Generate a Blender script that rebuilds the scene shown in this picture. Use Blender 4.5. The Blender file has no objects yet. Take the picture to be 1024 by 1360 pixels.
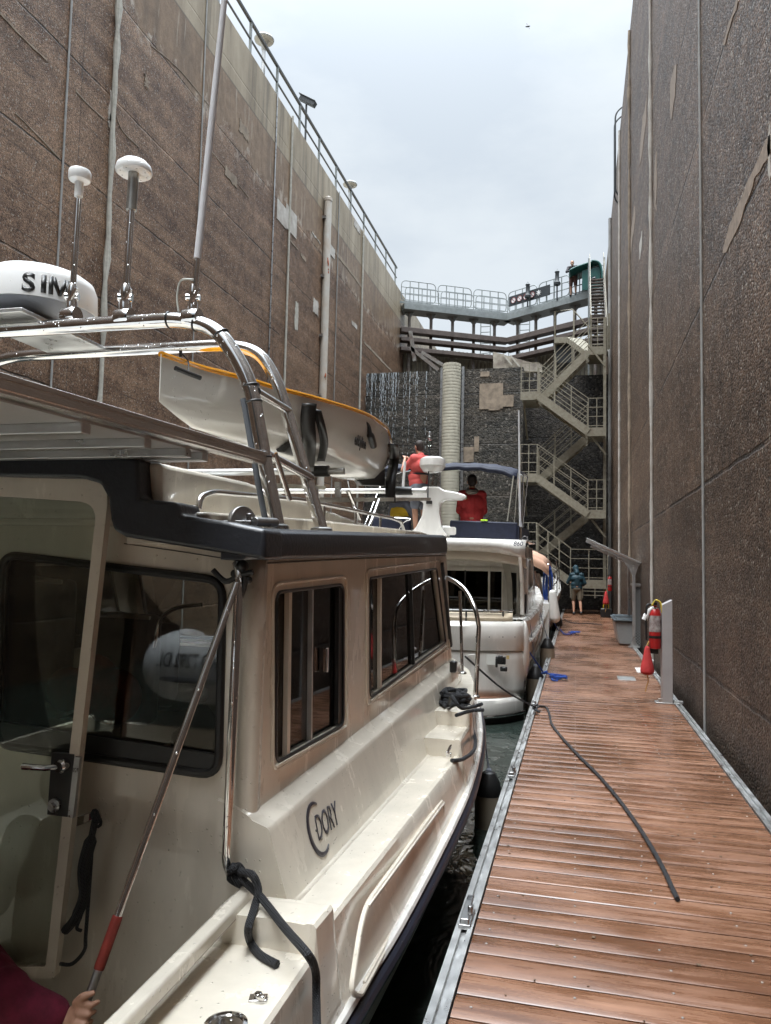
import bpy, bmesh, math, random
import numpy as np
from mathutils import Vector, Matrix
from mathutils.geometry import tessellate_polygon
random.seed(7)
sc = bpy.context.scene
COL = sc.collection
# ------------------------------------------------------------------ camera
FPX, YAW, PITCH, ROLL = 1010., 14.1, 4.1, 1.25
CAM = Vector((0, 0, 1.48))
_y, _p, _r = map(math.radians, (YAW, PITCH, ROLL))
FW = Vector((-math.sin(_y)*math.cos(_p), math.cos(_y)*math.cos(_p), math.sin(_p)))
_R0 = Vector((math.cos(_y), math.sin(_y), 0)); _U0 = _R0.cross(FW)
RT = _R0*math.cos(_r) + _U0*math.sin(_r)
UP = -_R0*math.sin(_r) + _U0*math.cos(_r)
cd = bpy.data.cameras.new("camera"); cam = bpy.data.objects.new("camera", cd); COL.objects.link(cam)
m = Matrix.Identity(4)
for i in range(3):
    m[i][0] = RT[i]; m[i][1] = UP[i]; m[i][2] = -FW[i]; m[i][3] = CAM[i]
cam.matrix_world = m
cd.sensor_fit = 'VERTICAL'; cd.sensor_height = 36.0; cd.lens = 36.0*FPX/1360.0
cd.clip_start = 0.05; cd.clip_end = 3000
sc.camera = cam
# ------------------------------------------------------------------ world, sun
SUN_EL, SUN_AZ = 68, 200
w = bpy.data.worlds.new("World"); sc.world = w; w.use_nodes = True
nt = w.node_tree; nt.nodes.clear()
o = nt.nodes.new('ShaderNodeOutputWorld'); bg = nt.nodes.new('ShaderNodeBackground')
sky = nt.nodes.new('ShaderNodeTexSky'); sky.sky_type = 'NISHITA'; sky.sun_disc = False
sky.sun_elevation = math.radians(SUN_EL); sky.sun_rotation = math.radians(SUN_AZ)
sky.air_density = 1.0; sky.dust_density = 3.0
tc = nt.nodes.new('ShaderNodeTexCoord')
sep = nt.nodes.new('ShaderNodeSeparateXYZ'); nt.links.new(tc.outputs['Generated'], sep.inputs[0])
# overcast brightness: zenith boosted far above the visible sky, added to light the chamber
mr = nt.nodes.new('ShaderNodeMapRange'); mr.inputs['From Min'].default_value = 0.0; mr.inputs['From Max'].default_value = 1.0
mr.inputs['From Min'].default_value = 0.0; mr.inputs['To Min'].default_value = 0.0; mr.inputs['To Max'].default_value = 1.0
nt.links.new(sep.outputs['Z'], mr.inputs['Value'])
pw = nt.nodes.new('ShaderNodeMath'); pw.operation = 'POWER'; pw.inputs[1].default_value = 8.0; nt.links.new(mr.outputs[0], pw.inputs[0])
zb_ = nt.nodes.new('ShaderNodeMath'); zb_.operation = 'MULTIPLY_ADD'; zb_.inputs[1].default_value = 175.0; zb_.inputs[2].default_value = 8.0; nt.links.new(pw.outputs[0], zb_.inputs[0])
mp = nt.nodes.new('ShaderNodeMapping'); mp.inputs['Scale'].default_value = (1.3, 1.3, 3.0)
nt.links.new(tc.outputs['Generated'], mp.inputs['Vector'])
nz = nt.nodes.new('ShaderNodeTexNoise'); nz.inputs['Scale'].default_value = 2.6; nz.inputs['Detail'].default_value = 7; nz.inputs['Roughness'].default_value = 0.55
nt.links.new(mp.outputs[0], nz.inputs['Vector'])
cr = nt.nodes.new('ShaderNodeValToRGB')
cr.color_ramp.elements[0].position = 0.38; cr.color_ramp.elements[0].color = (0.73, 0.81, 0.89, 1)
cr.color_ramp.elements[1].position = 0.64; cr.color_ramp.elements[1].color = (0.88, 0.95, 1.0, 1)
nt.links.new(nz.outputs['Fac'], cr.inputs[0])
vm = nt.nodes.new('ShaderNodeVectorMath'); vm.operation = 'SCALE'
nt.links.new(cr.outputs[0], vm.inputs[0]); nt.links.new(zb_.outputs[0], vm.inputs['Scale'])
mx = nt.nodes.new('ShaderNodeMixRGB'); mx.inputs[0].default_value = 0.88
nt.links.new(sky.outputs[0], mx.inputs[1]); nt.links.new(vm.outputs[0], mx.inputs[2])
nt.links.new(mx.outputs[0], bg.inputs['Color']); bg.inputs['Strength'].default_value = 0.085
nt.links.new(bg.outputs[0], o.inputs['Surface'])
sl = bpy.data.lights.new("sun", 'SUN'); sl.energy = 1.5; sl.angle = math.radians(35); sl.color = (1.0, 0.96, 0.9)
so = bpy.data.objects.new("sun", sl); COL.objects.link(so)
e, a = math.radians(SUN_EL), math.radians(SUN_AZ)
sd = Vector((math.sin(a)*math.cos(e), math.cos(a)*math.cos(e), math.sin(e)))
so.rotation_euler = sd.to_track_quat('Z', 'Y').to_euler()
sc.view_settings.view_transform = 'Standard'; sc.view_settings.look = 'None'
sc.view_settings.exposure = 0.52; sc.view_settings.gamma = 1
try:
    sc.cycles.max_bounces = 8; sc.cycles.transparent_max_bounces = 12; sc.cycles.caustics_reflective = False
    sc.cycles.caustics_refractive = False; sc.cycles.sample_clamp_indirect = 6
except Exception: pass
# ------------------------------------------------------------------ measuring: pixel of the 1024x1360 photo -> point on a real plane
def ray(px, py): return FW + RT*((px-512)/FPX) - UP*((py-680)/FPX)
def onplane(px, py, n, p0):
    d = ray(px, py); n = Vector(n); return CAM + d*(n.dot(Vector(p0)-CAM)/n.dot(d))
def PX(px, py, x): return onplane(px, py, (1,0,0), (x,0,0))
def PY(px, py, y): return onplane(px, py, (0,1,0), (0,y,0))
def PZ(px, py, z): return onplane(px, py, (0,0,1), (0,0,z))
SN = Vector((1, -.035, 0)); SP = Vector((-1.08, 2.5, 0))
def PS(px, py, d=0.0):
    n = SN.normalized(); return onplane(px, py, n, SP + n*d)
# ------------------------------------------------------------------ materials
MATS = {}
def mat(name, col, rough=.5, metal=0., var=None, vscale=4., vstretch=(1,1,1), bump=0., bscale=30., spec=.5, coat=0., col2=None, rvar=0., drops=False, sheen=0., streak=False, braid=0.):
    if name in MATS: return MATS[name]
    M = bpy.data.materials.new(name); M.use_nodes = True; t = M.node_tree; N = t.nodes; L = t.links
    b = N['Principled BSDF']; b.inputs['Roughness'].default_value = rough; b.inputs['Metallic'].default_value = metal
    b.inputs['Specular IOR Level'].default_value = spec; b.inputs['Coat Weight'].default_value = coat; b.inputs['Coat Roughness'].default_value = .06
    c = (*col, 1); b.inputs['Base Color'].default_value = c
    g = N.new('ShaderNodeTexCoord'); mpn = N.new('ShaderNodeMapping'); mpn.inputs['Scale'].default_value = vstretch
    L.new(g.outputs['Object'], mpn.inputs[0])
    if var:
        n1 = N.new('ShaderNodeTexNoise'); n1.inputs['Scale'].default_value = vscale; n1.inputs['Detail'].default_value = 8; n1.inputs['Roughness'].default_value = .62
        L.new(mpn.outputs[0], n1.inputs['Vector'])
        r1 = N.new('ShaderNodeValToRGB'); r1.color_ramp.elements[0].position = .33; r1.color_ramp.elements[1].position = .68
        c2 = col2 if col2 else tuple(x*(1-var) for x in col)
        r1.color_ramp.elements[0].color = (*c2, 1); r1.color_ramp.elements[1].color = c
        L.new(n1.outputs['Fac'], r1.inputs[0]); L.new(r1.outputs[0], b.inputs['Base Color'])
        if rvar:
            mm = N.new('ShaderNodeMapRange'); mm.inputs['From Min'].default_value = .35; mm.inputs['From Max'].default_value = .65
            mm.inputs['To Min'].default_value = max(.02, rough-rvar); mm.inputs['To Max'].default_value = min(1, rough+rvar)
            L.new(n1.outputs['Fac'], mm.inputs[0]); L.new(mm.outputs[0], b.inputs['Roughness'])
    last = None
    if bump:
        n2 = N.new('ShaderNodeTexNoise'); n2.inputs['Scale'].default_value = bscale; n2.inputs['Detail'].default_value = 6
        L.new(mpn.outputs[0], n2.inputs['Vector'])
        bp = N.new('ShaderNodeBump'); bp.inputs['Strength'].default_value = min(1, bump); bp.inputs['Distance'].default_value = .01
        L.new(n2.outputs['Fac'], bp.inputs['Height']); L.new(bp.outputs[0], b.inputs['Normal']); last = bp
    if braid:
        wv = []
        for rz in (.9,-.9):
            mq = N.new('ShaderNodeMapping'); mq.inputs['Rotation'].default_value = (rz*.7, 0, rz); L.new(g.outputs['Object'], mq.inputs[0])
            wt = N.new('ShaderNodeTexWave'); wt.inputs['Scale'].default_value = braid; wt.inputs['Distortion'].default_value = 1.5; L.new(mq.outputs[0], wt.inputs['Vector']); wv.append(wt)
        mxx = N.new('ShaderNodeMath'); mxx.operation = 'MAXIMUM'; L.new(wv[0].outputs['Fac'], mxx.inputs[0]); L.new(wv[1].outputs['Fac'], mxx.inputs[1])
        bb = N.new('ShaderNodeBump'); bb.inputs['Strength'].default_value = 1; bb.inputs['Distance'].default_value = .004; L.new(mxx.outputs[0], bb.inputs['Height']); L.new(bb.outputs[0], b.inputs['Normal'])
        rr = N.new('ShaderNodeMapRange'); rr.inputs['To Min'].default_value = .25; rr.inputs['To Max'].default_value = 1.6; L.new(mxx.outputs[0], rr.inputs[0])
        sm = N.new('ShaderNodeVectorMath'); sm.operation = 'SCALE'; sm.inputs[0].default_value = col; L.new(rr.outputs[0], sm.inputs['Scale']); L.new(sm.outputs[0], b.inputs['Base Color'])
    if drops:   # rain drops standing on a wet gloss surface
        v = N.new('ShaderNodeTexVoronoi'); v.inputs['Scale'].default_value = 62; v.inputs['Randomness'].default_value = 1
        L.new(g.outputs['Object'], v.inputs['Vector'])
        mk = N.new('ShaderNodeTexNoise'); mk.inputs['Scale'].default_value = 9; L.new(g.outputs['Object'], mk.inputs['Vector'])
        mr2 = N.new('ShaderNodeMapRange'); mr2.inputs['From Min'].default_value = 0; mr2.inputs['From Max'].default_value = .26; mr2.inputs['To Min'].default_value = 1; mr2.inputs['To Max'].default_value = 0
        L.new(v.outputs['Distance'], mr2.inputs[0])
        gt = N.new('ShaderNodeMath'); gt.operation = 'GREATER_THAN'; gt.inputs[1].default_value = .76
        sx = N.new('ShaderNodeSeparateColor'); L.new(v.outputs['Color'], sx.inputs[0]); L.new(sx.outputs[0], gt.inputs[0])
        g2 = N.new('ShaderNodeMath'); g2.operation = 'GREATER_THAN'; g2.inputs[1].default_value = .47; L.new(mk.outputs['Fac'], g2.inputs[0])
        mu = N.new('ShaderNodeMath'); mu.operation = 'MULTIPLY'; L.new(gt.outputs[0], mu.inputs[0]); L.new(g2.outputs[0], mu.inputs[1])
        mu2 = N.new('ShaderNodeMath'); mu2.operation = 'MULTIPLY'; L.new(mu.outputs[0], mu2.inputs[0]); L.new(mr2.outputs[0], mu2.inputs[1])
        bd = N.new('ShaderNodeBump'); bd.inputs['Strength'].default_value = .9; bd.inputs['Distance'].default_value = .004
        L.new(mu2.outputs[0], bd.inputs['Height'])
        if last: L.new(last.outputs[0], bd.inputs['Normal'])
        L.new(bd.outputs[0], b.inputs['Normal']); L.new(bd.outputs[0], b.inputs['Coat Normal'])
    MATS[name] = M; return M
def glassmat(name, tint, ior=1.6, dark=0.):
    M = bpy.data.materials.new(name); M.use_nodes = True; t = M.node_tree; N = t.nodes; L = t.links; N.clear()
    o = N.new('ShaderNodeOutputMaterial'); mx = N.new('ShaderNodeMixShader'); f = N.new('ShaderNodeFresnel'); f.inputs[0].default_value = ior
    tr = N.new('ShaderNodeBsdfTransparent'); tr.inputs[0].default_value = (*tint, 1)
    gl = N.new('ShaderNodeBsdfGlossy'); gl.inputs['Roughness'].default_value = .02
    L.new(f.outputs[0], mx.inputs[0]); L.new(tr.outputs[0], mx.inputs[1]); L.new(gl.outputs[0], mx.inputs[2]); L.new(mx.outputs[0], o.inputs[0])
    return M
CREAM = mat('cream_gelcoat', (.74,.68,.58), .24, var=.16, vscale=3.2, vstretch=(1.6,1.6,.5), bump=.05, bscale=6, coat=.6, drops=True, rvar=.06)
CREAMIN = mat('cream_liner', (.60,.55,.46), .5, var=.08, vscale=5)
WHITE = mat('white_gelcoat', (.76,.74,.70), .24, var=.16, vscale=3, vstretch=(1.6,1.6,.5), bump=.04, bscale=6, coat=.5, rvar=.08)
WHITEP = mat('white_plastic', (.80,.80,.79), .3, var=.05, vscale=9, drops=True)
CHROME = mat('polished_steel', (.72,.71,.70), .09, 1., var=.12, vscale=14, rvar=.05, bump=.06, bscale=9, drops=True)
STEEL = mat('dull_steel', (.46,.46,.46), .32, 1., var=.3, vscale=10, rvar=.1)
ALU = mat('aluminium', (.60,.60,.59), .38, .85, var=.22, vscale=7, rvar=.12, bump=.1, bscale=40)
BLACKC = mat('black_canvas', (.014,.016,.022), .42, var=.3, vscale=18, bump=.25, bscale=60, coat=.35)
NAVY = mat('navy_canvas', (.006,.010,.032), .65, var=.35, vscale=10, bump=.5, bscale=14)
BLACKR = mat('black_rubber', (.012,.012,.012), .4, bump=.1, bscale=50)
BLACKP = mat('black_plastic', (.02,.02,.02), .3)
NAVYR = mat('navy_rubrail', (.010,.012,.022), .28, var=.3, vscale=20, coat=.3, drops=True)
ROPEB = mat('black_rope', (.014,.0145,.017), .7, braid=55)
ROPEBL = mat('blue_rope', (.010,.050,.26), .7, braid=45)
ROPEY = mat('yellow_rope', (.6,.35,.12), .7, var=.3, vscale=100)
ORANGE = mat('orange_deck', (.72,.30,.015), .25, var=.12, vscale=8, coat=.5)
RED = mat('red_paint', (.42,.02,.02), .3, var=.15, vscale=8)
REDF = mat('red_fabric', (.50,.035,.035), .8, var=.3, vscale=14, bump=.4, bscale=30)
CORAL = mat('coral_shirt', (.62,.10,.09), .85, var=.22, vscale=9, bump=.6, bscale=12)
MAROON = mat('maroon_fleece', (.16,.012,.035), .95, var=.4, vscale=26, bump=.8, bscale=18)
GREYF = mat('grey_fabric', (.16,.17,.20), .85, var=.25, vscale=12, bump=.4, bscale=20)
TEAL = mat('teal_jacket', (.012,.050,.070), .6, var=.4, vscale=10, bump=.6, bscale=14)
SKIN = mat('skin', (.50,.27,.18), .5, var=.15, vscale=20)
HAIR = mat('dark_hair', (.03,.02,.015), .7, var=.4, vscale=40)
YELLOWF = mat('yellow_vest', (.65,.42,.02), .8, var=.2, vscale=12, bump=.4, bscale=20)
RAILP = mat('stair_paint', (.28,.265,.21), .6, var=.35, vscale=9, col2=(.20,.17,.12))
GATEP = mat('gate_steel', (.24,.235,.22), .6, var=.4, vscale=4, col2=(.12,.085,.07))
GATEB = mat('gate_girder', (.13,.10,.088), .65, var=.45, vscale=3, bump=.4, bscale=12)
WALKP = mat('walkway_paint', (.25,.275,.275), .55, var=.25, vscale=6)
TANP = mat('tan_skin_plate', (.50,.46,.38), .7, var=.45, vscale=2, col2=(.15,.12,.10))
GREENP = mat('green_paint', (.012,.10,.09), .4, var=.25, vscale=4)
DARKP = mat('dark_metal', (.03,.035,.04), .5, var=.3, vscale=6)
PEACH = mat('peach_canvas', (.55,.33,.23), .8, var=.2, vscale=5, bump=.6, bscale=8)
TEAK = mat('teak', (.20,.10,.06), .5, var=.3, vscale=6, vstretch=(2,20,2))
GLASS = glassmat('tinted_glass', (.90,.91,.89), 1.6)
GLASSD = glassmat('door_glass', (.93,.96,.93), 1.35)
GLASSK = mat('dark_cabin_glass', (.02,.02,.02), .06, spec=.8)
# ------------------------------------------------------------------ mesh builder
OFF = {}
class MB:
    def __init__(s): s.v = []; s.f = []
    def add(s, vs, fs):
        n = len(s.v); s.v += [Vector(x) for x in vs]; s.f += [tuple(i+n for i in f) for f in fs]; return s
    def box(s, c, d, rot=None):
        hx, hy, hz = d[0]/2, d[1]/2, d[2]/2
        vs = [Vector((x*hx, y*hy, z*hz)) for z in (-1,1) for y in (-1,1) for x in (-1,1)]
        if rot is not None: vs = [rot @ v for v in vs]
        vs = [v + Vector(c) for v in vs]
        return s.add(vs, [(0,2,3,1),(4,5,7,6),(0,1,5,4),(2,6,7,3),(0,4,6,2),(1,3,7,5)])
    def bar(s, a, b, wd, h, up=(0,0,1)):
        a, b = Vector(a), Vector(b); d = (b-a).normalized(); u = Vector(up)
        if abs(d.dot(u)) > .99: u = Vector((1,0,0))
        sd = d.cross(u).normalized(); u = sd.cross(d).normalized()
        vs = [p + sd*(i*wd/2) + u*(j*h/2) for p in (a,b) for i,j in ((-1,-1),(1,-1),(1,1),(-1,1))]
        return s.add(vs, [(0,3,2,1),(4,5,6,7),(0,1,5,4),(1,2,6,5),(2,3,7,6),(3,0,4,7)])
    def tube(s, pts, r, n=10, closed=False):
        P = [Vector(p) for p in pts]; k = len(P); rr = r if isinstance(r, (list,tuple)) else [r]*k
        t0 = (P[1]-P[0]).normalized(); u = t0.orthogonal().normalized(); vs = []
        for i in range(k):
            if closed: t = (P[(i+1)%k]-P[i-1])
            else: t = (P[min(i+1,k-1)]-P[max(i-1,0)])
            t = t.normalized() if t.length > 1e-9 else t0
            u = u - t*u.dot(t); u = u.normalized() if u.length > 1e-6 else t.orthogonal().normalized()
            w_ = t.cross(u)
            for j in range(n):
                an = 2*math.pi*j/n; vs.append(P[i] + (u*math.cos(an) + w_*math.sin(an))*rr[i])
        fs = []
        for i in range(k if closed else k-1):
            i2 = (i+1) % k
            for j in range(n): fs.append((i*n+j, i*n+(j+1)%n, i2*n+(j+1)%n, i2*n+j))
        if not closed: fs += [tuple(range(n-1,-1,-1)), tuple(range((k-1)*n, k*n))]
        return s.add(vs, fs)
    def lathe(s, prof, c=(0,0,0), axis=(0,0,1), n=24):
        q = Vector(axis).to_track_quat('Z','Y').to_matrix(); vs = []; c = Vector(c)
        for r, z in prof:
            for j in range(n):
                an = 2*math.pi*j/n; vs.append(c + q @ Vector((r*math.cos(an), r*math.sin(an), z)))
        fs = [(i*n+j, i*n+(j+1)%n, (i+1)*n+(j+1)%n, (i+1)*n+j) for i in range(len(prof)-1) for j in range(n)]
        fs += [tuple(range(n-1,-1,-1)), tuple(range((len(prof)-1)*n, len(prof)*n))]
        return s.add(vs, fs)
    def ball(s, c, r, n=16):
        r = r if isinstance(r, (tuple,list)) else (r,r,r); vs = []; h = n//2
        for i in range(1, h):
            th = math.pi*i/h
            for j in range(n):
                ph = 2*math.pi*j/n; vs.append(Vector(c)+Vector((r[0]*math.sin(th)*math.cos(ph), r[1]*math.sin(th)*math.sin(ph), -r[2]*math.cos(th))))
        vs += [Vector(c)-Vector((0,0,r[2])), Vector(c)+Vector((0,0,r[2]))]; k = (h-1)*n
        fs = [(i*n+j, i*n+(j+1)%n, (i+1)*n+(j+1)%n, (i+1)*n+j) for i in range(h-2) for j in range(n)]
        fs += [(k,(j+1)%n,j) for j in range(n)] + [((h-2)*n+j,(h-2)*n+(j+1)%n,k+1) for j in range(n)]
        return s.add(vs, fs)
    def cap(s, a, b, ra, rb, n=12):   # tapered capsule
        a, b = Vector(a), Vector(b); d = (b-a); L_ = max(d.length, 1e-4); d = d/L_; prof = []
        for i in range(6):
            an = math.pi/2*i/6; prof.append((ra*math.sin(an)+1e-4, -ra*math.cos(an)))
        prof += [(ra,0),(rb,L_)]
        for i in range(1,7):
            an = math.pi/2*i/6; prof.append((rb*math.cos(an)+1e-4, L_+rb*math.sin(an)))
        return s.lathe(prof, a, d, n)
    def prism(s, pts, vec):
        n = len(pts); v = Vector(vec); P = [Vector(p) for p in pts]
        return s.add(P+[p+v for p in P], [tuple(range(n)), tuple(range(2*n-1,n-1,-1))]+[(i,i+n,(i+1)%n+n,(i+1)%n) for i in range(n)])
    def panel(s, outer, holes, vec):
        loops = [[Vector(p) for p in outer]]+[[Vector(p) for p in h] for h in holes]; v = Vector(vec)
        flat = [p for l in loops for p in l]; tris = tessellate_polygon(loops); n = len(flat)
        fs = [tuple(t) for t in tris] + [tuple(i+n for i in reversed(t)) for t in tris]; k = 0
        for l in loops:
            for i in range(len(l)): a_, b_ = k+i, k+(i+1)%len(l); fs.append((a_, b_, b_+n, a_+n))
            k += len(l)
        return s.add(flat+[p+v for p in flat], fs)
    def grid(s, rows, close=False):
        n = len(rows[0]); vs = [p for r in rows for p in r]
        fs = [(i*n+j, i*n+(j+1)%n, (i+1)*n+(j+1)%n, (i+1)*n+j) for i in range(len(rows)-1) for j in range(n if close else n-1)]
        return s.add(vs, fs)
    def text(s, txt, size, org, xd, yd, depth=.002, shear=0., warp=None, bold=0.):
        c = bpy.data.curves.new('t','FONT'); c.body = txt; c.size = size; c.shear = shear; c.extrude = 0; c.offset = bold; c.resolution_u = 4
        ob = bpy.data.objects.new('t', c); COL.objects.link(ob); bpy.context.view_layer.update()
        me = bpy.data.meshes.new_from_object(ob.evaluated_get(bpy.context.evaluated_depsgraph_get()))
        xd, yd, org = Vector(xd).normalized(), Vector(yd).normalized(), Vector(org); nn = xd.cross(yd)
        f = warp or (lambda x, y, h: org + xd*x + yd*y + nn*h)
        n = len(me.vertices); vs = [f(v.co.x, v.co.y, depth) for v in me.vertices]
        fs = [tuple(p.vertices) for p in me.polygons]
        s.add(vs, fs); bpy.data.objects.remove(ob); bpy.data.meshes.remove(me); return s
    def build(s, name, material, parent=None, bevel=0., sharp=35, voxel=0., smooth=0, subd=0, solid=0., norm=True):
        off = OFF.get(parent.name, Vector((0,0,0))) if parent is not None else Vector((0,0,0))
        me = bpy.data.meshes.new(name); me.from_pydata([tuple(v-off) for v in s.v], [], s.f); me.validate()
        if norm:
            bm = bmesh.new(); bm.from_mesh(me); bmesh.ops.recalc_face_normals(bm, faces=bm.faces); bm.to_mesh(me); bm.free()
        me.materials.append(material); me.shade_smooth(); me.set_sharp_from_angle(angle=math.radians(sharp))
        ob = bpy.data.objects.new(name, me); COL.objects.link(ob)
        if solid:
            q = ob.modifiers.new('solid','SOLIDIFY'); q.thickness = solid; q.offset = 0
        if voxel:
            q = ob.modifiers.new('remesh','REMESH'); q.mode = 'VOXEL'; q.voxel_size = voxel; q.use_smooth_shade = True
            q = ob.modifiers.new('smooth','SMOOTH'); q.factor = .5; q.iterations = smooth or 3
        if subd:
            q = ob.modifiers.new('sub','SUBSURF'); q.levels = subd; q.render_levels = subd
        if bevel:
            q = ob.modifiers.new('bevel','BEVEL'); q.width = bevel; q.segments = 3; q.limit_method = 'ANGLE'; q.angle_limit = math.radians(40); q.harden_normals = False
        if parent is not None: ob.parent = parent; OFF[ob.name] = off
        else: OFF[ob.name] = Vector((0,0,0))
        return ob
def tag(o, label=None, cat=None, group=None, kind=None):
    if label: o['label'] = label
    if cat: o['category'] = cat
    if group: o['group'] = group
    if kind: o['kind'] = kind
    return o
def thing(name, label, cat, loc=(0,0,0), group=None):
    o = bpy.data.objects.new(name, None); COL.objects.link(o); o.location = loc; o.empty_display_size = .1
    OFF[o.name] = Vector(loc); return tag(o, label, cat, group)
def copy_tree(o, parent=None):
    c = o.copy(); COL.objects.link(c)
    if parent is not None: c.parent = parent
    for ch in list(o.children): copy_tree(ch, c)
    return c
def smoothpath(pts, n=6, closed=False):
    P = [Vector(p) for p in pts]; k = len(P); out = []
    for i in range(k if closed else k-1):
        if closed: p0,p1,p2,p3 = P[i-1],P[i],P[(i+1)%k],P[(i+2)%k]
        else: p0,p1,p2,p3 = P[max(i-1,0)],P[i],P[i+1],P[min(i+2,k-1)]
        for j in range(n):
            t = j/n; out.append(.5*((2*p1)+(p2-p0)*t+(2*p0-5*p1+4*p2-p3)*t*t+(3*p1-p0-3*p2+p3)*t*t*t))
    if not closed: out.append(P[-1])
    return out
def roundpoly(pts, r, n=5):
    P = [Vector(p) for p in pts]; out = []; k = len(P)
    for i in range(k):
        a_, b_, c_ = P[i-1], P[i], P[(i+1)%k]; rr = r[i] if isinstance(r,(list,tuple)) else r
        u, v = (a_-b_), (c_-b_); rr = min(rr, u.length*.45, v.length*.45); s_, e_ = b_+u.normalized()*rr, b_+v.normalized()*rr
        for j in range(n+1):
            t = j/n; out.append((1-t)**2*s_ + 2*t*(1-t)*b_ + t*t*e_)
    return out
def bent(pts, r, n=5):   # open polyline with rounded corners
    P = [Vector(p) for p in pts]; out = [P[0]]
    for i in range(1, len(P)-1):
        u, v = P[i-1]-P[i], P[i+1]-P[i]; rr = min(r, u.length*.48, v.length*.48); s_, e_ = P[i]+u.normalized()*rr, P[i]+v.normalized()*rr
        for j in range(n+1):
            t = j/n; out.append((1-t)**2*s_ + 2*t*(1-t)*P[i] + t*t*e_)
    return out + [P[-1]]
def lerp(a, b, t): return a + (b-a)*t
# ================================================================== SETTING
XL, XR, ZT, ZW = -8.2, 1.25, 14.65, -.45
def wallmat(name, axis, dark, mid, light, band=True, wet=0., peb=26., jz=1.52, joff=.2, seed=0., specks=.5, bumpd=.03, patchy=.0):
    M = bpy.data.materials.new(name); M.use_nodes = True; t = M.node_tree; N = t.nodes; L = t.links; b = N['Principled BSDF']
    def nd(k, **kw):
        x = N.new(k)
        for a_, v_ in kw.items(): setattr(x, a_, v_)
        return x
    def math_(op, a_, b_=None, c_=None):
        x = nd('ShaderNodeMath', operation=op)
        for i, q in enumerate((a_, b_, c_)):
            if q is None: continue
            if isinstance(q, (int,float)): x.inputs[i].default_value = q
            else: L.new(q, x.inputs[i])
        return x.outputs[0]
    def noise(sc_, stretch=(1,1,1), det=6, rough=.6, dist=0.):
        mp_ = nd('ShaderNodeMapping'); mp_.inputs['Scale'].default_value = stretch; mp_.inputs['Location'].default_value = (seed, seed*.7, seed*.3)
        L.new(g.outputs['Object'], mp_.inputs[0]); n_ = nd('ShaderNodeTexNoise'); n_.inputs['Scale'].default_value = sc_; n_.inputs['Detail'].default_value = det
        n_.inputs['Roughness'].default_value = rough; n_.inputs['Distortion'].default_value = dist; L.new(mp_.outputs[0], n_.inputs['Vector']); return n_.outputs['Fac']
    def step(v, lo, hi, a_=0., b_=1.):
        x = nd('ShaderNodeMapRange'); x.inputs['From Min'].default_value = lo; x.inputs['From Max'].default_value = hi
        x.inputs['To Min'].default_value = a_; x.inputs['To Max'].default_value = b_; L.new(v, x.inputs[0]); return x.outputs[0]
    def mix(f, c1, c2):
        x = nd('ShaderNodeMixRGB')
        for i, q in enumerate((f, c1, c2)):
            if isinstance(q, tuple): x.inputs[i].default_value = (*q, 1)
            elif isinstance(q, float): x.inputs[i].default_value = q
            else: L.new(q, x.inputs[i])
        return x.outputs[0]
    g = nd('ShaderNodeTexCoord'); sp = nd('ShaderNodeSeparateXYZ'); L.new(g.outputs['Object'], sp.inputs[0]); Zc = sp.outputs['Z']; Yc = sp.outputs[axis]
    big = noise(.5, det=8, rough=.65); med = noise(3.5, det=8, rough=.7, dist=.5); fine = noise(38., det=3, rough=.7)
    runs = noise(2.2, (1,1,.10), det=6, rough=.6)
    v = nd('ShaderNodeTexVoronoi'); v.inputs['Scale'].default_value = peb; L.new(g.outputs['Object'], v.inputs['Vector'])
    sc2 = nd('ShaderNodeSeparateColor'); L.new(v.outputs['Color'], sc2.inputs[0])
    base = mix(step(med, .36, .66), dark, mid)
    base = mix(math_('MULTIPLY', step(big, .45, .68), .42), base, light)
    base = mix(math_('MULTIPLY', step(runs, .5, .72), .30), base, tuple(x*.55 for x in dark))
    # pour lifts: long level bands of slightly different tone
    lifts = noise(1.0, (1.,.12,2.6) if axis == 'Y' else (.12,1.,2.6), det=7, rough=.7)
    base = mix(math_('MULTIPLY', step(lifts, .50, .66), .45), base, light)
    base = mix(math_('MULTIPLY', step(lifts, .46, .34), .40), base, tuple(x*.6 for x in dark))
    # grains of the exposed aggregate: each stone its own tone, a few pale ones
    vs_ = nd('ShaderNodeVectorMath', operation='SCALE'); L.new(base, vs_.inputs[0]); L.new(step(sc2.outputs[0], 0., 1., .42, 1.62), vs_.inputs['Scale']); base = vs_.outputs[0]
    base = mix(math_('MULTIPLY', step(sc2.outputs[2], .955, .965), specks), base, (.42,.38,.33))
    hgt = math_('ADD', math_('MULTIPLY', v.outputs['Distance'], -.8), math_('MULTIPLY', fine, 1.1))
    wob = math_('MULTIPLY', math_('SUBTRACT', noise(1.6), .5), .07)
    # horizontal form joints, some pale with lime, some dark
    zz = math_('FRACT', math_('DIVIDE', math_('ADD', math_('ADD', Zc, joff), wob), jz))
    d1 = math_('ABSOLUTE', math_('SUBTRACT', zz, .5)); line = step(d1, .006, .012, 1, 0)
    pale = step(noise(.9, (1,1,1)), .5, .6)
    base = mix(math_('MULTIPLY', math_('MULTIPLY', line, .8), math_('SUBTRACT', 1, pale)), base, (.018,.015,.013))
    z3 = math_('FRACT', math_('ADD', math_('DIVIDE', math_('ADD', math_('ADD', Zc, joff), wob), jz/3), .5)); l3 = step(math_('ABSOLUTE', math_('SUBTRACT', z3, .5)), .010, .022, 1, 0)
    base = mix(math_('MULTIPLY', l3, math_('MULTIPLY', step(noise(.7), .5, .56), .6)), base, (.03,.022,.018)) if band else base
    wide = step(d1, .01, .04, 1, 0)
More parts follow.
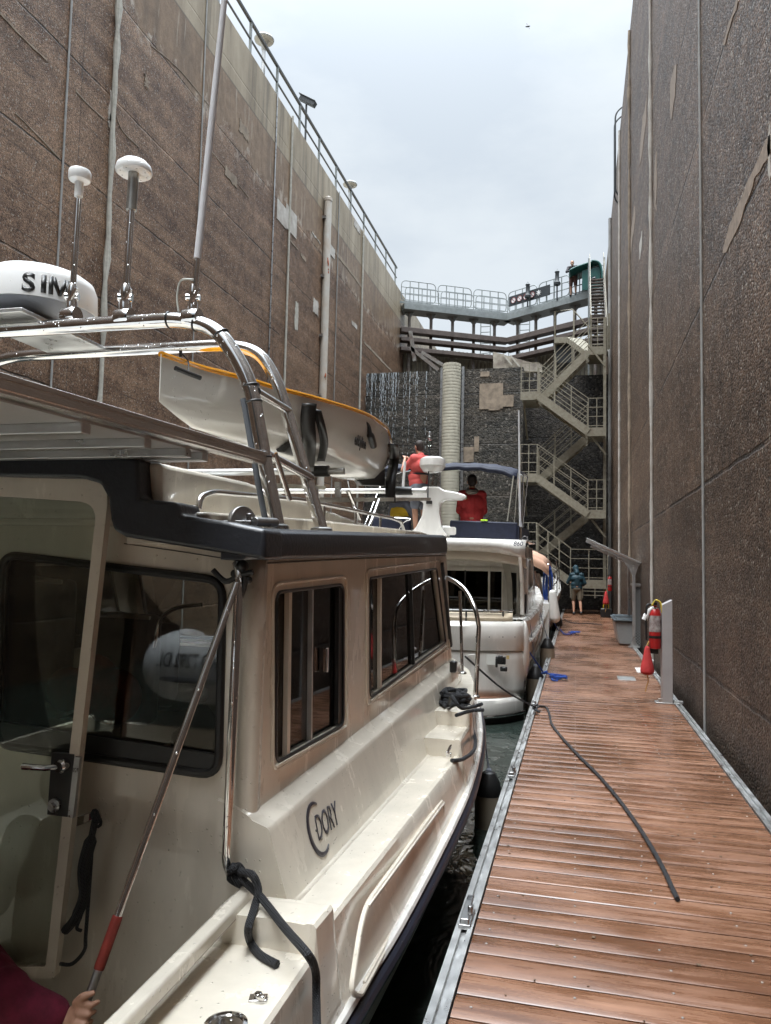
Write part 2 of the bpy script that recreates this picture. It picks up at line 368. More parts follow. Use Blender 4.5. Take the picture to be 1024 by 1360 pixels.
    base = mix(math_('MULTIPLY', math_('MULTIPLY', wide, pale), math_('MULTIPLY', step(med, .48, .6), .8)), base, tuple(min(1,x*1.25) for x in light))
    # vertical form joints
    yy = math_('FRACT', math_('DIVIDE', Yc, 4.3)); d2 = math_('ABSOLUTE', math_('SUBTRACT', yy, .5)); vl = step(d2, .002, .004, 1, 0)
    base = mix(math_('MULTIPLY', vl, .5), base, (.02,.018,.016))
    # faint sloping seams left by the pour
    if band:
        up = math_('ADD', Zc, math_('ADD', math_('MULTIPLY', math_('SUBTRACT', noise(1.1, (1,1,.4), rough=.75), .5), 2.4), math_('MULTIPLY', math_('SUBTRACT', noise(5., (1,1,.15)), .5), .9)))
        mtan = step(up, ZT-2.80, ZT-2.70)
        ctan = mix(step(med, .3, .7), (.155,.102,.066), (.29,.205,.135))
        ctan = mix(math_('MULTIPLY', step(runs, .52, .68), .5), ctan, (.075,.052,.038))
        ctan = mix(math_('MULTIPLY', step(noise(7., (1,1,.12)), .6, .68), .55), ctan, (.46,.41,.34))
        base = mix(mtan, base, ctan)
        edge = math_('MULTIPLY', step(up, ZT-3.10, ZT-2.73), step(up, ZT-2.65, ZT-2.69, 0, 1))
        base = mix(math_('MULTIPLY', math_('MULTIPLY', edge, step(noise(3.), .5, .62)), .75), base, (.50,.44,.37))
        ccap = mix(step(noise(1.4, (1,1,.3)), .35, .65), (.26,.21,.145), (.40,.335,.245))
        ccap = mix(math_('MULTIPLY', step(noise(3.2, (1,1,.08)), .5, .66), .6), ccap, (.095,.075,.055))
        mcap = step(Zc, ZT-1.45, ZT-1.43); base = mix(mcap, base, ccap)
        rel = math_('SUBTRACT', 1, math_('MULTIPLY', mtan, .82)); hgt = math_('MULTIPLY', hgt, rel)
        gro = step(math_('ABSOLUTE', math_('SUBTRACT', Zc, ZT-1.43)), .01, .03, 1, 0); base = mix(math_('MULTIPLY', gro, .6), base, (.05,.04,.035))
    if wet:
        wm = step(math_('ADD', Zc, math_('MULTIPLY', math_('SUBTRACT', big, .5), 2.)), .2, 3.2, 1, 0)
        base = mix(math_('MULTIPLY', wm, wet), base, (.022,.02,.018))
    L.new(base, b.inputs['Base Color']); b.inputs['Specular IOR Level'].default_value = .22
    L.new(step(big, .4, .65, .42, .72), b.inputs['Roughness'])
    if specks > .55: L.new(step(fine, .35, .6, .22, .6), b.inputs['Roughness'])
    hh = math_('SUBTRACT', hgt, math_('MULTIPLY', line, 1.2))
    bp = nd('ShaderNodeBump'); bp.inputs['Strength'].default_value = 1; bp.inputs['Distance'].default_value = bumpd
    L.new(hh, bp.inputs['Height']); L.new(bp.outputs[0], b.inputs['Normal']); return M
WL = wallmat('left_wall_concrete', 'Y', (.082,.046,.029), (.212,.131,.085), (.33,.215,.138), True, .35, 52., seed=3., specks=.75, jz=1.87, joff=.425, bumpd=.010)
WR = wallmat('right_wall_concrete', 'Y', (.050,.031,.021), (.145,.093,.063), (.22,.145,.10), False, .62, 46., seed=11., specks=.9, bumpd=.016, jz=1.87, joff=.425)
WS = wallmat('sill_concrete', 'X', (.030,.029,.026), (.085,.078,.066), (.15,.125,.10), False, .3, 15., seed=5., specks=.4, bumpd=.05, jz=2.0, joff=.75)
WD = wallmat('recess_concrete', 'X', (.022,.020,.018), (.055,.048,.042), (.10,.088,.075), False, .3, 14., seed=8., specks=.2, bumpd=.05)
PATCH = mat('render_patch', (.58,.56,.52), .8, var=.35, vscale=3, bump=.2, bscale=20, col2=(.36,.32,.28))
PATCHT = mat('tan_patch', (.36,.29,.22), .85, var=.5, vscale=4, bump=.3, bscale=25)
LIME = mat('lime_caulk', (.52,.50,.44), .8, var=.3, vscale=9, bump=1, bscale=12)
PIPEM = mat('rusty_white_pipe', (.58,.57,.53), .45, var=.3, vscale=3.2, vstretch=(1,1,.6), col2=(.50,.42,.34))
CABLEM = mat('grey_cable', (.36,.36,.35), .5, var=.3, vscale=4)

# water
wm = bpy.data.materials.new('lock_water'); wm.use_nodes = True; t = wm.node_tree; b = t.nodes['Principled BSDF']
b.inputs['Base Color'].default_value = (.022,.030,.026,1); b.inputs['Roughness'].default_value = .04; b.inputs['Specular IOR Level'].default_value = .75
tcn = t.nodes.new('ShaderNodeTexCoord'); n1 = t.nodes.new('ShaderNodeTexNoise'); n1.inputs['Scale'].default_value = 2.6; n1.inputs['Detail'].default_value = 3; n1.inputs['Distortion'].default_value = .6
mpp = t.nodes.new('ShaderNodeMapping'); mpp.inputs['Scale'].default_value = (1.6, .8, 1); t.links.new(tcn.outputs['Object'], mpp.inputs[0]); t.links.new(mpp.outputs[0], n1.inputs['Vector'])
bp = t.nodes.new('ShaderNodeBump'); bp.inputs['Strength'].default_value = .6; bp.inputs['Distance'].default_value = .05
t.links.new(n1.outputs['Fac'], bp.inputs['Height']); t.links.new(bp.outputs[0], b.inputs['Normal'])
q = MB(); q.add([(-60,-60,ZW),(60,-60,ZW),(60,60,ZW),(-60,60,ZW)], [(0,1,2,3)]); tag(q.build('water', wm), kind='structure')
# ground on both sides of the chamber and upstream
GR = mat('ground_concrete', (.25,.24,.21), .85, var=.3, vscale=.6, bump=.2, bscale=3)
for x0, x1 in ((-400, XL-1.4), (XR+1.6, 400)):
    q = MB(); q.box(((x0+x1)/2, 0, ZT/2-1.7), (x1-x0, 800, ZT+3)); tag(q.build('ground', GR), kind='structure')
# left wall with its flared lip
def wallslab(name, x, sgn, mt, label):
    q = MB(); q.box((x - sgn*.7, 8, (ZT-3)/2), (1.4, 76, ZT+3)); o = q.build(name, mt); return tag(o, label, 'wall')
wl = wallslab('lock_wall', XL, 1, WL, 'tall brown aggregate lock wall with pale concrete top, on the left')
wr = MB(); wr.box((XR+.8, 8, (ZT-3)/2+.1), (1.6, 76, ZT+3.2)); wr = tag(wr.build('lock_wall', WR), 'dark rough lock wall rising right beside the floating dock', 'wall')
# raised patches on the left wall (real render coats a few mm to 2 cm proud)
def patch(px0, py0, px1, py1, parent, x, mt, th=.015, jag=.0, sg=1):
    a_, b_ = PX(px0, py0, x), PX(px1, py1, x); y0, y1 = sorted((a_.y, b_.y)); z0, z1 = sorted((a_.z, b_.z))
    n = 10; P = []
    for k in range(n): P.append((x, lerp(y0,y1,k/n)+random.uniform(-jag,jag), z0+random.uniform(-jag,jag)))
    for k in range(n): P.append((x, y1+random.uniform(-jag,jag), lerp(z0,z1,k/n)+random.uniform(-jag,jag)))
    for k in range(n): P.append((x, lerp(y1,y0,k/n)+random.uniform(-jag,jag), z1+random.uniform(-jag,jag)))
    for k in range(n): P.append((x, y0+random.uniform(-jag,jag), lerp(z1,z0,k/n)+random.uniform(-jag,jag)))
    q = MB(); q.panel(P, [], (sg*th,0,0)); return q.build('patch', mt, parent)
patch(368,263,380,305,wl,XL,PATCH); patch(380,270,393,318,wl,XL,PATCH,.018); patch(383,318,395,330,wl,XL,PATCHT,.012)
patch(299,220,314,250,wl,XL,PATCHT,.012,.03); patch(318,157,330,190,wl,XL,PATCHT,.012,.04)
patch(437,322,444,345,wl,XL,PATCH,.015); patch(444,330,482,385,wl,XL,PATCHT,.012,.02)
patch(416,395,422,420,wl,XL,PATCH,.015,.02); patch(470,290,478,312,wl,XL,PATCH,.015,.02); patch(414,310,425,322,wl,XL,PATCH,.015,.03)
patch(392,400,395,440,wl,XL,LIME,.012,.03); patch(483,455,520,492,wl,XL,PATCHT,.012,.03); patch(467,425,474,438,wl,XL,PATCH,.012,.02)
patch(399,335,406,348,wl,XL,PATCHT,.012,.02); patch(145,150,150,172,wl,XL,PATCH,.01,.05); patch(192,100,196,118,wl,XL,PATCHT,.01,.04)
patch(146,120,148,166,wl,XL,PATCH,.01,.03)
# pale grout streaks: ragged sloping seams high on the near wall
def seam(pts, x, wdt, parent, mt, sg=1):
    P = [PX(*p, x) for p in pts]; P = smoothpath(P, 5); up_, dn = [], []
    for i, p in enumerate(P):
        k = wdt*(random.uniform(.25,1.)); up_.append(p+Vector((0,0,k))); dn.append(p-Vector((0,0,k*random.uniform(.4,1))))
    q = MB(); q.panel(up_+dn[::-1], [], (sg*.008,0,0)); q.build('seam', mt, parent)
for pts, wdt in ((((0,18),(30,50),(62,80)),.03), (((100,120),(118,140),(138,158)),.035), (((20,150),(50,180),(80,212)),.02), (((148,130),(160,170),(185,196)),.02),
                 (((200,60),(240,95),(285,150)),.02), (((280,200),(300,225),(330,262)),.02), (((60,400),(100,430),(120,446)),.015)): seam(pts, XL, wdt, wl, PATCHT)
SCAR = mat('pale_scar', (.36,.285,.225), .8, var=.4, vscale=12)
# right wall patches, scars
for mt_, pts in ((SCAR,[(899,84),(897,125),(892,160),(890,140),(892,105)]),(SCAR,[(861,122),(858,160),(850,220),(851,185),(856,145)]),(SCAR,[(1024,205),(1010,225),(1000,248),(985,290),(965,337),(962,327),(975,288),(988,255),(1002,222),(1024,178)]),
                 (PATCH,[(853,305),(853,325),(850,345),(849,330)]),(SCAR,[(981,2),(970,35),(962,62),(964,45),(978,2)]),(PATCH,[(1024,165),(1024,235),(1021,225),(1021,180)]),(SCAR,[(872,200),(873,245),(871,280),(869,240)]),(SCAR,[(842,275),(843,290),(840,330),(838,350),(838,320)])):
    q = MB(); q.panel([PX(v_.x+random.uniform(-.8,.8),v_.y+random.uniform(-3,3),XR) for v_ in smoothpath([Vector((a_,b_,0)) for a_,b_ in pts],3,True)], [], (-.006,0,0)); q.build('repair', mt_, wr)
o = [c for c in wr.children if c.name.startswith('patch')]
for c in o: bpy.data.objects.remove(c)
# cables, caulk line, pipe on the walls
def vline(name, label, cat, px, x, r, mt, group=None, rough=0., zt=None, zb=-1.):
    p = PX(px, 300 if x < 0 else 500, x); sg = 1 if x < 0 else -1; zt = zt or ZT+.05; n = 40
    P = [(x+sg*r*.9, p.y+random.uniform(-rough,rough), lerp(zb, zt, i/n)) for i in range(n+1)]
    R_ = [r*random.uniform(1-.4*(rough>0),1+.5*(rough>0)) for _ in P]
    q = MB(); q.tube(P, R_, 8); return tag(q.build(name, mt), label, cat, group)
G1 = 'vertical cables and strips down the left lock wall'
vline('lime_joint', 'rough white caulked joint running down the left wall behind the radar', 'wall joint', 141, XL, .05, LIME, None, .02)
vline('wall_cable', 'thin grey cable on the left wall, left of the white caulked joint', 'cable', 78, XL, .018, CABLEM, G1)
vline('wall_cable', 'thin grey cable beside the tall whip aerial on the left wall', 'cable', 262, XL, .018, CABLEM, G1)
vline('wall_cable', 'thin dark cable down the left wall, nearest left of the bright patch', 'cable', 362, XL, .022, STEEL, G1)
vline('wall_cable', 'pale strip running down through the white patch of the left wall', 'cable', 383, XL, .035, LIME, G1)
vline('wall_cable', 'thin cable on the left wall just right of the rusty white pipe', 'cable', 449, XL, .02, CABLEM, G1)
vline('wall_cable', 'pale strip far along the left wall near the sill', 'cable', 482, XL, .04, LIME, G1)
pp = thing('drain_pipe', 'rust spotted white vertical pipe bolted to the left wall', 'pipe', (XL, PX(430,300,XL).y, 0))
y = OFF[pp.name].y; q = MB(); q.tube([(XL+.13,y,-1),(XL+.13,y,ZT-1.0)], .125, 16).lathe([(.14,0),(.14,.1),(.06,.16)], (XL+.13,y,ZT-1.05)); q.build('pipe_run', PIPEM, pp)
for k in range(7): q = MB(); q.box((XL+.06,y,1+k*2.), (.12,.34,.09)); q.build('bracket', STEEL, pp)
RUST = mat('rust', (.42,.10,.03), .8, var=.4, vscale=10)
q = MB()
for z_, s_ in ((11.55,.14),(11.2,.08),(7.6,.1),(5.1,.12),(4.7,.06),(6.3,.06),(3.6,.1)):
    for j_ in range(4): q.ball((XL+.235+random.uniform(-.03,.0),y-.05+random.uniform(-.05,.03),z_+random.uniform(-s_,s_)), (.018,.045,s_*random.uniform(.3,.9)), 10)
q.build('rust_spots', RUST, pp)
G2 = 'vertical cables and pipes down the right lock wall'
vline('wall_cable', 'grey cable down the near right wall, the nearest to the camera', 'cable', 934, XR, .013, CABLEM, G2)
vline('wall_cable', 'pale streaked strip on the right wall behind the fire extinguisher post', 'cable', 867, XR, .028, PATCH, G2, .008)
vline('wall_cable', 'pale pipe on the right wall beside the lean-to frame', 'cable', 838, XR, .035, PATCHT, G2, .01)
vline('wall_cable', 'thin pale pipe on the far right wall next to the stairs', 'cable', 824, XR, .035, PATCH, G2, .0)
vline('wall_cable', 'farthest thin pipe of the right wall, touching the stair landings', 'cable', 812, XR, .06, CABLEM, G2)
# left parapet handrail
hr = thing('handrail', 'dark blue-grey handrail along the top of the left lock wall', 'railing', (XL-.15, 8, ZT-.2))
q = MB(); q.bar((XL-.1,-28,ZT+.98),(XL-.1,34.2,ZT+.98),.07,.07); q.build('top_rail', DARKP, hr)
q = MB(); q.bar((XL-.1,-28,ZT+.5),(XL-.1,34.2,ZT+.5),.04,.04); q.build('mid_rail', DARKP, hr)
for k in range(25):
    q = MB(); yy = -10+k*1.83; q.bar((XL-.1,yy,ZT-.25),(XL-.1,yy,ZT+.96),.06,.06); q.bar((XL-.1,yy,ZT+.05),(XL-.3,yy+.02,ZT-.2),.04,.04); q.build('post', WALKP, hr)
q = MB(); q.box((XL-.1, 33.6, ZT+.55),(.05,1.3,1.15)); 
# two mushroom lamps and a camera pole
def lamp(px, pyt, pyb, label):
    p = PX(px, pyt, XL-.45); b_ = Vector((XL-.45, p.y, ZT-.3)); o_ = thing('lamp_post', label, 'street lamp', b_, 'lamps on the left lock wall'); x,y,z = b_; h = p.z
    q = MB(); q.tube([(x,y,z),(x,y,h-.35)], .055, 10); q.build('pole', ALU, o_)
    q = MB(); q.lathe([(.04,-.45),(.07,-.36),(.08,-.2),(.16,-.12)], (x,y,h), n=24); q.build('lamp_neck', mat('lamp_grey',(.42,.42,.40),.5), o_)
    q = MB(); q.lathe([(.16,-.13),(.27,-.10),(.285,-.06),(.26,-.02),(.14,.04),(.02,.05)], (x,y,h), n=28); q.build('lamp_shade', mat('lamp_grey',(.42,.42,.40),.5), o_)
lamp(351, 50, 0, 'grey mushroom lamp on the left wall, the nearer and larger one')
lamp(465, 243, 0, 'grey mushroom lamp on the left wall, the farther and smaller one')
p = PX(407,135,XL-.4); o_ = thing('camera_pole', 'dark security camera on a thin black pole on the left wall', 'security camera', (XL-.4,p.y,ZT-.3))
q = MB(); q.tube([(XL-.4,p.y,ZT-.3),(XL-.4,p.y,p.z-.1)], .035, 8); q.build('pole', DARKP, o_)
q = MB(); q.box((XL-.35,p.y,p.z), (.6,.18,.16), Matrix.Rotation(.55,3,'Y')); q.box((XL-.35,p.y,p.z+.1), (.66,.24,.03), Matrix.Rotation(.55,3,'Y')); q.build('camera_body', DARKP, o_, bevel=.01)
# ladder hoop on the right wall top
p = PX(822,100,XR); o_ = thing('ladder', 'dark hooped ladder end rising above the top of the right wall', 'ladder', (XR, p.y, 12.8))
for k, dy in enumerate((-.25,.25)):
    q = MB(); q.tube(bent([(XR+.02,p.y+dy,12.9),(XR-.12,p.y+dy,13.1),(XR-.12,p.y+dy,15.6),(XR+.3,p.y+dy,15.9),(XR+.7,p.y+dy,15.6),(XR+.7,p.y+dy,14.8)],.2), .025, 8); q.build('rail', DARKP, o_)
q = MB()
for k in range(9): q.bar((XR-.12,p.y-.25,13.2+k*.28),(XR-.12,p.y+.25,13.2+k*.28),.025,.025)
q.build('rung', DARKP, o_)
# ------------------------------------------------------------------ sill wall, recess, column
sw = MB(); sw.box(((XL-1.97)/2+.0, 34, 3.1), (-1.97-XL, 10, 12.2)); sw = tag(sw.build('sill_wall', WS, sharp=20), 'dark wet concrete sill wall closing the chamber below the gates', 'wall')
p0 = PY(482,494,29); print('sill top', p0)
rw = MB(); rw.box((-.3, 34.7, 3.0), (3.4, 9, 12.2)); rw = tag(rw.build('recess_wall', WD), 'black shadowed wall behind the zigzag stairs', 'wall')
def ypatch(x0,y0,x1,y1, parent, mt, Y=29., th=.03):
    a_, b_ = PY(x0,y0,Y), PY(x1,y1,Y); q = MB(); q.box(((a_.x+b_.x)/2, Y-th/2+.002, (a_.z+b_.z)/2), (abs(b_.x-a_.x), th, abs(a_.z-b_.z))); q.build('patch', mt, parent, bevel=.006)
for r_ in ((637,510,668,543,.03),(651,500,652,501,.03),(668,525,682,540,.028),(638,494,650,500,.026),(649,543,664,545,.031)): ypatch(*r_[:4], sw, PATCHT, 29., r_[4])
ypatch(613,594,629,614, sw, PATCHT); ypatch(630,580,636,600, sw, PATCHT, 29., .026)
q = MB(); c = PY(599.5,520,28.75); prof = []
for k in range(92): zz = -1.+k*.125; prof += [(.355,zz),(.359,zz+.06),(.349,zz+.112)]
prof = [p_ for p_ in prof if p_[1] < PY(600,482,28.75).z]; q.lathe(prof, (c.x,28.78,0), n=28); CCM = mat('column_cream',(.50,.47,.38),.7,var=.3,vscale=2,vstretch=(1,1,.4),bump=.3,bscale=9)
col_ = tag(q.build('round_column', CCM, sharp=20), 'cream ribbed round column standing against the dark sill wall', 'column')
for sx in (-.42,.42):
    q = MB(); q.bar((c.x+sx,28.95,-1),(c.x+sx,28.95,9.3),.08,.1); q.build('edge_strip', STEEL, col_)
# thin falls of leaking water at the top left of the sill
q = MB(); random.seed(5)
for k in range(46):
    x_ = PY(486+abs(random.gauss(22,30)) % 105,500,28.97).x
    if x_ > -4.4: continue
    z1 = 9.2; ln = random.choice((.5,1.,1.8,2.8,4.0))*random.uniform(.5,1.)
    zz_ = z1
    while zz_ > z1-ln*1.2:
        dl = random.uniform(.04,.22); r1_ = random.uniform(.004,.011); xx_ = x_+random.gauss(0,.018); q.tube([(xx_,28.955,zz_),(xx_+random.gauss(0,.006),28.95,zz_-dl*.5),(xx_,28.95,zz_-dl)], [r1_*.4,r1_,r1_*.3], 5); zz_ -= dl*.85+random.uniform(.0,.10)*(z1-zz_)
WF = mat('falling_water', (.62,.68,.72), .25); tag(q.build('waterfall', WF), 'thin white trickles of water running down the dark sill wall', 'waterfall', kind='stuff')
# conduit up the right corner
tag(MB().bar((.98,27.9,-.4),(.98,27.9,10.6),.10,.10).build('steel_column', RAILP), 'full height steel column carrying the right ends of the stair landings', 'column')
# ------------------------------------------------------------------ zigzag stair tower
st = thing('stair_tower', 'cream zigzag steel stairs climbing the end of the chamber', 'stairs', (-.4,28,0))
YF, YB = 27.5, 28.5
def landing(x0, x1, z, y0=YF-.35, y1=YB+.4, rails=True, sides='lr'):
    q = MB(); q.box(((x0+x1)/2,(y0+y1)/2,z-.1),(x1-x0,y1-y0,.2)); q.build('landing', RAILP, st, bevel=.008)
    q = MB(); q.box(((x0+x1)/2,y0-.01,z-.12),(x1-x0+.04,.02,.30)); q.build('landing_edge', RAILP, st)
    if rails: railing((x0,y0,z),(x1,y0,z), 'h')
def railing(a_, b_, kind, np_=2, hh=1.07):
    a_, b_ = Vector(a_), Vector(b_); q = MB(); z = Vector((0,0,1))
    for h_ in (hh, hh*.70, hh*.40, .1) if kind == 'h' else (hh, hh*.66, hh*.33): q.bar(a_+z*h_, b_+z*h_, .024, .024)
    for i in range(np_+1): p_ = lerp(a_, b_, i/np_); q.bar(p_, p_+z*hh, .030, .030)
    q.build('railing', RAILP, st)
def flight(x0, z0, x1, z1, yc, n=8, wd=.75):
    for s_ in (-1,1):
        q = MB(); q.bar((x0,yc+s_*wd/2,z0-.12),(x1,yc+s_*wd/2,z1-.12),.05,.27); q.build('stringer', RAILP, st)
        railing((x0,yc+s_*wd/2,z0),(x1,yc+s_*wd/2,z1),'s',3)
    q = MB()
    for k in range(1,n): q.box((lerp(x0,x1,k/n),yc,lerp(z0,z1,k/n)-.03),(abs(x1-x0)/n*1.1,wd,.035))
    q.build('tread', RAILP, st)
def zp(px, py, y=YF): return PY(px, py, y)
LV = [(7.78,6.43),(4.84,3.56),(2.06,.85)]
for i, (zl, zr) in enumerate(LV):
    landing(-1.92,-1.34,zl)
    if i < 2: landing(.40,.98,zr); flight(-1.34,zl,.40,zr,YF)
    else: flight(-1.34,zl,-.18,zr+.35,YF,6)
flight(-1.34,4.84,.40,6.43,YB); flight(-1.34,2.06,.40,3.56,YB)
landing(-.18,1.05,1.15)
railing((-.18,YF-.35,0.55),(1.05,YF-.35,.55),'h',3,.6)
flight(-1.34,7.78,.42,9.55,YB,10); landing(.42,1.05,9.55,28.,29.6)
for z_ in (6.3,3.4,9.4):
    q = MB(); q.bar((.42,YF-.2,z_),(1.0,YF-.1,z_-.75),.06,.06); q.build('brace', RAILP, st)
for z_ in (7.6,4.7):
    q = MB(); q.bar((-1.85,YF,z_),(-1.80,29,z_-1.2),.06,.06); q.build('brace', RAILP, st)
# upper steep stairs to the gate walkway
q = MB()
for k in range(22): q.box((.83,29.2+k*.19,9.7+k*.205),(.55,.2,.035))
q.build('tread', GATEP, st)
for s_ in (.54,1.12):
    q = MB(); q.bar((s_,29.1,9.6),(s_,33.4,14.15),.05,.22); q.build('stringer', GATEP, st)
    railing((s_,29.1,9.6),(s_,33.4,14.2),'s',6)
for s_ in (.5,1.14):
    q = MB(); q.bar((s_,28.1,9.5),(s_,28.1,10.8+(s_<1)*0),.07,.07); q.build('support', RAILP, st); q = MB(); q.bar((s_,33.,9.6),(s_,33.,14.9),.07,.07); q.build('support', WALKP, st)
# side platform left of the upper landing
pl = thing('side_platform', 'small dark railed platform in front of the gate beams, left of the top stairs', 'platform', (-.3,30.5,9))
q = MB(); a_, b_ = PY(737,449,31), PY(762,449,31); q.box(((a_.x+b_.x)/2,31.6,a_.z-.12),(b_.x-a_.x,1.4,.24)); q.build('platform', RAILP, pl)
q = MB(); q.box(((a_.x+b_.x)/2,31.7,a_.z-.62),(b_.x-a_.x-.1,1.1,.75)); q.build('box', DARKP, pl)
q = MB(); q.tube([(a_.x,31,a_.z-2),(a_.x,31,a_.z+1.1),(b_.x-.05,31,a_.z+1.15),(b_.x+.6,31.,a_.z+.35)], .03, 6).bar((b_.x,31,a_.z-2),(b_.x,31,a_.z+1.1),.06,.06); q.build('railing', RAILP, pl)
q = MB(); c_ = PY(762,452,30.5); d_ = PY(786,470,29.2); q.bar(c_, d_, .6,.2); q.build('ramp', RAILP, pl)
# ------------------------------------------------------------------ miter gate
A, B_, C_ = Vector((XL,35.,0)), Vector((-3.35,37.7,0)), Vector((XR,34.8,0)); ZD = 14.08
gate = thing('lock_gate', 'V shaped pair of steel lock gates with railed walkway on top', 'lock gate', (-3.4,36.5,9))
def gpt(s_, off=0.):   # s 0..1 left leaf, 1..2 right leaf
    return (lerp(A, B_, s_) if s_ <= 1 else lerp(B_, C_, s_-1)) + Vector((0,off,0))
zv = Vector((0,0,1))
for s0, s1 in ((0,1),(1,2)):
    a_, b_ = gpt(s0), gpt(s1)
    q = MB(); q.bar(a_+zv*(ZD-.15), b_+zv*(ZD-.15), .9, .30); q.build('walkway', WALKP, gate, bevel=.01)
    q = MB(); q.bar(a_+zv*(ZD+.02)-Vector((0,.46,0)), b_+zv*(ZD+.02)-Vector((0,.46,0)), .03, .1); q.build('kick_plate', WALKP, gate)
    for zg in (12.78,12.33,11.85):
        q = MB(); q.bar(a_+zv*zg-Vector((0,.25,0)), b_+zv*zg-Vector((0,.25,0)), .45, .20 if zg < 12.7 else .26); q.build('girder', GATEB, gate, bevel=.02)
    q = MB(); q.bar(a_+zv*10.6+Vector((0,.55,0)), b_+zv*10.6+Vector((0,.55,0)), .06, 3.1); q.build('skin_plate', TANP, gate)
    ribs = MB()
    for k in range(26): p_ = lerp(a_, b_, (k+.5)/26); ribs.bar(p_+zv*9.1+Vector((0,.45,0)), p_+zv*12.2+Vector((0,.45,0)), .07, .12)
    ribs.build('rib', RAILP, gate)
    nps = 5
    for k in range(nps):
        p_ = lerp(a_, b_, (k+.35 if s0 == 0 else k+.55)/nps)
        q = MB(); q.tube([p_+zv*9., p_+zv*(ZD-.3)], .075, 10); q.build('post', GATEP, gate)
        q = MB(); q.prism([p_+Vector((-.26,-.05,ZD-.3)), p_+Vector((.26,-.05,ZD-.3)), p_+Vector((.08,-.05,ZD-.52)), p_+Vector((-.08,-.05,ZD-.52))], (0,.1,0)); q.build('knee', WALKP, gate)
    # rail frames with rounded ends
    L_ = (b_-a_).length; nf = 3; d_ = (b_-a_).normalized()
    for k in range(nf):
        for off in (-.42,.42):
            c0 = lerp(a_, b_, k/nf)+d_*.06+Vector((0,off,0)); c1 = lerp(a_, b_, (k+1)/nf)-d_*.06+Vector((0,off,0)); q = MB()
            loop = [c0+zv*(ZD+.12), c0+zv*(ZD+1.1), c1+zv*(ZD+1.1), c1+zv*(ZD+.12)]
            q.tube(roundpoly(loop, .25, 5), .022, 6, closed=True); q.tube([c0+zv*(ZD+.78), c1+zv*(ZD+.78)], .018, 6); q.tube([c0+zv*(ZD+.45), c1+zv*(ZD+.45)], .018, 6)
            for j in range(1,4): p_ = lerp(c0, c1, j/4); q.tube([p_+zv*(ZD), p_+zv*(ZD+1.1)], .025, 6)
            q.build('rail_frame', WALKP, gate)
# ladders and slanting catwalk rails behind the gate
for px in (467, 612):
    pass
lg = 'access ladders behind the lock gates'
for px, lab in ((645.,'pale ladder behind the left gate leaf near the middle'),(699.,'pale ladder standing behind the right gate leaf')):
    b_ = PY(px if px<660 else 697,430,39); o_ = thing('ladder', lab, 'ladder', (b_.x,39,10.5), lg)
    q = MB(); q.bar((b_.x-.25,39,10.5),(b_.x-.25,39,14.6),.05,.05).bar((b_.x+.25,39,10.5),(b_.x+.25,39,14.6),.05,.05); q.build('rail', WALKP, o_)
    q = MB()
    for k in range(13): q.bar((b_.x-.25,39,10.8+k*.3),(b_.x+.25,39,10.8+k*.3),.035,.035)
    q.build('rung', WALKP, o_)
o_ = thing('catwalk', 'low railed catwalk seen through the gap under the gate walkway', 'catwalk', (-4,41,11))
q = MB(); q.box((-3.6,41.,12.2),(9.2,.8,.15)); q.build('deck', GATEP, o_)
q = MB()
for z_ in (12.7,13.15): q.bar((-5.8,40.6,z_-.1),(-3.,40.6,z_+.15),.04,.04).bar((-3.,40.6,z_+.15),(-3.,40.6,z_-.8),.04,.04).bar((-1.9,40.6,z_),(1.1,40.6,z_-.15),.04,.04)
for k in range(10): q.bar((-5.8+k*.75,40.6,12.2),(-5.8+k*.75,40.6,13.1),.04,.04)
q.build('railing', WALKP, o_)
# brace struts on top of the sill
o_ = thing('sill_beam', 'tan trussed beam lying on the sill in front of the gates', 'beam', (-3.,31,9.2))
a_, b_ = PY(655,473,31), PY(712,487,31); q = MB(); q.prism([PY(655,467,31),PY(700,480,31),PY(720,484,31),PY(720,494,31),PY(655,490,31)], (0,.3,0)); q.build('beam', TANP, o_)
q = MB(); q.bar(PY(668,470,30.9),PY(680,485,30.9),.06,.06).bar(PY(678,472,30.9),PY(690,487,30.9),.06,.06); q.build('strut', LIME, o_)
o_ = thing('brace_beam', 'slanting tan brace beams low on the left behind the sill', 'beam', (-7,33.4,9))
for (a0,b0,a1,b1) in ((545,462,583,492),(560,468,600,492),(545,440,551,480)):
    q = MB(); q.bar(PY(a0,b0,34),PY(a1,b1,34),.16,.16); q.build('beam', GATEP, o_)
# sign with round pictograms
a_, b_ = gpt(1.0,-.5)+Vector((.1,0,0)), gpt(1.46,-.5); zs = ZD+.62
sg = thing('warning_sign', 'long black sign with a row of round red and white pictograms', 'sign', a_+zv*zs)
q = MB(); q.bar(a_+zv*zs, b_+zv*zs, .04, .5); q.build('panel', DARKP, sg)
d_ = (b_-a_).normalized(); nn_ = d_.cross(zv); L_ = (b_-a_).length; SW, SRD = mat('sign_white',(.75,.75,.75),.5), mat('sign_red',(.25,.03,.03),.5)
for k in range(4):
    c_ = a_+d_*(L_*(.12+.155*k))+zv*zs+nn_*.03; q = MB(); q.lathe([(.125,0),(.125,.006)], c_, nn_, 20); q.build('disc', SW, sg)
    q = MB(); q.tube([c_+nn_*.012+(d_*math.cos(t_)+zv*math.sin(t_))*.135 for t_ in [i*math.pi/8 for i in range(16)]], .012, 6, closed=True); q.bar(c_+nn_*.012-(d_-zv)*.09, c_+nn_*.012+(d_-zv)*.09, .014,.02); q.build('ring', SRD, sg)
q = MB(); c_ = a_+d_*(L_*.74)+zv*zs+nn_*.03
for k in range(4): t_ = k*math.pi/4; v_ = d_*math.cos(t_)+zv*math.sin(t_); q.bar(c_-v_*.14, c_+v_*.14, .02,.03)
q.build('star', SW, sg)
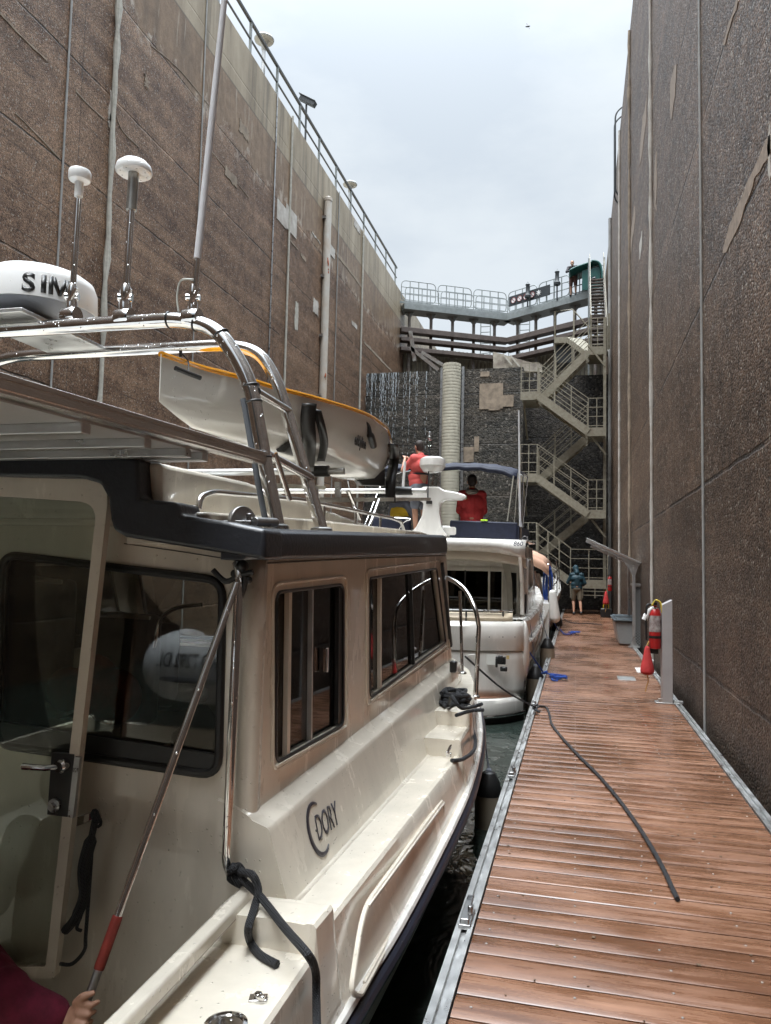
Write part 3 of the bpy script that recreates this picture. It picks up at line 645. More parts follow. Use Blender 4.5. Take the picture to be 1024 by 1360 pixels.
# shrouded signals
for px, py0, py1, lab in ((701,397,374,'closed dark shade on a pole by the black sign'),(740,380,357,'closed dark shade on a pole nearer the leaning person')):
    yb = 36.3 if px < 720 else 35.6; t_ = PY(px,py1,yb); o_ = thing('furled_shade', lab, 'parasol', (t_.x,yb,ZD), 'dark furled shades on the gate walkway'); b_ = PY(px,py0,yb); h = t_.z-b_.z
    q = MB(); q.tube([(t_.x,yb,ZD),(t_.x,yb,b_.z)], .035, 8); q.build('pole', DARKP, o_)
    q = MB(); q.lathe([(.04,0),(.15,.05),(.16,.16),(.10,.25),(.09,h*.75),(.12,h*.82),(.05,h*.9),(.01,h)], (t_.x,yb,b_.z), n=12); q.build('shade', DARKP, o_)
# green control shelter
hx = thing('control_shelter', 'dark green control booth with curved roof at the right gate end', 'booth', (.55,34.9,ZD))
a_, b_ = PY(770,395,34.6), PY(797,395,34.6); x0, x1 = a_.x+.1, b_.x; zt = PY(785,350,34.6).z
q = MB(); q.panel([(x0,34.5,ZD),(x1,34.5,ZD),(x1,34.5,zt-.2),(x0,34.5,zt-.35)], [[(x0+.25,34.5,zt-1.05),(x1-.2,34.5,zt-.95),(x1-.2,34.5,zt-.62),(x0+.25,34.5,zt-.75)]], (0,.08,0)); q.build('wall', GREENP, hx); q = MB(); q.panel([(x0,35.7,ZD),(x1,35.7,ZD),(x1,35.7,zt-.2),(x0,35.7,zt-.35)], [[(x0+.25,35.7,zt-1.05),(x1-.2,35.7,zt-.95),(x1-.2,35.7,zt-.62),(x0+.25,35.7,zt-.75)]], (0,.08,0)); q.build('wall', GREENP, hx)
q = MB(); P = [(x0-.55,zt-.35),(x0-.2,zt-.2),(x0+.4,zt-.03),(x1-.35,zt+.02),(x1-.1,zt-.05),(x1+.04,zt-.3),(x1+.08,zt-.8),(x1+.08,zt-1.6)]
P = smoothpath([(x,0,z) for x,_,z in [(p_[0],0,p_[1]) for p_ in P]], 4); q.grid([[Vector((p_.x,34.3,p_.z)) for p_ in P],[Vector((p_.x,35.9,p_.z)) for p_ in P]]); q.build('roof', GREENP, hx, solid=.07)
# ------------------------------------------------------------------ downstream gate behind the camera (only seen in reflections)
q = MB(); q.box(((XL+XR)/2,-27,6),(XR-XL,1,17)); tag(q.build('downstream_gate', WD), 'dark lock gate closing the chamber behind the dock', 'wall')
# ------------------------------------------------------------------ floating dock
dock = thing('floating_dock', 'wet brown composite plank floating dock with aluminium edges', 'dock', (.33,0,0))
D0, D1 = -.398, 1.085
def deckmat():
    M = bpy.data.materials.new('wet_composite_boards'); M.use_nodes = True; t = M.node_tree; N = t.nodes; L = t.links; b = N['Principled BSDF']
    g = N.new('ShaderNodeTexCoord'); mp_ = N.new('ShaderNodeMapping'); mp_.inputs['Scale'].default_value = (1.1,14,1); L.new(g.outputs['Object'], mp_.inputs[0])
    n = N.new('ShaderNodeTexNoise'); n.inputs['Scale'].default_value = 2.; n.inputs['Detail'].default_value = 8; n.inputs['Roughness'].default_value = .65; L.new(mp_.outputs[0], n.inputs['Vector'])
    n3 = N.new('ShaderNodeTexNoise'); n3.inputs['Scale'].default_value = 1.3; n3.inputs['Detail'].default_value = 7; n3.inputs['Roughness'].default_value = .6; L.new(g.outputs['Object'], n3.inputs['Vector'])
    geo = N.new('ShaderNodeNewGeometry'); r0 = N.new('ShaderNodeValToRGB'); L.new(geo.outputs['Random Per Island'], r0.inputs[0])
    r0.color_ramp.elements[0].color = (.172,.084,.046,1); r0.color_ramp.elements[1].color = (.245,.127,.073,1)
    r = N.new('ShaderNodeValToRGB'); L.new(n.outputs['Fac'], r.inputs[0]); r.color_ramp.elements[0].position = .36; r.color_ramp.elements[0].color = (.66,.58,.54,1); r.color_ramp.elements[1].position = .66; r.color_ramp.elements[1].color = (1.15,1.12,1.12,1)
    m_ = N.new('ShaderNodeMixRGB'); m_.blend_type = 'MULTIPLY'; m_.inputs[0].default_value = 1; L.new(r0.outputs[0], m_.inputs[1]); L.new(r.outputs[0], m_.inputs[2]); 
    rg = N.new('ShaderNodeValToRGB'); rg.color_ramp.elements[0].position = .38; rg.color_ramp.elements[0].color = (.76,.74,.73,1); rg.color_ramp.elements[1].position = .62; rg.color_ramp.elements[1].color = (1.08,1.06,1.04,1); L.new(n3.outputs['Fac'], rg.inputs[0])
    m2 = N.new('ShaderNodeMixRGB'); m2.blend_type = 'MULTIPLY'; m2.inputs[0].default_value = 1; L.new(m_.outputs[0], m2.inputs[1]); L.new(rg.outputs[0], m2.inputs[2]); L.new(m2.outputs[0], b.inputs['Base Color'])
    # puddles: very smooth where water stands, damp sheen elsewhere
    ad = N.new('ShaderNodeMath'); ad.operation = 'MULTIPLY_ADD'; ad.inputs[1].default_value = .55; L.new(n.outputs['Fac'], ad.inputs[0])
    ml = N.new('ShaderNodeMath'); ml.operation = 'MULTIPLY'; ml.inputs[1].default_value = .45; L.new(n3.outputs['Fac'], ml.inputs[0]); L.new(ml.outputs[0], ad.inputs[2])
    mr_ = N.new('ShaderNodeMapRange'); mr_.inputs['From Min'].default_value = .42; mr_.inputs['From Max'].default_value = .58; mr_.inputs['To Min'].default_value = .08; mr_.inputs['To Max'].default_value = .46
    L.new(ad.outputs[0], mr_.inputs[0]); L.new(mr_.outputs[0], b.inputs['Roughness']); b.inputs['Specular IOR Level'].default_value = .6; b.inputs['Coat Weight'].default_value = .45; L.new(mr_.outputs[0], b.inputs['Coat Roughness'])
    w1 = N.new('ShaderNodeMapping'); w1.inputs['Scale'].default_value = (.8,9,1); L.new(g.outputs['Object'], w1.inputs[0])
    n4 = N.new('ShaderNodeTexNoise'); n4.inputs['Scale'].default_value = 3.; n4.inputs['Detail'].default_value = 5; L.new(w1.outputs[0], n4.inputs['Vector'])
    bp = N.new('ShaderNodeBump'); bp.inputs['Strength'].default_value = .35; bp.inputs['Distance'].default_value = .006; L.new(n4.outputs['Fac'], bp.inputs['Height'])
    n5 = N.new('ShaderNodeTexNoise'); n5.inputs['Scale'].default_value = 60; w2 = N.new('ShaderNodeMapping'); w2.inputs['Scale'].default_value = (.25,1.5,1); L.new(g.outputs['Object'], w2.inputs[0]); L.new(w2.outputs[0], n5.inputs['Vector'])
    b2 = N.new('ShaderNodeBump'); b2.inputs['Strength'].default_value = .25; b2.inputs['Distance'].default_value = .002; L.new(n5.outputs['Fac'], b2.inputs['Height']); L.new(bp.outputs[0], b2.inputs['Normal'])
    L.new(b2.outputs[0], b.inputs['Normal']); return M
DKM = deckmat(); q = MB(); random.seed(2); yy = -6.; scr = MB()
while yy < 31.2:
    bw = .140; ty = random.uniform(-.0006,.0006); sag = random.uniform(-.0008,.0012)
    rows = []
    for f_, dz in ((0,-.024),(0,-.003),(.05,0),(.5,sag-.0014),(.95,0),(1,-.003),(1,-.024)):
        rows.append([Vector((lerp(D0,D1,i/6), yy+bw*f_, dz+ty*(f_-.5)*2)) for i in range(7)])
    q.grid(rows)
    if yy < 14:
        for sx in (D0+.06, D0+.4, (D0+D1)/2+random.uniform(-.02,.02), D1-.42, D1-.06):
            if random.random() < .75: scr.lathe([(.0055,0),(.0045,.0012)], (sx, yy+bw/2+random.uniform(-.02,.02), .0005), n=8)
    yy += bw+.0085
q.build('decking', DKM, dock, sharp=25); tag(scr.build('screws', mat('screw',(.55,.52,.5),.3,.8), dock), kind='stuff')
q = MB(); q.box(((D0+D1)/2,12.6,-.16),(D1-D0+.1,37.2,.20)); q.build('frame', DARKP, dock)
for k in range(12):
    q = MB(); q.box(((D0+D1)/2,-4+k*3.1,-.4),(D1-D0-.1,2.5,.3)); q.build('float', BLACKP, dock, bevel=.04)
for sg, x_ in ((-1,D0-.006),(1,D1+.006)):
    q = MB(); prof = [(0,-.10),(0,.010),(.020,.010),(.020,-.012),(.045,-.012),(.045,.006),(.072,.006),(.072,-.10)]
    q.prism([(x_+sg*a_, -6, b_) for a_, b_ in prof], (0,37.2,0)); q.build('edge_rail', ALU, dock)
for yy in (3.3,5.65,8.55,12.2,17.):
    q = MB(); x_ = D0-.04; q.box((x_,yy,.012),(.05,.16,.02)).box((x_,yy-.06,.03),(.035,.035,.03)).box((x_-.01,yy+.1,.02),(.03,.22,.012)); q.lathe([(.012,0),(.012,.035)],(x_+.01,yy+.03,.02),n=8)
    q.build('cleat', STEEL, dock, bevel=.004)
for (px0,py0,px1,py1) in ((843,887,870,894),(819,898,845,904)):
    a_, b_ = PZ(px0,py0,.002), PZ(px1,py1,.002); q = MB(); q.box(((a_.x+b_.x)/2,(a_.y+b_.y)/2,.004),(abs(b_.x-a_.x),abs(a_.y-b_.y)+.05,.006)); q.build('hatch_plate', ALU if px0 < 830 else WHITEP, dock, bevel=.002)
# leaves and grit trodden on the boards
q = MB(); random.seed(12)
for k in range(120):
    x_, y_ = random.uniform(D0+.05,D1-.05), 2.6+random.random()**1.5*14; s_ = random.uniform(.004,.013); an = random.uniform(0,6.3)
    q.prism([(x_+math.cos(an+j*1.6)*s_*random.uniform(.5,1.2), y_+math.sin(an+j*1.6)*s_, .0012) for j in range(4)], (0,0,.0015))
tag(q.build('leaf_litter', mat('litter',(.09,.055,.03),.7)), 'tiny leaf scraps and grit scattered over the wet dock boards', 'litter', kind='stuff')
# ================================================================== NEAR CRUISER
bt = thing('cabin_cruiser', 'cream cabin cruiser with black roof trim and steel arch, the nearest boat', 'boat', (-2.0,2.5,-.4))
N_ = SN.normalized(); CX = -2.32      # centre line
def mir(p): return Vector((2*CX-p[0], p[1], p[2]))
def mirs(P): return [mir(p) for p in P]
# --- side panels with window openings
outer = [PS(352,735), PS(592,722), PS(600,876), PS(336,1086)]
w1 = roundpoly([PS(366,787), PS(456,776), PS(456,962), PS(366,1014)], .05)
w2 = roundpoly([PS(491,768), PS(580,755), PS(592,853), PS(491,927)], [.02,.03,.03,.05])
q = MB(); q.panel(outer, [w1, w2], -N_*.045); q.build('cabin_side', CREAM, bt, bevel=.004)
wp = roundpoly([mir(PS(372,790)), mir(PS(578,757)), mir(PS(586,868)), mir(PS(372,1010))], .08)
q = MB(); q.panel(mirs(outer), [wp], Vector((.045,0,0))); q.build('cabin_side', CREAM, bt)
# moulded rings round the windows
def ring(P, r, nm='window_trim', mt=CREAM, off=N_*.003, par=bt):
    q = MB(); q.tube([p+off for p in P], r, 8, closed=True); return q.build(nm, mt, par)
ring(roundpoly([PS(361,776), PS(460,765), PS(460,968), PS(361,1025)], .06), .006)
ring(roundpoly([PS(486,757), PS(586,744), PS(597,860), PS(486,938)], .05), .006)
def window(P, hole, mirror=False, fr=.007):
    P2 = mirs(hole) if mirror else hole
    f = ring(P2, fr, 'window_frame', BLACKR, Vector((0,0,0)))
    q = MB(); q.prism([p - N_*(.028*(1 if not mirror else -1)) for p in P2], N_*(.004 if not mirror else -.004)); q.build('pane', GLASS, f)
    return f
wf1 = window(None, w1); wf2 = window(None, w2); window(None, mirs(wp), True)
for (xa, ya, xb, yb, wd, mt, par) in ((383,784,380,1004,.028,CREAM,wf1),(450,780,449,960,.05,BLACKR,wf1),(413,783,411,982,.014,ALU,wf1),(504,768,504,918,.022,CREAM,wf2),(545,762,549,884,.012,BLACKR,wf2)):
    q = MB(); q.bar(PS(xa,ya,-.012), PS(xb,yb,-.012), .02, wd, N_.cross(Vector((0,0,1)))); q.build('mullion', mt, par)
q = MB(); q.bar(PS(433,860,-.002),PS(433,892,-.002),.02,.02); q.build('latch', CHROME, wf1, bevel=.003)
# sills running under the windows
for (a_, b_) in (((366,1018),(458,966)),((492,931),(593,858))):
    q = MB(); q.bar(PS(*a_,.004), PS(*b_,.004), .016,.012); q.build('window_sill', CREAM, bt, bevel=.003)
# --- ledge below the windows and the lower flared side
LA, LB = PS(334,1088), PS(602,876)
def side_x(y): return -1.08 + .035*(y-2.5)
def ledge(y): t_ = (y-LA.y)/(LB.y-LA.y); return lerp(LA.z, LB.z, t_)
rows = []; YS = [2.48+ i*.18 for i in range(21)]
DZ = lambda y: .335 + .012*(y-2.5)
for y in YS:
    x0 = side_x(y); zl = ledge(y); zd = DZ(y); ndx = .085*max(0.,1-max(0,y-5.2)/1.)
    xb = x0 + ndx + .07
    rows.append([Vector((x0-.03,y,zl+.03)), Vector((x0+.003,y,zl+.012)), Vector((x0+.012,y,zl+.002)), Vector((x0+.066,y,zl-.016)), Vector((x0+.073,y,zl-.022)), Vector((x0+.076,y,zl-.035)), Vector((lerp(x0+.076,xb-.01,.5),y,lerp(zl-.035,zd+.03,.5))), Vector((xb-.01,y,zd+.03)), Vector((xb,y,zd+.008)), Vector((xb+.03,y,zd-.001))])
q = MB(); q.grid(rows); q.prism([p+Vector((0,-.002,0)) for p in rows[0]]+[Vector((-1.2,2.478,.30)),Vector((-1.2,2.478,.66))], (0,.03,0)); q.build('cabin_flare', CREAM, bt, sharp=40, solid=.01)
q = MB(); q.grid([mirs(r_) for r_ in rows]); q.build('cabin_flare', CREAM, bt, sharp=50, solid=.01)
# --- hull outline (rub rail): y, x, z
RB = [(-.2,-.80,.0),(1.2,-.755,.0),(2.45,-.70,.02),(2.97,-.655,.05),(3.78,-.615,.10),(4.57,-.600,.15),(5.43,-.645,.20),(6.06,-.72,.26),(6.64,-.84,.32),(7.2,-1.05,.38),(7.7,-1.40,.44),(8.0,-1.80,.47),(8.05,CX,.48)]
def rbx(y):
    for (a_, b_) in zip(RB, RB[1:]):
        if a_[0] <= y <= b_[0]:
            t_ = (y-a_[0])/(b_[0]-a_[0]); return lerp(a_[1],b_[1],t_), lerp(a_[2],b_[2],t_)
    return RB[-1][1], RB[-1][2]
RBs = smoothpath([Vector((x,y,z)) for y,x,z in RB], 5)
# hull below the rail
rows = []
for p_ in RBs:
    hw = p_.x - CX; k = max(0, min(1, (p_.y-5.0)/3.1)); r_ = []
    for f_, dz in ((1.0,0),(.985,-.10),(.965,-.16),(.97,-.20),(.93,-.34),(.88,-.50),(.6,-.70),(0,-.8)):
        ff = 1-(1-f_)*(1+2.0*k); r_.append(Vector((CX+hw*max(ff,0), p_.y-.02*k, p_.z+dz*(1+.25*k))))
    rows.append(r_)
HULLD = mat('hull_gelcoat', (.62,.57,.50), .28, var=.25, vscale=2.5, vstretch=(1,1,3), coat=.4)
q = MB(); q.grid(rows); q.grid([mirs(r_) for r_ in rows]); q.build('hull', HULLD, bt, sharp=50)
q = MB(); off_ = Vector((.012,0,0)); q.tube([p+off_ for p in RBs]+[mir(p+off_) for p in RBs[::-1]], .027, 10); q.build('rub_rail', NAVYR, bt)
q = MB(); q.tube([p+Vector((-.005,0,.042)) for p in RBs]+[mir(p+Vector((-.005,0,.042))) for p in RBs[::-1]], .020, 8); q.build('rail_bead', WHITE, bt)
# transom
q = MB(); q.box((CX,-.2,-.25),(2.4,.06,1.0)); q.build('transom', CREAM, bt)
# --- topside between rail and deck edge, side deck, foredeck: one moulded deck
rows = []; YD = sorted([1.0+i*.06 for i in range(117)]+[2.266,2.274,2.416,2.424,4.546,4.554,4.946,4.954,2.397,2.403])
def deck_profile(y):
    rx, rz = rbx(y)
    inner = side_x(y)+.10 if y < 5.6 else lerp(side_x(5.6)+.10, CX, min(1,(y-5.6)/2.4))
    if y < 2.27: zt = .30
    elif y < 2.42: zt = .385
    elif y < 4.55: zt = DZ(y)
    elif y < 4.95: zt = .46
    else: zt = .55+.03*(y-5)
    return rx, rz, inner, zt
for i, y in enumerate(YD):
    rx, rz, inn, zt = deck_profile(y)
    edge = min(rx-.035, lerp(-.765, -.66, min(1,max(0,(y-2.2)/2.3)))) if y < 5.2 else rx-.05
    inn = min(inn, edge-.05)
    if y < 2.40: inn = -1.045
    lip = .014 if 2.42 < y < 4.55 else .004
    rows.append([Vector((inn-.05,y,zt+.002 if y>2.4 else zt)), Vector((inn,y,zt)), Vector((lerp(inn,edge,.5),y,zt+.004)), Vector((edge-.035,y,zt)), Vector((edge-.026,y,zt+lip)), Vector((edge-.008,y,zt+lip)), Vector((edge,y,zt+lip-.010)), Vector((lerp(edge,rx,.25),y,lerp(zt,rz,.35))), Vector((lerp(edge,rx,.6),y,lerp(zt,rz,.75))), Vector((rx,y,rz+.03))])
def sep_rows(rows, ys, cuts):   # sharp steps: duplicate station on both sides of each cut
    out = []
    for i, r_ in enumerate(rows):
        out.append(r_)
    return out
q = MB(); q.grid(rows); q.grid([mirs(r_) for r_ in rows]); q.build('deck', CREAM, bt, sharp=28, solid=.008)
# foredeck centre
q = MB(); fr = []
for y in [5.5+i*.2 for i in range(13)]:
    rx, rz, inn, zt = deck_profile(y); fr.append([Vector((lerp(inn-.04, 2*CX-inn+.04, j/8), y, zt+.004+.06*math.sin(math.pi*j/8))) for j in range(9)])
q.grid(fr); q.build('foredeck', CREAM, bt)
# cockpit coaming inner face and cockpit sole
q = MB(); q.box((-1.055,1.15,.06),(.03,2.65,.47)); q.box((2*CX+1.055,1.15,.06),(.03,2.65,.47)); q.build('coaming', CREAM, bt, bevel=.008)
q = MB(); q.box((CX,1.2,-.2),(2.0,2.8,.04)); q.build('cockpit_sole', CREAMIN, bt)
q = MB(); q.bar((-1.045,2.42,.395),(-1.045,-.1,.345),.05,.05); q.build('coaming_cap', CREAM, bt, bevel=.012)
# moulded recessed panel on the topside
def TP(px, py): # topside surface: plane through the deck edge leaning out to the rail
    return onplane(px, py, (1,-.03,.16), (-.700,2.6,.20))
PP = [TP(586,1063), TP(480,1207), TP(463,1318), TP(476,1322), TP(590,1112)]
ring(roundpoly(PP, [.03,.10,.04,.02,.03]), .010, 'panel_bead', CREAM, Vector((.006,0,0)))
q = MB(); q.bar(TP(586,1066)+Vector((.01,0,0)), TP(484,1203)+Vector((.01,0,0)), .022, .014); q.bar(TP(588,1114)+Vector((.004,0,0)), TP(482,1305)+Vector((.004,0,0)), .012, .012); q.build('panel_lip', CREAM, bt, bevel=.004)
# --- aft bulkhead
YB_ = 2.5
bo = [PY(-60,600,YB_), PY(160,700,YB_), PY(350,735,YB_), PY(336,1205,YB_), PY(336,1420,YB_), Vector((2*CX+1.08,YB_,-.2)), Vector((2*CX+1.08,YB_,1.5))]
bo = [Vector((p.x,YB_,p.z)) for p in bo]
hole = roundpoly([PY(4,736,YB_), PY(297,771,YB_), PY(291,1030,YB_), PY(-4,988,YB_)], .07)
hole_port = [mir(p) for p in hole]; 
x_in = [p.x for p in hole]
doorhole = [Vector((-2.31,YB_,-.14)),Vector((-2.31,YB_,1.72)),Vector((-2.72,YB_,1.72)),Vector((-2.72,YB_,-.14))]
il = min(range(len(hole)), key=lambda i: hole[i].x); ir = max(range(len(hole)), key=lambda i: hole[i].x); nh = len(hole)
ch1 = [hole[(il+k) % nh] for k in range((ir-il) % nh + 1)]; ch2 = [hole[(ir+k) % nh] for k in range((il-ir) % nh + 1)]
upc, loc_ = (ch1, ch2[::-1]) if sum(p.z for p in ch1)/len(ch1) > sum(p.z for p in ch2)/len(ch2) else (ch2[::-1], ch1)   # both run left to right
xr_b = -1.086
Lo = [Vector((bo[5].x,YB_,hole[il].z)), Vector((bo[5].x,YB_,-.2)), Vector((xr_b,YB_,-.2)), Vector((xr_b,YB_,hole[ir].z))]
Hi = [Vector((xr_b,YB_,hole[ir].z)), Vector((xr_b,YB_,bo[2].z)), bo[1], bo[0], Vector((bo[5].x,YB_,1.5)), Vector((bo[5].x,YB_,hole[il].z))]
q = MB(); q.panel(Lo+loc_[::-1], [], (0,.04,0)); bulk = q.build('bulkhead', CREAM, bt); q = MB(); q.panel(Hi+upc, [], (0,.04,0)); q.build('bulkhead', CREAM, bt)
wfa = ring(hole, .016, 'window_frame', BLACKR, Vector((0,-.004,0)))
q = MB(); lo = roundpoly([PY(-4,958,YB_-.003), PY(291,1003,YB_-.003), PY(291,1030,YB_-.003), PY(-4,988,YB_-.003)], .03); q.prism([Vector((p.x,YB_-.004,p.z)) for p in lo], (0,.02,0)); q.build('lower_band', BLACKR, wfa)
q = MB(); q.prism([p+Vector((0,.02,0)) for p in hole], (0,.004,0)); q.build('pane', GLASS, wfa)
# soft rounded corner between bulkhead and side
q = MB(); rws = []
for z_, (px_, pyy) in ((1.5,(352,735)),(1.2,(347,840)),(.9,(342,950)),(.6,(337,1088)),(.33,(331,1200))):
    c_ = Vector((-1.08,2.5,z_)); rws.append([c_+Vector((-.06,-.004,0)), c_+Vector((-.03,-.006,0)), c_+Vector((-.010,-.003,0)), c_+Vector((.001,.008,0)), c_+Vector((.005,.025,0)), c_+Vector((.003,.06,0))])
q.grid(rws); q.build('corner_mould', CREAM, bt, sharp=80, solid=.004)
# --- open door: framed glass with lock, swung in front of the window
YDR = 2.38
dr = [PY(-120,618,YDR), PY(146,638,YDR), PY(72,1300,YDR), PY(-160,1300,YDR)]
di = [PY(-110,652,YDR), PY(129,668,YDR), PY(60,1292,YDR), PY(-150,1292,YDR)]
q = MB(); q.panel(roundpoly(dr,[.02,.09,.01,.01]), [roundpoly([di[0],di[1],di[2]+Vector((0,0,.02)),di[3]+Vector((0,0,.02))],[.01,.07,.01,.01])], (0,.03,0)); door = q.build('door', CREAM, bt, bevel=.003)
q = MB(); q.prism([p+Vector((0,.012,0)) for p in roundpoly(di,[.01,.07,.01,.01])], (0,.005,0)); q.build('pane', GLASSD, door)
q = MB(); q.prism([PY(x,y,YDR-.004) for x,y in ((68,1000),(98,1002),(92,1086),(62,1082))], (0,.02,0)); q.build('lock_plate', BLACKP, door, bevel=.003)
q = MB(); h0 = PY(80,1018,YDR-.03); q.lathe([(.024,-.03),(.024,.004),(.018,.012)], h0, (0,-1,0), 16); q.tube([h0, PY(60,1020,YDR-.05), PY(30,1018,YDR-.05)], [.010,.010,.011], 10); q.build('handle', CHROME, door)
q = MB(); q.lathe([(.024,-.03),(.024,.004),(.012,.006),(.012,.02)], PY(72,1070,YDR-.01), (0,-1,0), 16); q.build('keyhole', STEEL, door)
q = MB(); q.bar(PY(104,1005,YDR-.003),PY(95,1085,YDR-.003),.014,.022); q.build('strike', STEEL, door)
# latch on the bulkhead with the tied black cord
q = MB(); q.bar(PY(100,1092,2.44), PY(132,1080,2.44), .02,.03); q.build('latch', CHROME, bt, bevel=.004)
q = MB(); q.tube(smoothpath([PY(128,1080,2.42),PY(122,1110,2.40),PY(112,1150,2.40),PY(112,1190,2.40),PY(98,1222,2.40),PY(86,1236,2.40)],5),[.012]*6+[.022]*8+[.02]*5+[.016]*7,8)
q.tube(smoothpath([PY(124,1095,2.41),PY(120,1160,2.41),PY(114,1240,2.41),PY(112,1262,2.41),PY(96,1280,2.40),PY(80,1280,2.40)],5),.0065,8)
q.tube(smoothpath([PY(112,1190,2.41),PY(108,1215,2.40),PY(102,1232,2.40),PY(108,1236,2.40)],5),.006,8)
for a_ in range(3): q.tube([PY(126+4*math.cos(t_)+a_*2,1082+a_*5+6*math.sin(t_),2.41) for t_ in [i*.7 for i in range(9)]],.006,7,closed=True)
tag(q.build('cord', ROPEB), 'knotted black cord hanging from the chrome latch beside the open door', 'cord')
# --- roof: black padded rim (aft face + sides), deck, raised centre
YR_ = 2.34
aft = [(-60,588),(182,608),(184,662),(236,667),(240,684),(300,692),(352,703),(352,744),(165,713),(150,704),(146,690),(143,662),(132,642),(108,635),(-60,631)]
q = MB(); q.prism([PY(x,y,YR_) for x,y in aft], (0,.16,0)); q.build('roof_trim', BLACKC, bt, bevel=.014)
ZR0 = PY(350,703,YR_).z
rm = []
E0, E1 = PS(350,745,.02), PS(592,737,.02); E0.y = YR_+.012
for sgn in (1,-1):
    q = MB(); rows = []
    for i in range(13):
        t_ = i/12; b_ = lerp(E0, E1, t_); hgt_ = lerp(.112,.150,t_); b_ = Vector((b_.x, b_.y, b_.z))
        pr = [(-.10,.0),(-.005,0),(.008,.012),(.012,.05),(.004,hgt_-.02),(-.02,hgt_-.002),(-.10,hgt_)]
        if i in (0,): pr = [(a_*.9-.01,c_) for a_,c_ in pr]
        r_ = [b_+Vector((a_,0,c_)) for a_,c_ in pr]; rows.append(r_ if sgn > 0 else mirs(r_))
    q.grid(rows, close=True); q.f.append(tuple(range(7))); q.f.append(tuple(range(84,91))); q.build('roof_trim', BLACKC, bt, bevel=.004, sharp=50)
q = MB(); q.lathe([(.0,-.0),(.062,.0),(.064,.002)], (0,0,-9), n=6)
for fx_ in (lambda P: P, mirs):
    q = MB(); q.prism(fx_([E0+Vector((-.09,.12,.10)), E1+Vector((-.09,0,.14)), Vector((-1.6,E1.y,E1.z+.14)), Vector((-1.6,E0.y+.12,E0.z+.10))]), (0,0,-.05)); q.build('roof', CREAM, bt, bevel=.008)
q = MB(); q.prism([E1+Vector((.0,-.05,.0)), E1+Vector((.0,.0,.10)), mir(E1+Vector((.0,.0,.10))), mir(E1+Vector((.0,-.05,.0)))], (0,.1,0)); q.build('roof_trim', BLACKC, bt, bevel=.02)
# raised centre with stepped side
xr = -1.44
q = MB(); pr = [PX(213,614,xr), PX(330,640,xr), PX(490,697,xr), PX(500,712,xr), PX(213,690,xr)]
q.prism([Vector((xr,p.y,p.z)) for p in pr], (2*(CX-xr),0,0)); q.build('raised_roof', CREAM, bt, bevel=.02)
q = MB(); pr2 = [PX(275,680,-1.27), PX(420,690,-1.27), PX(560,706,-1.27), PX(590,716,-1.27), PX(275,700,-1.27)]
q.prism([Vector((-1.27,p.y,p.z)) for p in pr2], (2*(CX+1.27),0,0)); q.build('roof_step', CREAM, bt, bevel=.012)
q = MB(); q.prism([PY(183,609,2.36),PY(213,613,2.50),PY(216,664,2.50),PY(183,663,2.36)], (-.05,.02,0)); q.build('roof_trim', BLACKC, bt, bevel=.01)
# grab rail on the roof side
def chrome(name, pts, r, par=bt, n=12, mt=None): q = MB(); q.tube(pts, r, n); return q.build(name, mt or CHROME, par)
xg = -1.38
chrome('grab_rail', bent([PX(263,676,xg), PX(266,660,xg), PX(282,653,xg), PX(400,664,xg), PX(520,688,xg), PX(533,693,xg), PX(537,706,xg)], .06), .013)
for px, py in ((430,672),(472,680),(505,686)): chrome('rail_leg', [PX(px,py,xg), PX(px,py+26,xg)], .009)
# --- corner handrail with rope, boat pole
chrome('handrail', bent([PY(314,748,2.42), PY(318,762,2.40), PY(300,1145,2.40), PY(306,1160,2.44)], .05), .0155)
q = MB()
for c_, r_ in (((322,752),.022),((312,762),.016),((330,770),.014)): q.ball(PY(*c_,2.41), (r_,r_,r_), 10)
q.tube(smoothpath([PY(283,757,2.42),PY(300,772,2.42),PY(318,764,2.40),PY(336,760,2.40)],4),.010,8); q.tube(smoothpath([PY(322,756,2.40),PY(326,775,2.40),PY(318,800,2.41)],4),.008,8)
q.build('rubber_clip', BLACKR, bt)
pole = thing('boat_pole', 'steel boat pole with red taped grip leaning beside the cabin door', 'boat hook', PY(110,1345,1.95))
pa, pb = PY(303,806,2.36), PY(108,1352,1.94)
def pl_(t_): return lerp(pa, pb, t_)
chrome('shaft', [pa+ (pa-pb)*.07, pl_(.80), ], .0125, pole); chrome('grip_end', [pl_(.9), pl_(1.0)], .0125, pole, mt=STEEL)
q = MB(); q.tube([pl_(.785), pl_(.79), pl_(.895), pl_(.9)], [.0145,.0155,.0155,.0145], 12); q.build('red_tape', mat('red_tape',(.26,.03,.02),.55,var=.3,vscale=40), pole)
# --- arch and hardtop frame
Y1, Y2 = 2.90, 3.42
def archpts(pts, Y): 
    P = [PY(x,y,Y) for x,y in pts]; full = P + [mir(p) for p in P[::-1]]; return full
h1 = archpts([(367,697),(352,620),(331,500),(288,436),(240,424)], Y1); h2 = archpts([(427,702),(400,610),(368,505),(344,466),(300,458)], Y2)
chrome('arch_hoop', bent(h1, .14, 8), .0335, bt, 18); chrome('arch_hoop', bent(h2, .14, 8), .030, bt, 18)
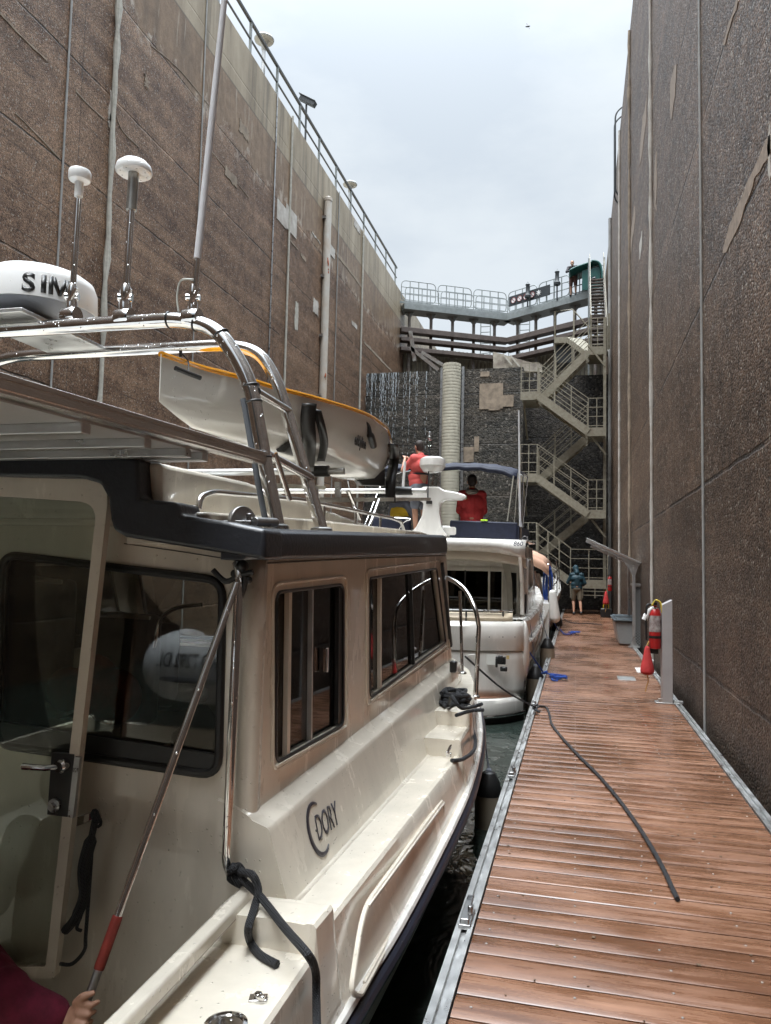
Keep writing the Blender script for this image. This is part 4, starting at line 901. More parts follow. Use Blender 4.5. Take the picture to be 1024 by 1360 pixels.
# black strap laid along the front hoop
q = MB(); q.tube([p+Vector((-.038,-.012,-.004)) for p in bent(h1, .16, 8)[:12]], .014, 8); q.build('cable_sleeve', mat('grey_sleeve',(.09,.10,.115),.5), bt)
for (a0,b0),(a1,b1) in (((341,520),(383,545)),((352,602),(410,632))): chrome('arch_rung', [PY(a0,b0,Y1), PY(a1,b1,Y2)], .019)
for (x_, y_) in ((335,512),(345,532),(352,608),(292,446),(262,425),(225,423)):
    p_ = PY(x_,y_,Y1); q = MB()
    for a_, b_ in zip(h1, h1[1:]):
        pass
    cand = []
    for a_, b_ in zip(h1, h1[1:]):
        c_ = a_+(b_-a_)*max(0,min(1,(p_-a_).dot(b_-a_)/(b_-a_).length_squared)); cand.append(((c_-p_).length, (b_-a_).normalized(), c_))
    best = min(cand, key=lambda t_: t_[0])
    q.lathe([(.036,-.004),(.038,0),(.036,.004)], best[2], best[1], 20); q.build('zip_tie', BLACKR, bt)
# foot plates and hinged clamp
for x_, y_, Y_ in ((367,698,Y1),(427,702,Y2)):
    q = MB(); p_ = PY(x_,y_,Y_); q.lathe([(.052,-.015),(.052,0),(.04,.006)], p_, n=20); q.build('foot_plate', STEEL, bt)
q = MB(); c_ = PY(322,694,2.62); q.lathe([(.062,-.012),(.062,.012)], c_, (1,-.5,.1), 24); q.build('hinge_disc', STEEL, bt, bevel=.004)
q = MB(); q.tube([PY(338,693,2.6),PY(366,694,2.75)], .018, 12); q.tube([PY(331,682,2.6),PY(331,701,2.6)], .012, 10); q.box(PY(315,697,2.6), (.13,.05,.03)); q.build('hinge_clamp', STEEL, bt, bevel=.003)
# cockpit hardtop frame: thick ribbed starboard beam plus panel with tracks
xb0 = -1.245
f0, f1 = PX(0,512,xb0), PX(345,608,xb0); dv = (f1-f0).normalized(); f0 = f1 - dv*2.3; f1 = f1 + dv*.02
q = MB(); prof = [(.0,.024),(.012,.027),(.024,.022),(.024,.012),(.018,.010),(.018,.004),(.024,.002),(.024,-.012),(.018,-.014),(.018,-.020),(.010,-.026),(-.02,-.026),(-.02,.024)]
q.grid([[p + Vector((a_,0,b_)) for a_,b_ in prof] for p in (f0, f1)], close=True); q.f.append(tuple(range(13))); q.f.append(tuple(range(13,26))); hb = q.build('hardtop_beam', ALU.copy() if False else mat('beam_steel',(.74,.70,.66),.27,1.,var=.12,vscale=6,drops=True), bt)
chrome('hardtop_tube', [f1-dv*.02+Vector((0,0,.01)), PY(352,602,Y1), PY(412,634,Y2)], .021)
TRK = mat('hardtop_panel',(.55,.55,.54),.45,.3,var=.15,vscale=3)
q = MB(); z0 = f1.z-.035; x1_ = 2*CX-xb0
q.prism([(xb0-.02,f0.y,f0.z-.03),(xb0-.02,2.45,lerp(f0.z,f1.z,(2.45-f0.y)/(f1.y-f0.y))-.03),(x1_,2.45,lerp(f0.z,f1.z,(2.45-f0.y)/(f1.y-f0.y))-.03),(x1_,f0.y,f0.z-.03)], (0,0,.012)); q.build('hardtop_panel', TRK, bt)
for k, yk in enumerate((.95,1.35,1.75,2.05,2.3,2.42)):
    zk = lerp(f0.z,f1.z,(yk-f0.y)/(f1.y-f0.y))-.045; q = MB(); q.bar((xb0-.02,yk,zk),(x1_,yk,zk),.04,.03); q.build('cross_track', ALU, bt, bevel=.004)
chrome('hardtop_brace', [PY(365,602,2.95), PY(385,664,3.05)], .012)
# front face of cabin: windscreen panes slanting
ws0, ws1 = E1+Vector((-.03,-.02,.0)), PS(596,868)
wsb0, wsb1 = mir(ws0), mir(ws1); fr_ = []
q = MB(); n_ = 3
def wsp(u, v_): return lerp(lerp(ws1, wsb1, u), lerp(ws0, wsb0, u), v_)+Vector((0,.30*math.sin(math.pi*u)*.3,0))
P_o = [wsp(0,0),wsp(0,1),wsp(1,1),wsp(1,0)]
holes = [[lerp(lerp(ws1,wsb1,a_),lerp(ws0,wsb0,a_),v_) for a_, v_ in ((u0,.04),(u0,.92),(u1,.92),(u1,.04))] for u0,u1 in ((.04,.31),(.35,.65),(.69,.96))]
q.panel([lerp(lerp(ws1,wsb1,u),lerp(ws0,wsb0,u),v_) for u,v_ in ((0,0),(0,1),(1,1),(1,0))], holes, (0,.03,0)); q.build('windscreen_frame', CREAM, bt)
for h_ in holes:
    f_ = ring(roundpoly(h_,.03), .014, 'window_frame', BLACKR, Vector((0,0,0))); q = MB(); q.prism(h_, (0,.005,0)); q.build('pane', GLASS, f_)
q = MB(); q.bar(PS(586,748,.004), PS(598,858,.004), .03,.035, N_); q.build('corner_pillar', BLACKR, bt, bevel=.004)
q = MB(); q.prism([PS(600,872),PS(602,880),mir(PS(602,880)),mir(PS(600,872))],(0,.02,-.25)); q.build('cabin_front', CREAM, bt)
# --- interior
INT = mat('grey_interior',(.34,.32,.28),.8,var=.2,vscale=6); DSK = mat('dark_seat',(.035,.035,.04),.7,var=.3,vscale=8)
q = MB(); q.box((CX,4.1,-.1),(1.85,3.1,.05)); q.build('cabin_sole', INT, bt)
q = MB(); q.box((CX,5.25,.45),(1.8,.5,.75)); q.box((-1.35,4.6,.42),(.45,.9,.7)); q.build('dashboard', INT, bt, bevel=.03)
for k_ in range(2):
    s0 = PY(55,768,3.6) if k_ == 0 else PY(172,815,4.2); q = MB(); q.box((s0.x, 3.6+.6*k_, s0.z-.33), (.40,.13,.66)); q.build('seat_back', mat('grey_seat',(.16,.17,.19),.5,var=.4,vscale=6), bt, bevel=.04); q = MB(); q.tube([(s0.x-.19,3.52+.6*k_,s0.z-.01),(s0.x,3.50+.6*k_,s0.z-.0),(s0.x+.19,3.52+.6*k_,s0.z-.015)],[.012,.02,.012],8); q.build('seat_cover', WHITEP, bt)
for x_, y_, mt in ((-2.75,4.6,DSK),(-1.55,4.3,INT)):
    q = MB(); q.box((x_,y_,.80),(.40,.12,.55)); q.box((x_,y_+.22,.55),(.46,.46,.12)); q.build('helm_seat', mt, bt, bevel=.05)
q = MB(); q.box((-2.7,3.0,.62),(.5,.85,.1)).box((-1.42,2.95,.70),(.5,.75,.04)).box((-1.42,2.95,.35),(.5,.75,.66)); q.build('galley_counter', CREAMIN, bt, bevel=.01)
chrome('table_rail', bent([PY(205,860,3.3),PY(212,820,3.3),PY(235,806,3.3),PY(268,803,3.3)],.08), .010)
chrome('wiper_arm', [PS(497,770,-.4), PS(520,835,-.5)], .006)
rj = MB(); random.seed(4); 
rj.ball(PY(150,925,2.85),(.13,.10,.12),14); rj.ball(PY(128,905,2.9),(.10,.08,.12),12); rj.ball(PY(90,915,2.9),(.09,.09,.1),12)
tag(rj.build('folded_jacket', mat('rust_jacket',(.20,.035,.025),.9,var=.4,vscale=20,bump=.6,bscale=20), voxel=.02), 'rust red jacket heaped inside the cabin behind the door window', 'jacket')
bk = MB(); bk.ball(PY(265,965,2.72),(.07,.07,.09),12).box(PY(265,990,2.72),(.2,.12,.12)); tag(bk.build('bag', DSK, voxel=.015), 'small black bag on the galley counter at the window corner', 'bag')
fl = MB(); fl.lathe([(.004,.0),(.03,-.02),(.032,-.16),(.05,-.24),(.02,-.26)], PS(518,838,-.06), n=12); fl = tag(fl.build('float_bag', REDF), 'small red cloth bag hanging inside the forward side window', 'bag'); 
q = MB(); q.tube([PS(520,868,-.06),PS(521,888,-.06)], .005, 6); q.build('cord', ROPEY, fl)
# --- screws, sealant seams and scuffs on the cabin
SCW = mat('screw_steel', (.45,.44,.42), .3, .9)
n_ = SN.normalized()
for pts in ([(363,800),(362,850),(362,900),(362,950),(362,1000),(385,1008),(415,991),(445,974),(459,940),(460,880),(460,820),(440,771),(410,774),(380,779)],[(487,780),(487,830),(487,880),(487,920),(510,924),(540,906),(570,885),(592,850),(520,758),(555,752)]):
    for x_, y_ in pts: q = MB(); q.lathe([(.0045,0),(.0035,.0018)], PS(x_,y_,.0), n_, 8); q.build('screw', SCW, bt)
SEAL = mat('sealant', (.10,.09,.075), .7)
q = MB(); q.tube([Vector((p.x,YB_-.001,p.z)) for p in [PY(x_,y_,YB_) for x_,y_ in ((165,722),(230,731),(300,742),(340,749))]], .0022, 6); q.build('seam_line', SEAL, bt)
q = MB(); q.tube([PS(352,748,.001), PS(470,742,.001), PS(592,738,.001)], .0035, 6); q.build('seam_line', SEAL, bt)
# --- lettering
lt = MB(); LC = mat('logo_grey',(.045,.04,.05),.35)
o1, o2 = (422,1115), (452,1080)
def flx(y, z):
    x0, zl, zd = side_x(y), ledge(y), DZ(y); t_ = (zl-.035-z)/(zl-.035-zd-.03); return x0+.076+.069*t_
FN_ = Vector((1,-.035,.34)).normalized()
def FS(px, py):
    p = onplane(px, py, FN_, (flx(3.0,.48),3.0,.48)); return p
a_, b_, c_ = FS(421,1117), FS(452,1090), FS(424,1085); xd_, yd_ = (b_-a_), (c_-a_); hh_ = yd_.length
lt.text('DORY', hh_*1.32, a_, xd_, Vector((0,0,1)), .004, shear=.25, warp=(lambda x,y,h: a_ + xd_.normalized()*x*.62 + Vector((0,.02,1)).normalized()*y*.92 + Vector((h,0,0)))); 
# big sweeping C
C0 = FS(420,1100); P = []
rX, rZ = (FS(433,1100)-FS(408,1100)).length*.5, (FS(415,1070)-FS(415,1131)).length*.52
cc = FS(421,1100); hx_ = xd_.normalized()
for i in range(23):
    an = math.radians(62+ i*245/22); P.append(cc + hx_*(math.cos(an)*rX) + Vector((0,.0,1))*(math.sin(an)*rZ) + Vector((.004 - .10*math.sin(an)*0,0,0)))
def onface(p): # push point to the flare plane
    return p
lt.tube([onface(p) for p in P], [.003+.009*math.sin(math.pi*i/22)**1.2 for i in range(23)], 8); lt.ball(onface(FS(418,1103)), (.003,.004,.004), 8)
lt.v = [Vector((flx(v.y,v.z)+.0075+(.001 if i%2 else 0), v.y, v.z)) for i, v in enumerate(lt.v)]
lt.build('lettering', LC, bt, solid=.002)
# --- small deck fittings
def D(px, py, z): return PZ(px, py, z)
q = MB(); p_ = D(343,1327,.306); q.box(p_, (.05,.035,.012), Matrix.Rotation(.3,3,'Z')); q.lathe([(.012,0),(.012,.012),(.006,.014)], p_+Vector((.0,.0,.004)), n=12); q.box(p_+Vector((.012,-.01,.012)), (.02,.014,.012)); q.build('deck_latch', CHROME, bt, bevel=.003)
q = MB(); p_ = D(300,1362,.304); q.lathe([(.055,0),(.055,.006),(.045,.010),(.043,.004),(.005,.004)], p_, n=28); q.build('rod_holder', CHROME, bt)
q = MB(); p_ = D(596,1005,.40); q.box(p_+Vector((0,0,.012)), (.03,.03,.024)); q.tube([p_+Vector((-.0,-.07,.035)), p_+Vector((0,.07,.045))], .009, 10); q.build('cleat', CHROME, bt, bevel=.003)
q = MB(); q.box(PS(597,885,.06)+Vector((.03,.0,0)), (.05,.07,.085)); q.build('nav_light', BLACKP, bt, bevel=.012)
# bow pulpit
YP = 5.55
P = [PY(588,768,YP), PY(612,782,YP), PY(630,806,YP), PY(636,832,YP), PY(632,925,YP)]
P1 = smoothpath([Vector((-1.35,6.6,1.45)), P[0]+Vector((-.02,.3,0)), P[1]+Vector((0,.15,0)), P[2], P[3]], 6)+[P[4]]
chrome('pulpit_rail', P1, .0165, bt, 14)
chrome('pulpit_leg', [PY(611,785,5.75), PY(614,894,5.75)], .0115)
for x_, y_, Y_ in ((632,925,YP),(614,894,5.75)):
    q = MB(); q.lathe([(.032,-.004),(.032,.006),(.02,.014)], PY(x_,y_,Y_), n=16); q.build('rail_base', CHROME, bt)
# ================================================================== GEAR ON THE ARCH (each can be lifted away)
def knuckle(q, p, s_=1.):
    q.lathe([(.022*s_,-.04),(.024*s_,0),(.018*s_,.02),(.022*s_,.04),(.020*s_,.07),(.013*s_,.09)], p, n=14); q.lathe([(.016*s_,-.03),(.016*s_,.03)], p+Vector((0,0,.03)), (1,.3,0), 12); q.bar(p+Vector((.0,-.02,.0)), p+Vector((.045,-.03,.055)), .008,.014)
    q.lathe([(.040,-.035),(.042,-.03),(.042,.03),(.040,.035)], p+Vector((0,0,-.062)), (1,0,0), 18)
ga = 'aerials standing on the polished arch'
a1t, a1b = PY(106,234,2.95), PY(95,408,2.95); o_ = thing('gps_antenna', 'smaller white mushroom aerial on a steel tube, left one on the arch', 'antenna', a1b, ga); ax = (a1t-a1b)
q = MB(); knuckle(q, a1b+Vector((0,0,.02)), 1.1); q.build('swivel_mount', CHROME, o_); chrome('tube', [a1b+ax*.12, a1b+ax*.82], .0145, o_)
q = MB(); q.lathe([(.015,-.10),(.019,-.098),(.019,-.03),(.046,-.022),(.050,-.014),(.050,.018),(.046,.026),(.02,.031),(.003,.032)], a1t, ax, 28); q.build('dome', WHITEP, o_)
a2t, a2b = PY(178,224,2.90), PY(166,410,2.90); o_ = thing('satellite_antenna', 'larger white mushroom aerial on a steel tube, right one on the arch', 'antenna', a2b, ga); ax = (a2t-a2b)
q = MB(); knuckle(q, a2b+Vector((0,0,.02)), 1.2); q.build('swivel_mount', CHROME, o_); chrome('tube', [a2b+ax*.10, a2b+ax*.74], .0150, o_); chrome('collar', [a2b+ax*.70, a2b+ax*.985], .0235, o_, mt=mat('satin_steel',(.42,.42,.40),.35,.8,var=.3,vscale=20))
q = MB(); q.lathe([(.02,-.020),(.070,-.026),(.078,-.020),(.080,-.010),(.074,.012),(.055,.030),(.03,.038),(.003,.041)], a2t, ax, 32); d_ = q.build('dome', WHITEP, o_)
q = MB(); dd = ax.normalized(); u_ = dd.orthogonal().normalized(); v_ = dd.cross(u_)
for k in range(8): an = k*math.pi/4; q.lathe([(.004,-.0005),(.004,.0015)], a2t-dd*.0245+(u_*math.cos(an)+v_*math.sin(an))*.058, dd, 8)
q.build('screws', STEEL, d_)
a3b, a3t = PY(256,404,2.9), PY(300,-20,2.9); o_ = thing('whip_antenna', 'long white whip aerial leaning up past the left wall top', 'antenna', a3b, ga); ax = a3t-a3b
q = MB(); knuckle(q, a3b+Vector((0,0,-.0)), .9); q.build('swivel_mount', CHROME, o_); chrome('ferrule', [a3b+ax*.02, a3b+ax*.15], .0130, o_); q = MB(); q.tube([a3b+ax*.14, a3b+ax*.5, a3b+ax*1.0, a3b+ax*1.9], [.0165,.0155,.0135,.009], 12); q.build('whip', mat('whip_white',(.62,.62,.64),.4,var=.08,vscale=9), o_)
q = MB(); q.tube(smoothpath([a3b+Vector((.01,-.02,.10)),a3b+Vector((-.05,-.02,.10)),a3b+Vector((-.065,-.02,.03)),a3b+Vector((-.055,-.02,-.035))],5), .0045, 6); q.build('coax_cable', mat('grey_coax',(.42,.42,.38),.5), o_)
# radar dome with lettering
rc = Vector((-2.545,3.10,2.712)); rR = .272; o_ = thing('radar_dome', 'big white radar dome with large black letters, at the left end of the arch', 'radar', rc+Vector((0,0,-.1)))
q = MB(); q.lathe([(.02,.165),(.12,.158),(.21,.138),(.252,.110),(.268,.07),(rR,-.02),(rR,-.04)], rc, n=64); q.build('dome', WHITEP, o_)
q = MB(); q.lathe([(rR-.004,-.042),(rR-.03,-.062),(.18,-.10),(.10,-.12)], rc, n=48); q.build('dome_base', mat('radar_base',(.28,.29,.32),.5), o_)
q = MB(); q.box(rc+Vector((0,-.0,-.135)), (.34,.62,.02)); q.build('mount_plate', ALU, o_, bevel=.004)
th0 = math.atan2((PY(28,390,2.85)-rc).y, (PY(28,390,2.85)-rc).x)
def rw_(x, y, h):
    an = th0 + x/rR; zz = -.022 + y; rr = rR + .0015 - max(0, zz-(-.02))*.06; return rc + Vector((rr*math.cos(an), rr*math.sin(an), zz))
q = MB(); q.text('S', .120, rc, (1,0,0), (0,0,1), 0, warp=rw_, bold=.0045)
def glyph(pts): q.add([rw_(x_, y_, 0) for x_, y_ in pts], [tuple(range(len(pts)))])
glyph([(.080,0),(.102,0),(.102,.085),(.080,.085)])
glyph([(.112,0),(.132,0),(.132,.085),(.112,.085)]); glyph([(.190,0),(.210,0),(.210,.085),(.190,.085)]); glyph([(.132,.085),(.132,.050),(.154,.0),(.161,.0),(.161,.030),(.142,.085)]); glyph([(.190,.085),(.190,.050),(.168,.0),(.161,.0),(.161,.030),(.180,.085)])
q.build('lettering', BLACKP, o_, solid=.001)
# ================================================================== KAYAKS ON THE ROOF RACK
def kayak(name, label, A_, B_, beam, hull_mt, deckmt, stations, deckrise=.05, grp=None):
    o_ = thing(name, label, 'kayak', (A_+B_)/2, grp); ax = (B_-A_); L_ = ax.length; ax.normalize(); sd = ax.cross(Vector((0,0,1))).normalized()
    H, Dk, Tr = [], [], []
    for t_, top, bot, hw in stations:
        c_ = A_ + ax*(t_*L_); hw = hw*beam/2; c_ = Vector((c_.x,c_.y,0))
        H.append([c_+sd*(hw*a_)+Vector((0,0,lerp(top,bot,f_))) for a_, f_ in ((1,0),(1.0,.25),(.93,.5),(.74,.78),(.4,.94),(0,1.0),(-.4,.94),(-.74,.78),(-.93,.5),(-1,.25),(-1,0))])
        dr_ = deckrise*min(1,hw/.15)
        Dk.append([c_+sd*(hw*a_)+Vector((0,0,top+dr_*b_)) for a_, b_ in ((1.0,0),(.7,.6),(.3,.95),(0,1),(-.3,.95),(-.7,.6),(-1.0,0))])
        Tr.append((c_+sd*hw+Vector((0,0,top)), c_-sd*hw+Vector((0,0,top))))
    q = MB(); q.grid(H); q.f.append(tuple(range(11))); q.f.append(tuple(range(len(H)*11-11,len(H)*11))); q.build('hull', hull_mt, o_, sharp=60)
    q = MB(); q.grid(Dk); q.build('deck', deckmt, o_, sharp=60)
    q = MB(); q.tube(smoothpath([t_[0] for t_ in Tr],3), .013, 8); q.tube(smoothpath([t_[1] for t_ in Tr],3), .013, 8); q.build('deck_seam', deckmt, o_)
    return o_, H, sd, ax
def bez(v0, v1, t): return lerp(v0, v1, t)
KA, KB = Vector((-1.80,2.95,0)), Vector((-1.55,6.3,0)); KL = (KB-KA).length
# silhouette rows sampled from the place: top line and keel line heights along the boat
def kz(px, py): # height of pixel on the vertical plane through the kayak axis shifted to its near side
    n = Vector((1, -(KB.x-KA.x)/(KB.y-KA.y), 0)); return onplane(px, py, n, KA+Vector((.0,0,0)))
tops = [kz(*p) for p in ((214,470),(260,492),(320,517),(388,538),(440,553),(490,572),(517,600))]
bots = [kz(*p) for p in ((227,545),(246,566),(330,592),(400,618),(450,636),(490,640),(513,618))]
def interp(P, y):
    P = sorted(P, key=lambda p_: p_.y)
    if y <= P[0].y: return P[0].z
    for a_, b_ in zip(P, P[1:]):
        if a_.y <= y <= b_.y: return lerp(a_.z, b_.z, (y-a_.y)/(b_.y-a_.y))
    return P[-1].z
y0k, y1k = tops[0].y, tops[-1].y; print('kayak y', y0k, y1k, [round(p.z,2) for p in tops], [round(p.z,2) for p in bots])
KA = KA + (KB-KA)*((y0k-KA.y)/(KB.y-KA.y)); KB = KA + (KB-KA)*((y1k-KA.y)/(KB.y-KA.y))
stn = []
for i in range(25):
    t_ = i/24; y_ = lerp(y0k, y1k, t_); hw = max(.01, (math.sin(math.pi*min(1,max(0,t_*.96+.02)))**.88)*min(1,(t_/.14)**.6)); tp, bt_ = interp(tops, y_), interp(bots, y_)
    if t_ < .02: bt_ = bt_ + .02
    if t_ > .93: bt_ = lerp(bt_, tp-.06, (t_-.93)/.07)
    stn.append((t_, tp, bt_, hw))
KW = mat('kayak_white', (.70,.69,.66), .16, var=.06, vscale=2, coat=.6, drops=True)
ky, KH, ksd, kax = kayak('kayak', 'white kayak with orange deck edge strapped on the roof rack', KA, KB, .56, KW, ORANGE, stn)
def kside(px, py, d=.0):   # point on near hull side of the kayak
    r_ = ray(px,py); best = None
    for row in KH:
        for p in row[:6]:
            v_ = p-CAM; t_ = v_.dot(r_)/r_.length_squared; e_ = (v_-r_*t_).length
            if best is None or e_ < best[0]: best = (e_, p)
    n = Vector((1,-(KB.x-KA.x)/(KB.y-KA.y),0)); return onplane(px,py,n,best[1]+ksd*d)
q = MB(); a_ = kside(233,489,.03); b_ = kside(266,502,.03); q.tube([a_,b_],[.011,.011],10); q.tube(smoothpath([lerp(a_,b_,.5),kside(250,480,.02),kside(242,470,.01)],4),.004,6); q.tube([kside(240,474,.0),kside(240,466,.0)],.008,8); q.build('toggle_handle', BLACKR, ky)
q = MB(); P = [kside(388,530,.0)+Vector((-.1,0,.03)), kside(430,535,0)+Vector((-.15,0,.04)), kside(460,548,.0)+Vector((-.12,0,.05)), kside(487,566,0)+Vector((-.02,0,.03)), kside(492,578,.02), kside(496,592,.03)]
q.tube(smoothpath(P,5), [.016]*20+[.026]*6, 10); q.build('bungee', BLACKR, ky)
q = MB(); o0 = kside(470,590,.02); q.text('eddyline', .10, (0,0,0), (0,1,0), (0,0,1), 0, shear=.2, bold=.004, warp=(lambda x,y,h: o0 + (kside(495,599,.02)-kside(470,588,.02)).normalized()*x*.78 + Vector((0,0,1))*y + ksd*.004)); q.build('lettering', BLACKP, ky, solid=.002)
KA2, KB2 = Vector((-2.55,2.75,0)), Vector((-2.35,5.3,0)); st2 = []
for i in range(17):
    t_ = i/16; hw = max(.05, math.sin(math.pi*min(1,t_*.92+.04))**.7); st2.append((t_, 2.00+.03*abs(t_-.5), 2.00-.20*math.sin(math.pi*min(1,t_*.9+.05))**.5-.02, hw))
kayak('kayak', 'second white kayak lying low on the far side of the roof', KA2, KB2, .55, KW, KW, st2)
# rack bars, cradles, straps
rk = thing('roof_rack', 'pale square rack bars with black foam pads carrying the kayaks', 'roof rack', (-1.7,4.6,1.75))
def rackbar(px0, py0, px1, py1, Y, foam):
    a_, b_ = PY(px0,py0,Y), PY(px1,py1,Y); L_ = Vector((-2.9, Y, a_.z)); q = MB(); q.tube([L_, Vector((b_.x,Y,a_.z))], .022, 12); q.build('bar', ALU, rk); f_ = MB(); f_.tube([Vector((lerp(a_.x,b_.x,.1)-.02,Y,a_.z)), Vector((lerp(a_.x,b_.x,.55),Y,a_.z))], [.036,.036], 12); f_.build('foam_pad', BLACKR, rk)
rackbar(412,626,457,630,4.55,1); rackbar(525,652,566,656,6.15,1)
q = MB(); q.bar(PX(412,664,-1.48), PX(570,663,-1.40), .03,.03); q.bar(PX(365,645,-1.9), PX(430,648,-1.9),.03,.03); q.build('side_bar', LIME, rk)
for px, py, pb_ in ((418,646,668),(449,640,665)): q = MB(); q.bar(PX(px,py,-1.47), PX(px,pb_,-1.47), .035,.035); q.build('post', ALU, rk)
q = MB(); q.tube([PX(462,652,-1.42), PX(478,690,-1.38)], .014, 8); q.build('leg', CHROME, rk)
q = MB(); q.tube([PX(503,664,-1.42), PX(490,700,-1.40)], .012, 8); q.build('leg', CHROME, rk)
for name, label, pts, wd in (('strap','wide black strap hanging down the middle of the orange edged kayak',[(404,536),(402,560),(404,590),(402,625)],.075),
                         ('strap','black strap wrapped on the orange edged kayak just left of the wide one',[(414,545),(421,570),(424,590),(420,612)],.045),
                         ('strap','black tie-down strap at the far end of the orange edged kayak',[(517,590),(519,610),(514,640),(514,668)],.075)):
    P = [kside(x,y,.035) for x,y in pts]; q = MB(); q.grid([[p+Vector((-wd/2+.03,-wd*.2,0)), p+Vector((.034,-.01,0)), p+Vector((wd/2+.03,wd*.2,0))] for p in smoothpath(P,4)]); tag(q.build(name, BLACKR, solid=.008), label, 'strap', 'straps holding the kayak')
for pts, lab in (([(376,596),(392,588),(402,592),(398,606),(378,600)],'black cradle under the middle of the orange edged kayak'),([(477,638),(500,632),(512,618),(512,646),(482,645)],'black cradle under the far end of the orange edged kayak')):
    P = [kside(x,y,.02) for x,y in pts]; q = MB(); q.prism(P, (-.05,0,0)); tag(q.build('kayak_cradle', BLACKR, bevel=.01), lab, 'kayak cradle', 'kayak cradles')
# ================================================================== INFLATABLE TENDER behind the cruiser (mirrored in the cabin window)
tn = thing('inflatable_dinghy', 'grey inflatable dinghy with black hull number carried at the stern', 'dinghy', (-2.6,-.4,.9))
DG = mat('dinghy_grey',(.66,.68,.70),.4,var=.1,vscale=4)
q = MB(); P = smoothpath([(-3.12,-.75,.68),(-3.04,-.42,.68),(-2.85,-.26,.68),(-2.3,-.25,.68),(-1.9,-.35,.68),(-1.8,-.9,.68)],6); q.tube(P, .25, 20); q.build('tube', DG, tn)
q = MB(); q.tube([p+Vector((0,.245,-.05)) for p in P[4:20]], .02, 8); q.build('rub_strake', GREYF, tn)
q = MB(); q.text('MD 7292 DL', .15, (-2.1,-.0,1.08), (-1,0,0), (0,-.1,1), .0, warp=(lambda x,y,h: Vector((-2.47-x*.62, -.247+.256*math.cos((y+.04)/.25), .68+.256*math.sin((y+.04)/.25)))), bold=.002); q.build('hull_number', BLACKP, tn, solid=.002)
# ================================================================== PEOPLE
def skeleton(base, ang, H, over=None):
    """joints of a standing figure of height H on base, facing ang (0 = +Y), as a dict of world points"""
    rot = Matrix.Rotation(ang, 3, 'Z'); s = H/1.75; b = Vector(base)
    J = dict(head=(0,.02,1.635),neck=(0,-.005,1.49),chest=(0,-.01,1.28),waist=(0,0,1.08),pelvis=(0,-.005,.94),
             shL=(-.17,-.01,1.41),shR=(.17,-.01,1.41),elL=(-.25,-.03,1.13),elR=(.25,-.03,1.13),wrL=(-.27,.05,.89),wrR=(.27,.05,.89),
             hiL=(-.095,0,.90),hiR=(.095,0,.90),knL=(-.11,.02,.50),knR=(.11,.02,.50),anL=(-.11,-.02,.09),anR=(.11,-.02,.09),toL=(-.13,.17,.03),toR=(.13,.17,.03))
    if over: J.update(over)
    return {k: b + rot @ (Vector(v)*s) for k, v in J.items()}, rot, s
def hand(q, w_, d_, s, side, curl=.5, palm=None):
    d_ = d_.normalized(); u_ = (palm or d_.orthogonal()).normalized(); u_ = (u_-d_*u_.dot(d_)).normalized(); v_ = d_.cross(u_)*side
    c_ = w_ + d_*.045*s; q.cap(w_, c_+d_*.03*s, .024*s, .034*s, 10)
    for i, ln in enumerate((.062,.072,.068,.052)):
        r0 = c_ + d_*.035*s + v_*((i-1.5)*.019*s); k1 = r0 + (d_*(1-curl*.5)+u_*curl*.8)*ln*.5*s; k2 = k1 + (d_*(1-curl*1.4)+u_*curl*1.3)*ln*.5*s
        q.cap(r0, k1, .0095*s, .009*s, 8); q.cap(k1, k2, .009*s, .0075*s, 8)
    t0 = c_ - d_*.01*s - v_*.028*s; t1 = t0 - v_*.025*s + d_*.03*s + u_*.01*s; q.cap(t0, t1, .012*s, .010*s, 8); q.cap(t1, t1+d_*.028*s+u_*.012*s, .010*s, .008*s, 8)
